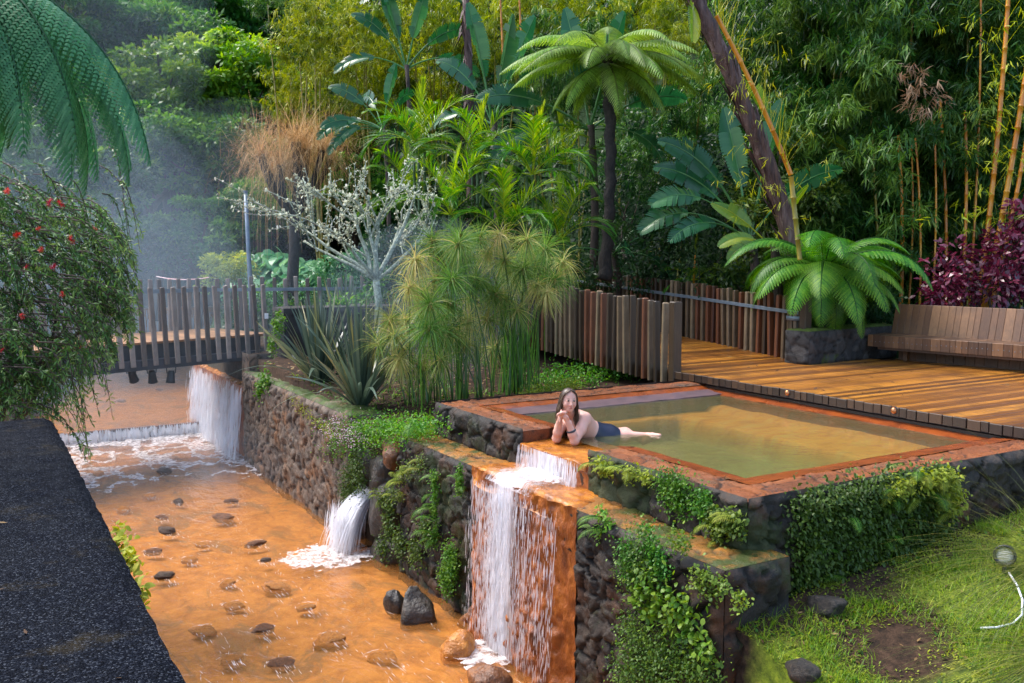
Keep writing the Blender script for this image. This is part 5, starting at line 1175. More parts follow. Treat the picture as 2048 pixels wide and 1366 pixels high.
paddle('tall paddle leaved plant with torn leaves left of the shaggy stem', 812, 130, 22, fan(0, ('up', 'up', 'mid', 'mid', 'low', 'low', 'up')), sc=.8)
paddle('paddle leaved plant with drooping bluish leaves left of the areca palms', 765, 250, 21, [(170, 'mid', 1, 0), (150, 'low', 1, 0), (200, 'low', 1.05, 10), (190, 'low', .95, 25), (120, 'mid', .95, 0), (-140, 'low', .9, 20), (20, 'up', .9, 0), (60, 'mid', 1, 0), (210, 'mid', .9, 40)], sc=.66)
paddle('shaggy stemmed paddle plant at the top centre', 930, 0, 21, fan(10, ('up', 'mid', 'low', 'mid', 'low')), shaggy=True, sc=1.1)
paddle('paddle plant with broad upright leaves behind the areca palms', 985, 240, 20, [(200, 'up', 1, 0), (20, 'up', 1, 10), (160, 'mid', .8, -10), (-20, 'mid', .9, 0), (-60, 'up', .9, 10), (150, 'low', .8, 0)])
paddle('dark paddle plant just left of the tree fern trunk', 1180, 250, 19.2, [(190, 'mid', 1.0, 25), (200, 'low', 1.1, 20), (20, 'up', 1.0, 5), (-20, 'low', .8, 25), (160, 'up', 1, 0), (10, 'mid', .9, 20)])
paddle('low paddle leaves behind the tree fern trunk base', 1225, 500, 19, [(-10, 'mid', .7, 20), (-40, 'low', .7, 20), (30, 'mid', .8, 10), (190, 'low', .7, 10), (-80, 'mid', .6, 40)])
paddle('paddle plant with long arching torn leaves left of the leaning trunk', 1500, 470, 16.6, [(175, 'arch', .95, 12), (190, 'arch', .95, -2), (165, 'mid', .9, 0), (185, 'mid', 1.0, -8), (150, 'up', .95, 0), (205, 'low', .8, 0), (10, 'up', 1.0, 0), (-30, 'mid', .8, 0)])
paddle('young paddle plant with glossy yellow leaves at the leaning trunk base', 1545, 486, 15.8, [(180, 'fresh', .62, 0), (200, 'fresh', .6, 15), (-10, 'fresh', .6, 10), (-60, 'fresh', .55, 25), (165, 'fresh_up', .7, 20), (20, 'fresh_up', .7, 0)])
paddle('tall paddle plant with fresh leaves right behind the leaning trunk', 1560, 300, 17.2, [(200, 'fresh_up', .9, 0), (10, 'mid', .9, 0), (-30, 'fresh', .8, 0), (30, 'low', .8, 20)])
# leaning purple trunk
p0 = at(1600, 530, 15.7); p1 = at(1362, -60, 15.2); lt = thing('leaning_tree', 'thick leaning purple brown fibrous trunk crossing the dark gap', 'tree', p0)
s = np.linspace(0, 1, 60)[:, None]; th = np.arange(14)
q = (p1 - p0) * s + RIGHT * .14 * np.sin(s * PI) * (1)
b = B(); V, F = tube(q, .145 - .03 * s[:, 0] + .010 * np.sin(s[:, 0] * 55) + .012 * vnoise(s[:, 0] * 40, 0 * s[:, 0]), 16); b.add(V, F); b.ob('trunk', M['purple_trunk'], lt, True)
b = B(); r = np.random.default_rng(6); n = 210; u = r.random(n); ax = nrm(p1 - p0); a1 = nrm(np.cross(ax, UP)); a2 = np.cross(ax, a1); a = r.uniform(0, 2 * PI, n)
out = np.cos(a)[:, None] * a1 + np.sin(a)[:, None] * a2
pos = (p1 - p0) * u[:, None] + RIGHT * .14 * np.sin(u[:, None] * PI) + out * (.138 - .03 * u[:, None])
V, F = strips(pos, nrm(ax[None] * .93 + out * .03 + np.cross(ax, out) * .22), r.uniform(.3, .7, n), r.uniform(.03, .07, n), .03, (.9, 1, .8, .2), side=np.cross(ax, out)); b.add(V, F); b.ob('leaf_sheaths', M['purple_trunk'], lt)
put(lt, 'leaf', PADD['fresh'], -100, .9, at(1385, 10, 15.1) - p0, 40)

# ---- papyrus
def umbel(r, n=110, L=.30, t=.45, tv=.18, droop=1.3, w=.0055):
    b = B(); D = rdir(n, .25, r); V, F = strips(np.zeros((n, 3)), D, L * r.uniform(.7, 1.1, n), w, droop * r.uniform(.6, 1.3, n), (1, .9, .8, .6, .3), roll=r.uniform(-1.5, 1.5, n)); b.add(V, F, tt(np.clip(t + r.normal(0, tv, n), 0, 1), 5))
    V, F = lathe([(.001, .03), (.022, .012), (.018, -.02), (.006, -.05)], 8); b.add(V, F, .98); return b
UM = [umbel(rf, 190, .30, .42).mesh('umbel', M['lf_papyrus']), umbel(rf, 190, .33, .34).mesh('umbel', M['lf_papyrus']), umbel(rf, 150, .28, .85, .15, 1.9).mesh('umbel', M['lf_papyrus']), umbel(rf, 170, .27, .66, .2, 1.1).mesh('umbel', M['lf_papyrus'])]
HEADS = [(915, 490), (960, 478), (1010, 520), (1068, 517), (1045, 540), (1126, 525), (1020, 540), (870, 560), (820, 575), (845, 590), (950, 560), (900, 610), (870, 500), (990, 590), (1035, 620), (790, 672), (858, 655), (892, 668), (985, 697), (845, 735), (935, 640), (760, 690), (800, 720), (1090, 500), (930, 520), (860, 610), (905, 560), (975, 640), (880, 720), (1075, 570), (1000, 470), (830, 520), (1110, 560), (940, 600), (810, 640), (1055, 480), (890, 530), (975, 505), (1030, 565), (865, 480), (1095, 585), (780, 640), (800, 700), (880, 640), (930, 690), (960, 570), (1010, 600), (920, 470)]
clumps = [('papyrus clump left of the group with green and straw heads', (845, 805), []), ('papyrus clump in the middle of the group behind the pool corner', (930, 800), []), ('papyrus clump right of the group with a dense sheaf of green stalks', (1035, 785), [])]
for h in HEADS: clumps[0 if h[0] < 868 else 1 if h[0] < 965 else 2][2].append(h)
for ci, (lab, (bx, by), hs) in enumerate(clumps):
    d0 = 12.3; base = atz(bx, by, 1.78); d0 = base[0] * math.sin(CA) + base[1] * math.cos(CA); o = thing('papyrus', lab, 'papyrus', base, 0, 'papyrus clumps behind the pool')
    for k, (hx, hy) in enumerate(hs):
        q = at(hx, hy, d0 + random.uniform(-.7, .8)) - base; st = np.array([random.gauss(0, .16), random.gauss(0, .16), 0])
        b = B(); s = np.linspace(0, 1, 10)[:, None]; V, F = tube(st + (q - st) * np.c_[s ** 1.5, s ** 1.5, s], .011 - .005 * s[:, 0], 6); b.add(V, F)
        so_ = b.ob('stalk', M['stem_green'], o, True)
        ob('umbel', UM[random.choice((0, 1, 0, 1, 3)) if hx > 850 and random.random() < .6 else random.choice((2, 3))], so_, q, (random.uniform(-.4, .4), random.uniform(-.4, .4), random.uniform(0, 6)), random.uniform(1.3, 1.8))
    b = B(); n = 120 if ci == 2 else 20; r = np.random.default_rng(40 + ci)
    P = np.c_[r.normal(0, .22, (n, 2)), np.zeros(n)]; V, F = strips(P, np.c_[r.normal(0, .10, (n, 2)), np.ones(n)], r.uniform(.6, 1.5, n), r.uniform(.010, .022, n), .05, (1, .9, .8, .6)); b.add(V, F, tt(r.uniform(.05, .4, n), 4)); b.ob('bare_stalks', M['lf_papyrus'], o)
# ---- flax
def flax(label, px, py, z, n, L, seed, spread=.75, sc=1):
    r = np.random.default_rng(seed); base = atz(px, py, z); o = thing('flax', label, 'flax', base, 0, 'sword leaved flax clumps on the bank')
    grp = [B() for _ in range(6)]
    for k in range(n):
        a = r.uniform(0, 2 * PI); e = r.uniform(.0, 1) ** 1.3 * spread; D = np.array([math.cos(a) * math.sin(e), math.sin(a) * math.sin(e), math.cos(e)])
        V, F = strips(np.array([.08 * math.cos(a), .08 * math.sin(a), 0]), D, L * r.uniform(.6, 1.1), .055 * r.uniform(.7, 1.2), r.uniform(.1, 1.3) * (e / spread + .3), (.6, .9, 1, .95, .8, .5, .06), roll=r.normal(0, .5))
        grp[k % 6].add(V, F, np.clip((.95 if r.random() < .10 else .38) + r.normal(0, .14), 0, 1))
    for g_ in grp: g_.ob('leaves', M['lf_flax'], o)
flax('grey green flax clump nearest the papyrus with some yellow blades', 722, 812, 1.68, 120, 1.5, 1); flax('grey green flax clump leaning over the river bank wall', 640, 770, 1.72, 120, 1.5, 2); flax('taller flax clump behind, below the lichened tree', 690, 700, 1.85, 100, 1.6, 3, .7)
# ---- lichened bare tree
lt = thing('lichen_tree', 'bare white tree crusted with pale lichen beside the papyrus', 'tree', at(757, 660, 15.2)); base = np.array(lt.location)
b = B(); tf_ = B(); r = np.random.default_rng(12); V, F = tube([np.zeros(3), at(757, 600, 15.2) - base, at(752, 560, 15.2) - base], [.075, .062, .06], 9); b.add(V, F)
tips = []
def grow(p, d, L, rad, lev):
    n = 6; pts = [p]; dd = d
    for i in range(n): dd = nrm(dd + r.normal(size=3) * .13 + UP * (.03 if lev < 2 else 0)); pts.append(pts[-1] + dd * L / n)
    pts = np.array(pts); V, F = tube(pts, np.linspace(rad, rad * .6, n + 1), 6 if lev < 2 else 4); b.add(V, F)
    for q in pts[1:]:
        for _ in range(2 + (r.random() < .5)): tips.append(q + r.normal(size=3) * (rad * .9 + .012))
    if lev >= 3: return
    for k in range(3):
        f = r.uniform(.45, 1.0); q = pts[int(f * n)]
        nd_ = nrm(dd + RIGHT * r.normal(0, .62) + FWD * r.normal(0, .45) + UP * r.normal(.08, .3)); grow(q, nd_, L * r.uniform(.55, .82), rad * .5, lev + 1)
f0 = at(752, 562, 15.2) - base
for (tx, ty), rad in (((672, 440), .040), ((612, 438), .038), ((735, 430), .042), ((600, 460), .032), ((815, 430), .045), ((860, 460), .03), ((790, 390), .036), ((680, 400), .032)):
    q = at(tx, ty, 15.2 + r.normal(0, .3)) - base; grow(f0, nrm(q - f0), np.linalg.norm(q - f0), rad, 1)
b.ob('trunk', M['lichen'], lt, True)
P = np.array(tips); n = len(P); bb = B(); V, F = strips(np.repeat(P, 3, 0), rdir(n * 3, .2, r), r.uniform(.015, .05, n * 3), r.uniform(.012, .034, n * 3), .3, (.7, 1, .5)); bb.add(V, F, tt(r.random(n * 3), 3))
for q in P[r.random(n) < .05]:
    m = 14; V, F = strips(np.repeat(q[None], m, 0), rdir(m, 0, r), .05, .035, .2, (.6, 1, .5)); bb.add(V, F, .85)
bb.ob('lichen', M['lichen_tuft'], lt)
# ---- pollarded willow
wt = thing('willow', 'pollarded willow with dark trunk and a haze of orange twigs', 'tree', at(584, 575, 22.5)); base = np.array(wt.location); r = np.random.default_rng(14)
b = B(); k0 = at(588, 430, 22.5) - base; V, F = tube([np.array([0, 0, -.5]), np.zeros(3), k0 * .5 + RIGHT * .03, k0], [.17, .15, .13, .13], 10); b.add(V, F)
knobs = []
for (x, y, d, rad) in ((520, 310, 22.2, .10), (548, 350, 23, .08), (592, 285, 22.5, .11), (612, 300, 22.9, .10), (645, 300, 22.3, .07), (660, 320, 23, .06), (560, 330, 21.9, .07)):
    q = at(x, y, d) - base; m = (k0 + q) / 2 + np.array([0, 0, -.12]) + RIGHT * (.08 if x > 588 else -.08); V, F = tube([k0 - UP * .1, m, q], [rad * 1.05, rad * .95, rad * 1.15], 8); b.add(V, F); knobs.append(q)
b.ob('trunk', M['fern_trunk'], wt, True)
b = B()
for q in knobs:
    n = 170; D = nrm(r.normal(size=(n, 3)) * np.array([1, 1, .7]) + np.array([0, 0, .7])); V, F = strips(np.repeat(q[None], n, 0) + r.normal(0, .06, (n, 3)), D, r.uniform(.6, 1.7, n), r.uniform(.006, .012, n), r.uniform(.1, 1.0, n), (1, .8, .6, .5, .35, .2)); b.add(V, F, tt(r.random(n), 6))
    n = 15; D = nrm(r.normal(size=(n, 3)) * np.array([1, 1, .3])); V, F = strips(np.repeat(q[None], n, 0), D, r.uniform(1.2, 2.6, n), .010, r.uniform(4, 7, n), (1, .9, .8, .7, .6, .5, .4, .3)); b.add(V, F, tt(r.random(n), 8))
for q in knobs:
    m = 110; D = nrm(r.normal(size=(m, 3)) * np.array([1, 1, .75]) + np.array([0, 0, .55])); Lm = r.uniform(.5, 1.5, m)
    for f in np.linspace(.3, 1, 6):
        P = q + D * (Lm * f)[:, None]; P[:, 2] -= .22 * (Lm * f) ** 2
        V, F = strips(P, nrm(D + r.normal(size=(m, 3)) * .7), r.uniform(.2, .6, m), r.uniform(.004, .007, m), r.uniform(.3, 1.6, m), (1, .8, .6, .3)); b.add(V, F, tt(np.clip(r.normal(.6, .25, m), 0, 1), 4))
b.ob('twigs', M['lf_willow'], wt)
# ---- large leaved patch beyond the footbridge
b = B(); r = np.random.default_rng(15); n = 620; ux = r.random(n); vy = r.random(n)
P = np.array([at(445 + 290 * a, 598 - 95 * v * (.55 + .45 * math.sin(PI * min(1, a * 1.1 + .12))), 27 - 3.5 * a + 1.5 * v) for a, v in zip(ux, vy)])
D = nrm(np.c_[r.normal(size=(n, 2)) * .8, r.normal(-.35, .3, n)] - FWD * .4); V, F = strips(P, D, r.uniform(.32, .6, n), r.uniform(.26, .42, n), .7, (.5, 1, .9, .6, .05), roll=r.normal(0, .4, n)); b.add(V, F, tt(np.clip(r.normal(.5, .2, n), 0, 1), 5))
kind(b.ob('elephant_ear_foliage', M['lf_taro']), 'stuff')
# ---- shrubs
def shrub(name, label, cat, px, py, d, rad, n, L, W, mn, t=.45, stems=5, nc=14, flat=.8, group=None, zdrop=None):
    p = at(px, py, d); o = thing(name, label, cat, p - UP * (zdrop or rad[2]), 0, group); h = zdrop or rad[2]
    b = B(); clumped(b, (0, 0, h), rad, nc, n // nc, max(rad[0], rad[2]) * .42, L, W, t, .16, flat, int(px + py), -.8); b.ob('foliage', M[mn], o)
    b = B(); limbs(b, (0, 0, -.3), [(random.uniform(-.6, .6) * rad[0], random.uniform(-.6, .6) * rad[1], h + random.uniform(-.2, .5) * rad[2]) for _ in range(stems)], .025, .006, int(px)); b.ob('stems', M['trunk'], o)
    return o
shrub('crimson_shrub', 'crimson leaved shrub spilling over the plank bench back', 'shrub', 1962, 545, 15.4, (1.1, .6, .62), 2200, .13, .06, 'lf_red', .45, 8, 22)
shrub('crimson_shrub', 'upper crimson shrub touching the right edge above the bench', 'shrub', 2060, 470, 15.4, (.55, .5, .55), 700, .13, .06, 'lf_red', .5, 4, 10)
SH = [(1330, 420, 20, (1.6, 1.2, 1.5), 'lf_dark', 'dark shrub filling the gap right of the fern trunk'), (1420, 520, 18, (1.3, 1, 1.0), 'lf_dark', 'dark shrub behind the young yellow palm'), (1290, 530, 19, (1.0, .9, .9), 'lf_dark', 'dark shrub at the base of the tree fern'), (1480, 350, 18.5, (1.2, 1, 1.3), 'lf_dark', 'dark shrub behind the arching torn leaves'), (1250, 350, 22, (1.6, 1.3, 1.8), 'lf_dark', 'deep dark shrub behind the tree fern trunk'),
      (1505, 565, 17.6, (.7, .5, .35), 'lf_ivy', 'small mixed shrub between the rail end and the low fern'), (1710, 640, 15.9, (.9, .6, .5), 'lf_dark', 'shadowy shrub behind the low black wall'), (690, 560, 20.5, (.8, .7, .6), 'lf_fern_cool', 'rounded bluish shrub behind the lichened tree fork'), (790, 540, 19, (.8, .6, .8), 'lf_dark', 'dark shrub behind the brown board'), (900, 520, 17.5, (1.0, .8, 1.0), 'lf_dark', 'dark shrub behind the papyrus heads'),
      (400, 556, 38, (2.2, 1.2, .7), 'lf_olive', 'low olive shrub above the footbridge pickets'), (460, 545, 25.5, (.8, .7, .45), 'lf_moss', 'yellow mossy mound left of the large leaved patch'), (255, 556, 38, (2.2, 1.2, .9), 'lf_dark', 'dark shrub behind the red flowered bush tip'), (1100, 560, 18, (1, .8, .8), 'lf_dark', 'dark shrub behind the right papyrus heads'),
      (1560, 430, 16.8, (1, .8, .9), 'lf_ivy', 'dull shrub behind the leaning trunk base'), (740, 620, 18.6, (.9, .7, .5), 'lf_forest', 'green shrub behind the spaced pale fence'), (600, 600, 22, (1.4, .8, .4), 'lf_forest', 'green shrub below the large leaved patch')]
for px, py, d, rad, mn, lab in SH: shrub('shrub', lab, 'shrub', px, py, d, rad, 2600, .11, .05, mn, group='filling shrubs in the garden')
# red flowered hanging bush
bb_ = thing('bottlebrush_bush', 'dense dark green bush with red flowers hanging over the parapet end', 'bush', at(-40, 640, 9.6) - UP * .9); base = np.array(bb_.location); r = np.random.default_rng(16)
tw = B(); lv = B(); tg = [(x, y, 9.2, .7) for x in range(-20, 130, 12) for y in (760, 790, 815, 835)]
for k in range(540):
    u, v = r.random(), r.random()
    x = -60 + 340 * u; ytop = 400 + 60 * u + 110 * max(0, u - .6); ybot = 830 - 40 * max(0, u - .2) - 330 * max(0, u - .62)
    tg.append((x, ytop + (ybot - ytop) * v, r.normal(9.5, .38), .25 + .45 * r.random()))
for (x, y) in ((178, 915), (170, 870), (165, 830), (185, 850), (150, 800), (212, 790), (205, 760), (190, 800), (225, 835), (208, 720), (160, 880), (176, 890), (140, 850), (120, 840), (180, 780), (260, 520), (280, 505), (285, 470), (255, 490), (182, 905), (176, 925), (172, 895), (168, 850), (196, 820), (200, 770), (220, 800), (150, 830), (130, 820), (214, 745)): tg.append((x, y, r.normal(9.0, .15), .9))
for (x, y, d, hang) in tg:
    q = at(x, y, d) - base; st = at(x - r.uniform(20, 160), y - r.uniform(30, 130) * (1 if hang < .8 else 2.0), d + r.normal(.1, .2)) - base
    s = np.linspace(0, 1, 7)[:, None]; pts = st + (q - st) * np.c_[s ** .7, s ** .7, s ** (1.2 + hang)]
    V, F = tube(pts, np.linspace(.007, .002, 7), 4, False); tw.add(V, F)
    n = 50; f = r.uniform(.1, 1.04, n); P, T = samp(pts, np.clip(f, 0, 1)); V, F = strips(P, nrm(T * .7 + r.normal(size=(n, 3)) * .75), r.uniform(.04, .085, n), r.uniform(.011, .019, n), .3, (.3, 1, .08), roll=r.uniform(-1, 1, n)); lv.add(V, F, tt(np.clip(r.normal(.42, .14) + .35 * (f > .9) + r.normal(0, .08, n), 0, 1), 3))
limbs(tw, (0, 0, -.6), [at(x, y, 9.7) - base for x, y in ((60, 520), (120, 600), (40, 700), (160, 650), (0, 600), (100, 740), (200, 560), (-40, 500))], .05, .01, 3)
tw.ob('branches', M['trunk'], bb_); lv.ob('foliage', M['lf_bottle'], bb_)
fb = B(); n = 90; D = rdir(n, 0, r); V, F = strips(np.c_[r.normal(0, .004, (n, 2)), r.uniform(-.02, .03, n)], D, .035, .004, .3, (1, .8, .5)); fb.add(V, F, tt(r.random(n), 3)); FL = fb.mesh('flower', M['flower_red'])
for (x, y) in ((14, 382), (99, 406), (122, 408), (77, 457), (192, 457), (143, 480), (82, 499), (52, 537), (107, 533), (125, 588), (45, 632), (4, 700), (34, 470), (160, 700)): ob('flower', FL, bb_, at(x, y, 9.0) - base, (r.uniform(-1, 1), r.uniform(-1, 1), 0), r.uniform(.7, 1.2))

# ---- growth on the walls, banks and slope
def patch(name, label, cat, pts, n, L, W, mn, spread, t=.5, droop=.8, out=(-.7, -.3, .2), fern=0, group='plants growing on the walls', fk='small'):
    pts = np.array(pts, float); c = pts.mean(0); o = thing(name, label, cat, c, 0, group); b = B(); k = len(pts)
    cc = pts[rng.integers(0, k, n)] - c; P = cc + rng.normal(0, 1, (n, 3)) * np.array(spread) * (np.array([.7, 1.15, 1.15]) if abs(out[0]) > .5 else 1)
    D = nrm(np.array(out) + rng.normal(size=(n, 3)) * .7); V, F = strips(P, D, L * rng.uniform(.5, 1.3, n), W * rng.uniform(.7, 1.2, n), droop, (.3, 1, .85, .08), roll=rng.uniform(-1, 1, n)); b.add(V, F, tt(np.clip(t + .25 * (fbm(P[:, 1] * 6, P[:, 2] * 6, P[:, 0] * 6, 3) - .5) * 2 + rng.normal(0, .12, n), 0, 1), 4)); b.ob('leaves', M[mn], o)
    for i in range(fern):
        q = pts[rng.integers(0, k)] - c + rng.normal(0, 1, 3) * np.array(spread); ob('frond', FERN[fk], o, q, (0, R(random.uniform(10, 50)), PI + random.uniform(-1.2, 1.2)), random.uniform(.28, .6))
    return o
def onX(x, px, py): v = ray(px, py); tq = x / v[0]; return np.array([0, 0, CH]) + v * tq
def onY(y, px, py): v = ray(px, py); tq = y / v[1]; return np.array([0, 0, CH]) + v * tq
SP = (.03, .09, .09)
patch('wall_creeper', 'small leaved creeper hanging on the wall right of the spout', 'creeper', [onX(4.27, *q) for q in ((775, 1010), (780, 1060), (800, 1090), (830, 1100), (765, 1100), (850, 1060))], 2600, .035, .02, 'lf_ivy', (.04, .08, .08), .5)
patch('wall_creeper', 'pale dense creeper clump low on the wall left of the orange curtain', 'creeper', [onX(4.26, *q) for q in ((900, 1110), (903, 1140), (895, 1170), (905, 1125), (890, 1150))], 2600, .026, .018, 'lf_cover', (.04, .05, .06), .62)
patch('wall_fern', 'green fern column in the middle of the wall left of the curtain', 'fern', [onX(4.27, *q) for q in ((868, 960), (870, 990), (868, 1020), (872, 1060), (870, 1075))], 900, .03, .018, 'lf_cover', (.03, .03, .05), .65, fern=14)
patch('wall_fern', 'fern tuft under the stained ledge end near the curtain', 'fern', [onX(4.27, *q) for q in ((920, 945), (922, 960), (918, 975))], 500, .03, .016, 'lf_cover', (.02, .02, .04), .6, fern=4)
patch('wall_fern', 'yellow fern tuft below the rounded brown boulder', 'fern', [onX(4.25, *q) for q in ((800, 950), (820, 940), (790, 990), (760, 990), (840, 930))], 800, .03, .018, 'lf_ivy', (.05, .06, .05), .6, fern=16, fk='small_y')
patch('wall_creeper', 'broad lower creeper with round bright leaves right of the orange curtain', 'creeper', [onX(4.24, *q) for q in ((1290, 1180), (1310, 1210), (1340, 1230), (1370, 1250), (1390, 1270), (1330, 1190), (1300, 1150), (1360, 1210), (1400, 1300), (1290, 1220))], 760, .046, .036, 'lf_cover', (.05, .08, .05), .7)
patch('wall_creeper', 'fine leaved creeper carpet covering the lowest wall right of the curtain', 'creeper', [onX(4.25, *q) for q in ((1260, 1260), (1290, 1290), (1330, 1300), (1270, 1320), (1320, 1340), (1380, 1340), (1270, 1120), (1290, 1100), (1260, 1150), (1350, 1320), (1250, 1350), (1410, 1350), (1300, 1360))], 6500, .024, .015, 'lf_ivy', (.05, .09, .09), .55)
patch('wall_creeper', 'upright green creeper strip under the ledge right of the curtain', 'creeper', [onX(4.25, *q) for q in ((1300, 1090), (1310, 1110), (1320, 1130), (1255, 1110), (1262, 1140))], 1300, .026, .017, 'lf_cover', (.025, .05, .06), .45)
patch('wall_creeper', 'leafy creeper hanging on the upper wall above the ledge middle', 'creeper', [onX(4.72, *q) for q in ((1345, 965), (1350, 990), (1360, 1010), (1335, 985), (1365, 975), (1330, 960))], 1700, .026, .017, 'lf_cover', (.03, .07, .06), .5)
patch('wall_creeper', 'second leafy creeper on the upper wall nearer the corner', 'creeper', [onX(4.72, *q) for q in ((1405, 1000), (1412, 1020), (1400, 1010))], 900, .03, .02, 'lf_cover', (.03, .04, .04), .45)
patch('wall_fern', 'bright fern at the top of the upper wall right of the spill', 'fern', [onX(4.70, *q) for q in ((1205, 930), (1215, 940), (1260, 945), (1290, 955))], 500, .035, .02, 'lf_moss', (.03, .05, .03), .6, fern=10, fk='small_y')
patch('wall_fern', 'weedy fern tuft on the upper wall close to the pool corner', 'fern', [onX(4.70, *q) for q in ((1430, 1040), (1435, 1065), (1470, 1050), (1465, 1040))], 800, .035, .025, 'lf_ivy', (.03, .04, .04), .7, fern=5, fk='small_y')
patch('wall_fern', 'little fern at the ledge corner right of the orange curtain', 'fern', [onX(4.34, *q) for q in ((1205, 1030), (1215, 1045), (1200, 1065))], 260, .03, .02, 'lf_cover', (.03, .03, .03), .7, fern=5)
patch('wall_weeds', 'thin weeds scattered along the lower ledge front near its corner', 'weeds', [onX(4.30, *q) for q in ((1410, 1150), (1415, 1180), (1440, 1170), (1390, 1160), (1480, 1200), (1370, 1085), (1350, 1080), (1290, 1060))], 700, .03, .022, 'lf_ivy', (.03, .04, .04), .75)
patch('leafy_wall_cover', 'dense dark leafy cover draping the front pool wall', 'creeper', [onY(4.72, x, y) for x in range(1600, 1900, 22) for y in (0, 1, 2, 3, 4, 5, 6) for y in [int(1010 - (x - 1600) * .22 + y * 28 - (y == 6) * (x - 1600) * .12)]], 15000, .040, .022, 'lf_ivy', (.07, .05, .07), .42, 1.0, (-.2, -.8, .1), 22)
patch('leafy_wall_cover', 'yellow green fern fringe at the top right of the leafy wall cover', 'fern', [onY(4.62, *q) for q in ((1880, 950), (1900, 960), (1905, 985), (1890, 1000), (1850, 960), (1800, 975), (1910, 1010))], 1100, .04, .022, 'lf_moss', (.06, .04, .05), .55, 1.0, (-.2, -.8, .2), 34, fk='small_y')
patch('flowering_cover', 'lilac flowering ground cover tumbling over the bank edge above the spout', 'flowers', [onX(4.36, *q) for q in ((690, 850), (705, 870), (720, 850), (740, 860), (700, 890), (735, 890), (760, 860), (690, 900))], 4200, .028, .02, 'lf_cover', (.16, .18, .08), .5, .6, (-.4, -.2, .6), group='plants along the river bank')
patch('flowering_cover', 'pink blossoms of the bank edge cover left of the bright green cushion', 'flowers', [onX(4.32, *q) for q in ((690, 845), (700, 865), (680, 860), (715, 855), (725, 875))], 1300, .02, .018, 'flower_lilac', (.14, .14, .07), .5, .3, (-.4, -.2, .7), group='plants along the river bank')
patch('green_cushion', 'bright green leafy cushion on the bank left of the pool ledge end', 'plant', [onX(4.5, *q) for q in ((780, 850), (800, 865), (790, 880), (820, 860), (835, 875), (850, 850))], 4200, .03, .02, 'lf_cover', (.16, .18, .07), .6, .6, (-.4, -.2, .6), 16, group='plants along the river bank')
patch('moss_edge', 'yellow mossy edge of the river bank wall below the flax', 'moss', [onX(4.34, 600 + 8 * i, 800 + 6.5 * i - .0 * i) for i in range(12)], 3600, .022, .016, 'lf_moss', (.08, .10, .05), .55, .5, (-.3, -.2, .8), group='plants along the river bank')
patch('wall_creeper', 'dark creeper hanging on the river bank wall beside the spout', 'creeper', [onX(4.22, *q) for q in ((700, 950), (715, 930), (690, 980), (700, 1010), (720, 960))], 2400, .03, .02, 'lf_ivy', (.05, .09, .10), .4)
patch('wall_weeds', 'bright weeds low on the bridge end pillar', 'weeds', [onX(4.24, *q) for q in ((525, 770), (535, 760), (520, 780), (555, 660), (545, 690), (560, 640))], 900, .05, .035, 'lf_cover', (.05, .08, .08), .5)
patch('fern_bed', 'bed of bright ferns below the dark picket fence', 'fern', [atz(x, y, 1.8) for x, y in ((1090, 770), (1130, 765), (1170, 760), (1210, 755), (1250, 752), (1110, 750), (1150, 748), (1190, 742))], 2600, .05, .03, 'lf_cover', (.12, .18, .10), .5, .6, (0, 0, 1), 46, group='plants behind the pool')
patch('mossy_plant', 'pale mossy cushion between papyrus and the back coping', 'moss', [atz(x, y, 1.85) for x, y in ((1080, 790), (1110, 785), (1140, 775), (1060, 800))], 2200, .03, .02, 'lf_moss', (.10, .10, .08), .35, .6, (0, 0, 1), group='plants behind the pool')
patch('yellow_fern', 'upright yellow fern beside the left end of the pool wall', 'fern', [atz(x, y, 1.65) for x, y in ((868, 862), (850, 868), (830, 862))], 300, .03, .02, 'lf_moss', (.05, .06, .04), .6, .6, (0, 0, 1), 14, group='plants along the river bank', fk='small_y')
patch('parapet_weeds', 'lime weeds peeping over the river edge of the parapet', 'weeds', [onX(.66, *q) for q in ((262, 1105), (266, 1115), (245, 1075), (292, 1178))], 160, .05, .03, 'lf_moss', (.02, .07, .03), .8)
# undergrowth over the far slopes and garden soil
b = B(); r = np.random.default_rng(17); n = 60000
d = r.uniform(17, 62, n) ** 1.0; px = r.uniform(-150, 2200, n); lat = (px - 1024) / 1850 * d
X = d * math.sin(CA) + lat * math.cos(CA); Y = d * math.cos(CA) - lat * math.sin(CA)
k = ~((X > .3 + xs_(Y)) & (X < 4.7 + xs_(Y)) & (Y < 37)) & ~((X > 8.6) & (X < 11.9) & (Y < 17.7)) & ~((X > 4) & (X < 12) & (Y > 16.5) & (Y < 20)); X, Y, d = X[k], Y[k], d[k]; n = len(X)
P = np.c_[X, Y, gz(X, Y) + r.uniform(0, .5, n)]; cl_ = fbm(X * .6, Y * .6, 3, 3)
V, F = strips(P, rdir(n, .5, r), d * .011 * r.uniform(.6, 1.4, n), d * .0048 * r.uniform(.6, 1.4, n), .9, (.3, 1, .05)); b.add(V, F, tt(np.clip(.1 + 1.1 * (cl_ - .3) + r.normal(0, .12, n), 0, 1), 3)); kind(b.ob('undergrowth', M['lf_dark']), 'stuff')
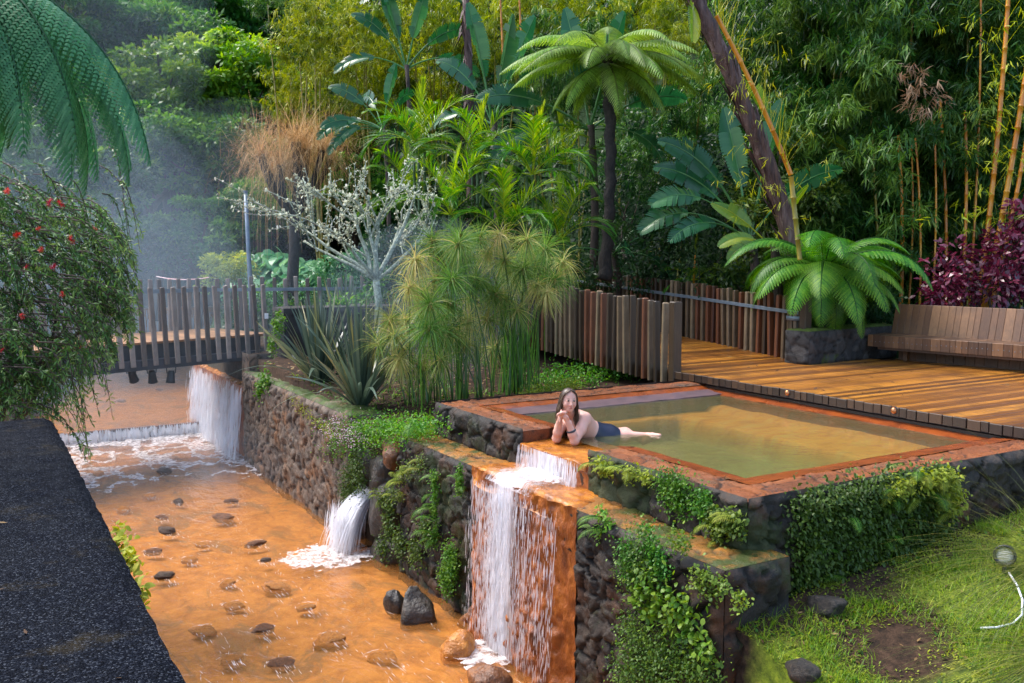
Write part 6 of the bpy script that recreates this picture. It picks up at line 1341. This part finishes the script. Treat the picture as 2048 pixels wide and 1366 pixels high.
# grass and moss on the near slope
def slope_pts(n, r):
    X = r.uniform(4.2, 10, n); Y = r.uniform(2.2, 4.72, n); m = np.clip(.95 - 1.1 * np.exp(-(((X - 5.4) / .55) ** 2 + ((Y - 3.95) / .36) ** 2)), 0, 1)
    k = r.random(n) < m * (.25 + .9 * sstep(.40, .58, fbm(X * 2.2, Y * 2.2, 6, 4))); X, Y = X[k], Y[k]; return X, Y, gz(X, Y)
r = np.random.default_rng(18); X, Y, Z = slope_pts(120000, r); n = len(X); b = B()
V, F = strips(np.c_[X, Y, Z + .005], rdir(n, 1.0, r), r.uniform(.010, .030, n), r.uniform(.008, .015, n), .6, (.5, 1, .1)); b.add(V, F, tt(np.clip(.2 + .9 * fbm(X * 2, Y * 2, 9, 3) - .15 + r.normal(0, .12, n), 0, 1), 3)); kind(b.ob('moss', M['lf_moss']), 'stuff')
X, Y, Z = slope_pts(90000, r); g_ = fbm(X * 1.7, Y * 1.7, 12, 3); k = g_ > .49; X, Y, Z = X[k], Y[k], Z[k]; n = len(X); b = B()
V, F = strips(np.c_[X, Y, Z], rdir(n, 1.6, r), r.uniform(.04, .13, n), r.uniform(.003, .006, n), .9, (1, .8, .5, .1)); b.add(V, F, tt(np.clip(r.normal(.45, .2, n), 0, 1), 4)); kind(b.ob('grass', M['lf_grass']), 'stuff')
X, Y, Z = slope_pts(9000, r); b = B(); k = fbm(X * 2.4, Y * 2.4, 21, 3) > .5; X, Y, Z = X[k], Y[k], Z[k]; n = len(X)
V, F = strips(np.c_[X, Y, Z + .01], rdir(n, .9, r), r.uniform(.02, .05, n), r.uniform(.012, .028, n), .8, (.4, 1, .8, .2)); b.add(V, F, tt(np.clip(r.normal(.4, .2, n), 0, 1), 4)); kind(b.ob('clover', M['lf_cover']), 'stuff')
# fallen leaves
r = np.random.default_rng(19); b = B()
def litter(X, Y, Z, sz):
    n = len(X); D = nrm(np.c_[r.normal(size=(n, 2)), r.normal(0, .12, n)]); V, F = strips(np.c_[X, Y, Z], D, sz * r.uniform(.6, 1.4, n), sz * .34 * r.uniform(.6, 1.3, n), r.uniform(-.3, .3, n), (.15, 1, .7, .05), roll=r.normal(0, .3, n)); b.add(V, F, tt(r.random(n), 4))
n = 1500; X = r.uniform(4.45, 8.5, n); Y = r.uniform(10.1, 16.4, n); litter(X, Y, gz(X, Y) + .02, .09)
n = 70; X = r.uniform(8.8, 12.2, n); Y = r.uniform(5, 12, n); litter(X, Y, dz(Y) + .006, .07)
n = 420; X = r.uniform(4.3, 9, n); Y = r.uniform(2.4, 4.7, n); litter(X, Y, gz(X, Y) + .015, .05)
n = 26; X = r.uniform(-1.6, .4, n); Y = r.uniform(2.8, 9, n); litter(X, Y, 2.338 + 0 * X, .045)
n = 60; X = r.uniform(4.85, 5.15, n); Y = r.uniform(4.9, 9.9, n); k = (Y < 6.7) | (Y > 8.05); litter(X[k], Y[k], 2.03 + 0 * X[k], .04)
kind(b.ob('fallen_leaves', M['lf_litter']), 'stuff')
# low weeds among the flax and papyrus, dead stalks in the lawn
b = B(); n = 5000; X = r.uniform(4.5, 8.5, n); Y = r.uniform(10.2, 16.5, n); k = fbm(X * 1.4, Y * 1.4, 3, 3) > .5; X, Y = X[k], Y[k]; n = len(X)
V, F = strips(np.c_[X, Y, gz(X, Y)], rdir(n, 1.0, r), r.uniform(.05, .16, n), r.uniform(.01, .03, n), .9, (.4, 1, .08)); b.add(V, F, tt(r.random(n), 3)); kind(b.ob('weeds', M['lf_cover']), 'stuff')
# wiry tussock at the right edge
def wiry(label, base, dirs, n, L, seed):
    r = np.random.default_rng(seed); o = thing('wiry_tussock', label, 'grass tuft', base, 0, 'wiry grass tussocks at the right edge'); b = B()
    D = nrm(np.asarray(dirs)[None] + r.normal(size=(n, 3)) * np.array([.5, .5, .32])); V, F = strips(r.normal(0, .03, (n, 3)), D, L * r.uniform(.5, 1.15, n), r.uniform(.004, .0065, n), r.uniform(.4, 1.5, n), (1, .9, .8, .7, .6, .5, .3, .1)); b.add(V, F, tt(r.random(n), 8)); b.ob('blades', M['lf_wire'], o)
wiry('wiry grass tussock fanning up across the garden spotlight', at(2130, 1150, 5.6), -RIGHT * .9 + UP * .75, 300, 1.05, 1); wiry('wiry grass tussock sweeping low over the hose and bare soil', at(2160, 1330, 5.2), -RIGHT * 1.0 + UP * .55, 260, 1.05, 2)
# ================================================================== people: one continuous surface each, from blended distances
class Sdf:
    def __init__(s, lo, hi, res):
        s.lo = np.asarray(lo, float); s.res = res
        s.n = np.ceil((np.asarray(hi, float) - s.lo) / res).astype(int) + 1
        s.F = np.full(s.n, .2, np.float32)
    def _win(s, lo, hi):
        a = np.clip(np.floor((lo - s.lo) / s.res).astype(int), 0, s.n - 1); b_ = np.clip(np.ceil((hi - s.lo) / s.res).astype(int) + 1, 1, s.n)
        ax = [s.lo[i] + s.res * np.arange(a[i], b_[i]) for i in range(3)]
        return tuple(slice(a[i], b_[i]) for i in range(3)), np.stack(np.meshgrid(*ax, indexing='ij'), -1)
    def _blend(s, w, d, k, cut=False):
        f = s.F[w]
        if cut: s.F[w] = np.maximum(f, -d)
        else:
            h = np.clip(.5 + .5 * (f - d) / k, 0, 1); s.F[w] = f * (1 - h) + d * h - k * h * (1 - h)
    def cap(s, a, b_, ra, rb=None, k=.02):
        a = np.asarray(a, float); b_ = np.asarray(b_, float); rb = ra if rb is None else rb; m = max(ra, rb) + .07
        w, P = s._win(np.minimum(a, b_) - m, np.maximum(a, b_) + m)
        if min(P.shape[:3]) < 2: return s
        ab = b_ - a; t_ = np.clip(((P - a) @ ab) / max(ab @ ab, 1e-9), 0, 1)
        d = np.linalg.norm(P - a - t_[..., None] * ab, axis=-1) - (ra + (rb - ra) * t_); s._blend(w, d.astype(np.float32), k); return s
    def chain(s, pts, rad, k=.02):
        for i in range(len(pts) - 1): s.cap(pts[i], pts[i + 1], rad[i], rad[i + 1], k)
        return s
    def ell(s, c, rad, Rm=np.eye(3), k=.02, cut=False):
        c = np.asarray(c, float); rad = np.asarray(rad, float); m = rad.max() + .07
        w, P = s._win(c - m, c + m)
        if min(P.shape[:3]) < 2: return s
        q = (P - c) @ Rm; k0 = np.linalg.norm(q / rad, axis=-1); k1 = np.linalg.norm(q / rad ** 2, axis=-1)
        d = k0 * (k0 - 1) / np.maximum(k1, 1e-6); s._blend(w, d.astype(np.float32), k, cut); return s
    def mesh(s):
        F = s.F; S = F < 0
        c = [S[i:S.shape[0] - 1 + i, j:S.shape[1] - 1 + j, l:S.shape[2] - 1 + l] for i in (0, 1) for j in (0, 1) for l in (0, 1)]
        act = np.any(c, 0) & ~np.all(c, 0); I = np.argwhere(act); idx = np.full(act.shape, -1, int); idx[act] = np.arange(len(I))
        off = np.array([(i, j, l) for i in (0, 1) for j in (0, 1) for l in (0, 1)])
        val = np.stack([F[I[:, 0] + o[0], I[:, 1] + o[1], I[:, 2] + o[2]] for o in off], 1)
        acc = np.zeros((len(I), 3)); cnt = np.zeros(len(I))
        for a in range(8):
            for b_ in range(a + 1, 8):
                if np.abs(off[a] - off[b_]).sum() != 1: continue
                m = (val[:, a] < 0) != (val[:, b_] < 0); t_ = val[:, a] / np.where(m, val[:, a] - val[:, b_], 1)
                acc += np.where(m[:, None], off[a] + (off[b_] - off[a]) * t_[:, None], 0); cnt += m
        V = s.lo + s.res * (I + acc / cnt[:, None]); Q = []
        for ax in range(3):
            o1, o2 = [(1, 2), (2, 0), (0, 1)][ax]
            sl0 = [slice(None)] * 3; sl1 = [slice(None)] * 3; sl0[ax] = slice(0, -1); sl1[ax] = slice(1, None)
            A = S[tuple(sl0)]; D = A != S[tuple(sl1)]; E = np.argwhere(D)
            E = E[(E[:, o1] > 0) & (E[:, o2] > 0) & (E[:, o1] < act.shape[o1]) & (E[:, o2] < act.shape[o2])]
            e1 = np.zeros(3, int); e1[o1] = 1; e2 = np.zeros(3, int); e2[o2] = 1
            q = np.stack([idx[tuple(x.T)] for x in (E - e1 - e2, E - e2, E, E - e1)], 1)
            fl = ~A[tuple(E.T)]; q[fl] = q[fl][:, ::-1]; Q.append(q)
        return V, np.concatenate(Q)
def rotm(f, u):
    f = nrm(f); r_ = nrm(np.cross(f, u)); return np.stack([r_, f, np.cross(r_, f)], 1)   # columns: right, forward, up

# ---- the bather leaning on the spill sill
toCam = -FWD
hd = at(1138, 801, 9.32); ff = nrm(toCam * .93 + RIGHT * .20 - UP * .08); HU = nrm(UP + RIGHT * .05 - toCam * .02); HR = rotm(ff, HU); rx, fy, uz = HR[:, 0], HR[:, 1], HR[:, 2]
# rx points to the figure's own right = image left when she faces us
def H_(a, b_, c): return hd + rx * a + fy * b_ + uz * c
E1 = atz(1149, 882, 1.945); E2 = atz(1113, 877, 1.945)
S1 = at(1169, 838, 9.44); S2 = at(1126, 836, 9.66); CH_ = at(1158, 850, 9.56)
WA = at(1187, 868, 9.66); HP = at(1212, 876, 9.72); KN = atz(1250, 873, 1.895); AN = atz(1296, 872, 1.905); TOE = atz(1314, 871, 1.925); KN2 = KN + RIGHT * .02 + FWD * .16; AN2 = atz(1290, 881, 1.86)
W1 = at(1138, 847, 9.17); W2 = at(1119, 845, 9.24); P1 = at(1131, 834, 9.15); P2 = at(1121, 833, 9.20)
allp = np.stack([hd, E1, E2, S1, S2, HP, KN, AN, TOE, AN2, KN2, W1, P2])
sd_ = Sdf(allp.min(0) - .22, allp.max(0) + .22, .005)
nk = H_(0, -.035, -.10)
sd_.chain([nk, (S1 + S2) / 2 + UP * .02], [.056, .075], .03)
sd_.ell(CH_ + UP * .01, (.165, .125, .13), rotm(nrm(WA - CH_), UP), .05)
sd_.chain([(S1 + S2) / 2 - UP * .02, CH_, WA, HP], [.085, .13, .118, .14], .06)
sd_.chain([S1, S2], [.072, .072], .05)
sd_.ell(HP + UP * .005, (.165, .15, .12), rotm(nrm(KN - HP), UP), .05)
sd_.chain([HP, KN, AN], [.10, .060, .034], .04); sd_.chain([HP + FWD * .08, KN2, AN2], [.10, .060, .034], .04)
for an, to in ((AN, TOE), (AN2, AN2 + RIGHT * .10 + UP * .02)):
    sd_.chain([an, an + (to - an) * .5, to + (to - an) * .3], [.034, .030, .018], .02); sd_.ell(an - nrm(to - an) * .02 - UP * .01, (.034, .034, .034))
sd_.chain([S1, S1 * .5 + E1 * .5 + RIGHT * .012, E1], [.062, .052, .043], .03); sd_.chain([S2, S2 * .5 + E2 * .5, E2], [.062, .052, .043], .03)
sd_.chain([E1, E1 * .6 + W1 * .4, W1, P1], [.043, .044, .027, .026], .02); sd_.chain([E2, E2 * .6 + W2 * .4, W2, P2], [.043, .044, .027, .026], .02)
# head
sd_.ell(H_(0, -.015, .025), (.074, .093, .090), HR, .03); sd_.ell(H_(0, .015, -.03), (.062, .068, .078), HR, .03); sd_.ell(H_(0, .052, -.085), (.028, .025, .024), HR, .03)
sd_.ell(H_(.036, .050, -.030), (.026, .022, .026), HR, .02); sd_.ell(H_(-.036, .050, -.030), (.026, .022, .026), HR, .02)
sd_.ell(H_(.030, .090, .012), (.017, .014, .011), HR, .01, True); sd_.ell(H_(-.030, .090, .012), (.017, .014, .011), HR, .01, True)
sd_.ell(H_(.030, .070, .012), (.014, .012, .010), HR, .006); sd_.ell(H_(-.030, .070, .012), (.014, .012, .010), HR, .006)
sd_.chain([H_(0, .080, .018), H_(0, .094, -.014), H_(0, .100, -.026)], [.008, .010, .0125], .012); sd_.ell(H_(.011, .090, -.028), (.008, .009, .007), HR, .008); sd_.ell(H_(-.011, .090, -.028), (.008, .009, .007), HR, .008)
sd_.ell(H_(0, .080, -.052), (.021, .011, .006), HR, .006); sd_.ell(H_(0, .078, -.061), (.018, .011, .007), HR, .006)
for sg in (-1, 1): sd_.ell(H_(sg * .074, -.005, -.005), (.008, .016, .028), HR, .01)
# hands: palm, four bent fingers and a thumb, clasped under the chin
def hand(pw, pp, ac, fw, base_sign):
    """pw wrist, pp palm centre, ac: direction across the knuckles, fw: direction the fingers lead to"""
    L0 = nrm(pp - pw); kn = pp + L0 * .035
    sd_.ell(pp + L0 * .005, (.036, .015, .043), np.stack([nrm(ac), nrm(np.cross(L0, ac)), L0], 1), .012)
    for i, ln in enumerate((.88, 1.0, .95, .78)):
        o = kn + nrm(ac) * (-.027 + .018 * i); a = o + nrm(L0 * .5 + fw) * .036 * ln; b_ = a + nrm(fw - L0 * .35) * .026 * ln; c = b_ + nrm(fw * .5 - L0) * .020 * ln
        sd_.chain([o, a, b_, c], [.0098, .0092, .0085, .0072], .005)
    t0_ = pp - nrm(ac) * .030 * base_sign - L0 * .012; t1 = t0_ - nrm(ac) * .018 * base_sign + L0 * .028; t2 = t1 + nrm(L0 + fw * .6) * .028
    sd_.chain([t0_, t1, t2], [.013, .0105, .0085], .008)
hand(W1, P1, nrm(RIGHT * .35 + UP * .35 - toCam * -.0 + toCam * .6), nrm(-RIGHT * .9 + toCam * .1), 1)
hand(W2, P2, nrm(-toCam * -.75 + UP * .25), nrm(RIGHT * .9 + UP * .35 + toCam * .25), -1)
V, Q = sd_.mesh()
col = np.tile(np.array([.62, .34, .26]), (len(V), 1))
def paint(c, rad, rgb, w_=1.0, soft=.5):
    q = (V - np.asarray(c)) @ HR / np.asarray(rad); k = (1 - sstep(soft, 1, np.linalg.norm(q, axis=1))) * w_
    col[:] = col * (1 - k[:, None]) + np.array(rgb) * k[:, None]
paint(H_(.034, .07, -.03), (.03, .04, .03), (.60, .25, .20), .7, .1); paint(H_(-.034, .07, -.03), (.03, .04, .03), (.60, .25, .20), .7, .1); paint(H_(0, .10, -.026), (.014, .02, .014), (.60, .26, .21), .6, .2)
paint(H_(0, .085, -.056), (.024, .02, .011), (.45, .14, .13), .95)
for sg in (-1, 1):
    paint(H_(sg * .030, .080, .012), (.0165, .02, .0085), (.40, .33, .30), .55, .7); paint(H_(sg * .030, .082, .012), (.011, .02, .0075), (.035, .026, .022), 1, .6); paint(H_(sg * .030, .08, .021), (.019, .02, .0055), (.06, .035, .028), 1, .5); paint(H_(sg * .031, .08, .034), (.020, .025, .0055), (.16, .09, .06), .8, .5)
wm = thing('person', 'person in navy swimsuit leaning on elbows at the pool spill, chin on hands', 'person', (E1 + E2) / 2 * np.array([1, 1, 0]) + UP * 1.9)
wb = np.array(wm.location)
ob('body', mesh_np('body', V - wb, Q, M['skin'], True, dict(col=col)), wm)
# swimsuit: same torso, a few millimetres larger, from the waist to mid thigh
ax = nrm(KN - WA); sw = Sdf(np.minimum(CH_, HP) - .3, np.maximum(KN, KN2) + .3, .006)
sw.chain([(S1 + S2) / 2 - UP * .02, CH_, WA, HP], [.03, .10, .124, .147], .06); sw.ell(HP + UP * .006, (.172, .157, .127), rotm(nrm(KN - HP), UP), .05)
sw.chain([HP, KN], [.107, .066], .04); sw.chain([HP + FWD * .08, KN2], [.107, .066], .04)
V, Q = sw.mesh(); c = V[Q].mean(1); tq = (c - WA) @ ax / np.linalg.norm(KN - WA); front = (c - WA) @ (-UP)
k = (tq > -.02 - .9 * np.clip(front + .02, 0, .2)) & (tq < .80)
su = ob('swimsuit', mesh_np('swimsuit', V - wb, Q[k], M['swim'], True), wm)
def ring(cen, axis, rad, r0, name, m, par, el=1.0, up=UP):
    axis = nrm(axis); a1 = nrm(np.cross(axis, up)); a2 = np.cross(axis, a1); th = np.linspace(0, 2 * PI, 33)
    pts = cen + rad * (np.cos(th)[:, None] * a1 + el * np.sin(th)[:, None] * a2); return ob(name, mesh_np(name, *tube(pts, r0, 6), M[m], True), par)
ring(WA - wb + ax * .01, ax, .127, .0045, 'waist_trim', 'trim', su, .98)
ring(E1 * .42 + W1 * .58 - wb, W1 - E1, .037, .012, 'wristband', 'strap', wm)
# hair: a cap following the skull plus long wet strands
hs = Sdf(hd - .2, hd + .2, .006); hs.ell(H_(0, -.028, .030), (.084, .095, .094), HR, .02); hs.ell(H_(0, -.06, -.05), (.075, .055, .09), HR, .04)
V, Q = hs.mesh(); q = (V - hd) @ HR; c = q[Q].mean(1)
k = (c[:, 1] < .035 - .020 * np.abs(c[:, 0]) / .07 + .5 * np.clip(c[:, 2] - .07, 0, .05)) | (c[:, 2] > .088)
hair = ob('hair', mesh_np('hair', V - wb, Q[k], M['hair'], True, dict(tint=np.clip(.35 + .5 * (fbm(V[:, 0] * 60, V[:, 1] * 60, V[:, 2] * 6, 2) - .5), 0, 1))), wm)
b = B(); r = np.random.default_rng(33)
for i in range(230):
    sg = -1 if i % 2 else 1; back = r.random()
    pts = [H_(sg * .006, .050 - .09 * back, .112 + .006 * r.random()), H_(sg * .045, .058 - .11 * back, .098), H_(sg * (.078 + .006 * r.random()), .040 - .11 * back, .045), H_(sg * (.084 + .008 * r.random()), .024 - .09 * back, -.03), H_(sg * (.082 + .03 * r.random()), .02 - .08 * back + r.normal(0, .014), -.10), H_(sg * (.078 + .035 * r.random()), .012 - .08 * back + r.normal(0, .015), -.15 - .07 * r.random())]
    if sg < 0: pts.append(pts[-1] + np.array([0, 0, -.02 - .06 * r.random()]) + rx * .0)
    pts = np.array(pts); s = np.linspace(0, 1, 14); q = np.linspace(0, 1, len(pts)); pts = np.stack([np.interp(s, q, pts[:, j]) for j in range(3)], 1)
    pts[1:-1] = (pts[:-2] + pts[1:-1] * 2 + pts[2:]) / 4
    wv = np.sin(np.linspace(0, 1, 14) * r.uniform(9, 16) + r.uniform(0, 6)) * .007 * np.linspace(0, 1, 14); pts = pts + rx * wv[:, None] + fy * (wv * .6)[::-1, None] * 0
    V, F = tube(pts - wb, np.linspace(.0042, .0016, 14), 4); b.add(V, F, np.clip(r.normal(.45, .25), 0, 1))
b.ob('hair_strands', M['hair'], hair, True)
# ---- the far bather at the distant terrace
fh = at(314, 606, 36.4); s2 = Sdf(fh - np.array([.55, .45, .6]), fh + np.array([.55, .45, .25]), .018)
rr_ = rotm(toCam, UP); sh = fh - UP * .27
s2.ell(fh, (.078, .09, .115), rr_, .02); s2.chain([fh - UP * .1, sh], [.05, .07], .03); s2.chain([sh - RIGHT * .16, sh + RIGHT * .16], [.07, .07], .04); s2.chain([sh, sh - UP * .3], [.14, .13], .05)
for sg in (-1, 1): s2.chain([sh + RIGHT * .17 * sg, sh + RIGHT * .24 * sg + toCam * .10 - UP * .06, sh + RIGHT * .04 * sg + toCam * .27 + UP * .0], [.05, .042, .03], .02); s2.ell(sh + RIGHT * .03 * sg + toCam * .29, (.035, .03, .03))
V, Q = s2.mesh(); col = np.tile(np.array([.50, .28, .20]), (len(V), 1)); q = (V - fh) @ rr_
for sg in (-1, 1): k = np.linalg.norm((q - np.array([sg * .032, .08, .012])) / np.array([.018, .04, .012]), axis=1) < 1; col[k] = (.05, .03, .025)
k = np.linalg.norm((q - np.array([0, .085, -.055])) / np.array([.026, .04, .012]), axis=1) < 1; col[k] = (.35, .12, .1)
fp = thing('person', 'distant bather with dark hair resting on the top of the far terrace', 'person', sh - UP * .3); fbp = np.array(fp.location)
ob('body', mesh_np('body', V - fbp, Q, M['skin'], True, dict(col=col)), fp)
s3 = Sdf(fh - .2, fh + .2, .016); s3.ell(fh - toCam * .02 + UP * .02, (.088, .095, .115), rr_); V, Q = s3.mesh(); c = ((V - fh) @ rr_)[Q].mean(1); k = (c[:, 1] < .045) | (c[:, 2] > .085)
ob('hair', mesh_np('hair', V - fbp, Q[k], M['hair'], True, dict(tint=np.full(len(V), .2))), fp)
# ================================================================== steam over the hot river
def puff(c, rad, dens, seed, rz=0.0):
    n1, n2 = 40, 24
    th, ph = np.meshgrid(np.linspace(0, 2 * PI, n1), np.linspace(.002, PI - .002, n2))
    D = np.stack([np.sin(ph) * np.cos(th), np.sin(ph) * np.sin(th), np.cos(ph)], -1)
    h = 1 + .35 * (fbm(D[..., 0] * 1.4 + seed, D[..., 1] * 1.4, D[..., 2] * 1.4, 3) - .5); h[:, -1] = h[:, 0]
    V = (D * h[..., None] * np.array(rad)).reshape(-1, 3)
    return kind(ob('steam', mesh_np('steam', V, grid(n1, n2)[:, ::-1], steam_mat('steam', dens), True), None, c, (0, 0, rz)), 'stuff')
STEAM = [((2.4, 18.5, 2.4), (3.0, 4.0, 2.6), .012, 1), ((0.8, 24, 3.8), (4.8, 6.0, 4.0), .012, 2), ((2.8, 19.0, .9), (1.6, 2.4, 1.2), .032, 3), ((4.6, 21, 4.2), (2.4, 4, 3.0), .0085, 4), ((6.2, 13.0, 3.1), (1.7, 1.6, 1.3), .034, 5), ((2.6, 14.5, .5), (1.5, 2.5, .9), .014, 6), (tuple(at(265, 40, 27)), (2.4, 3, 3.4), .0095, 7)]
for a in STEAM: puff(*a)
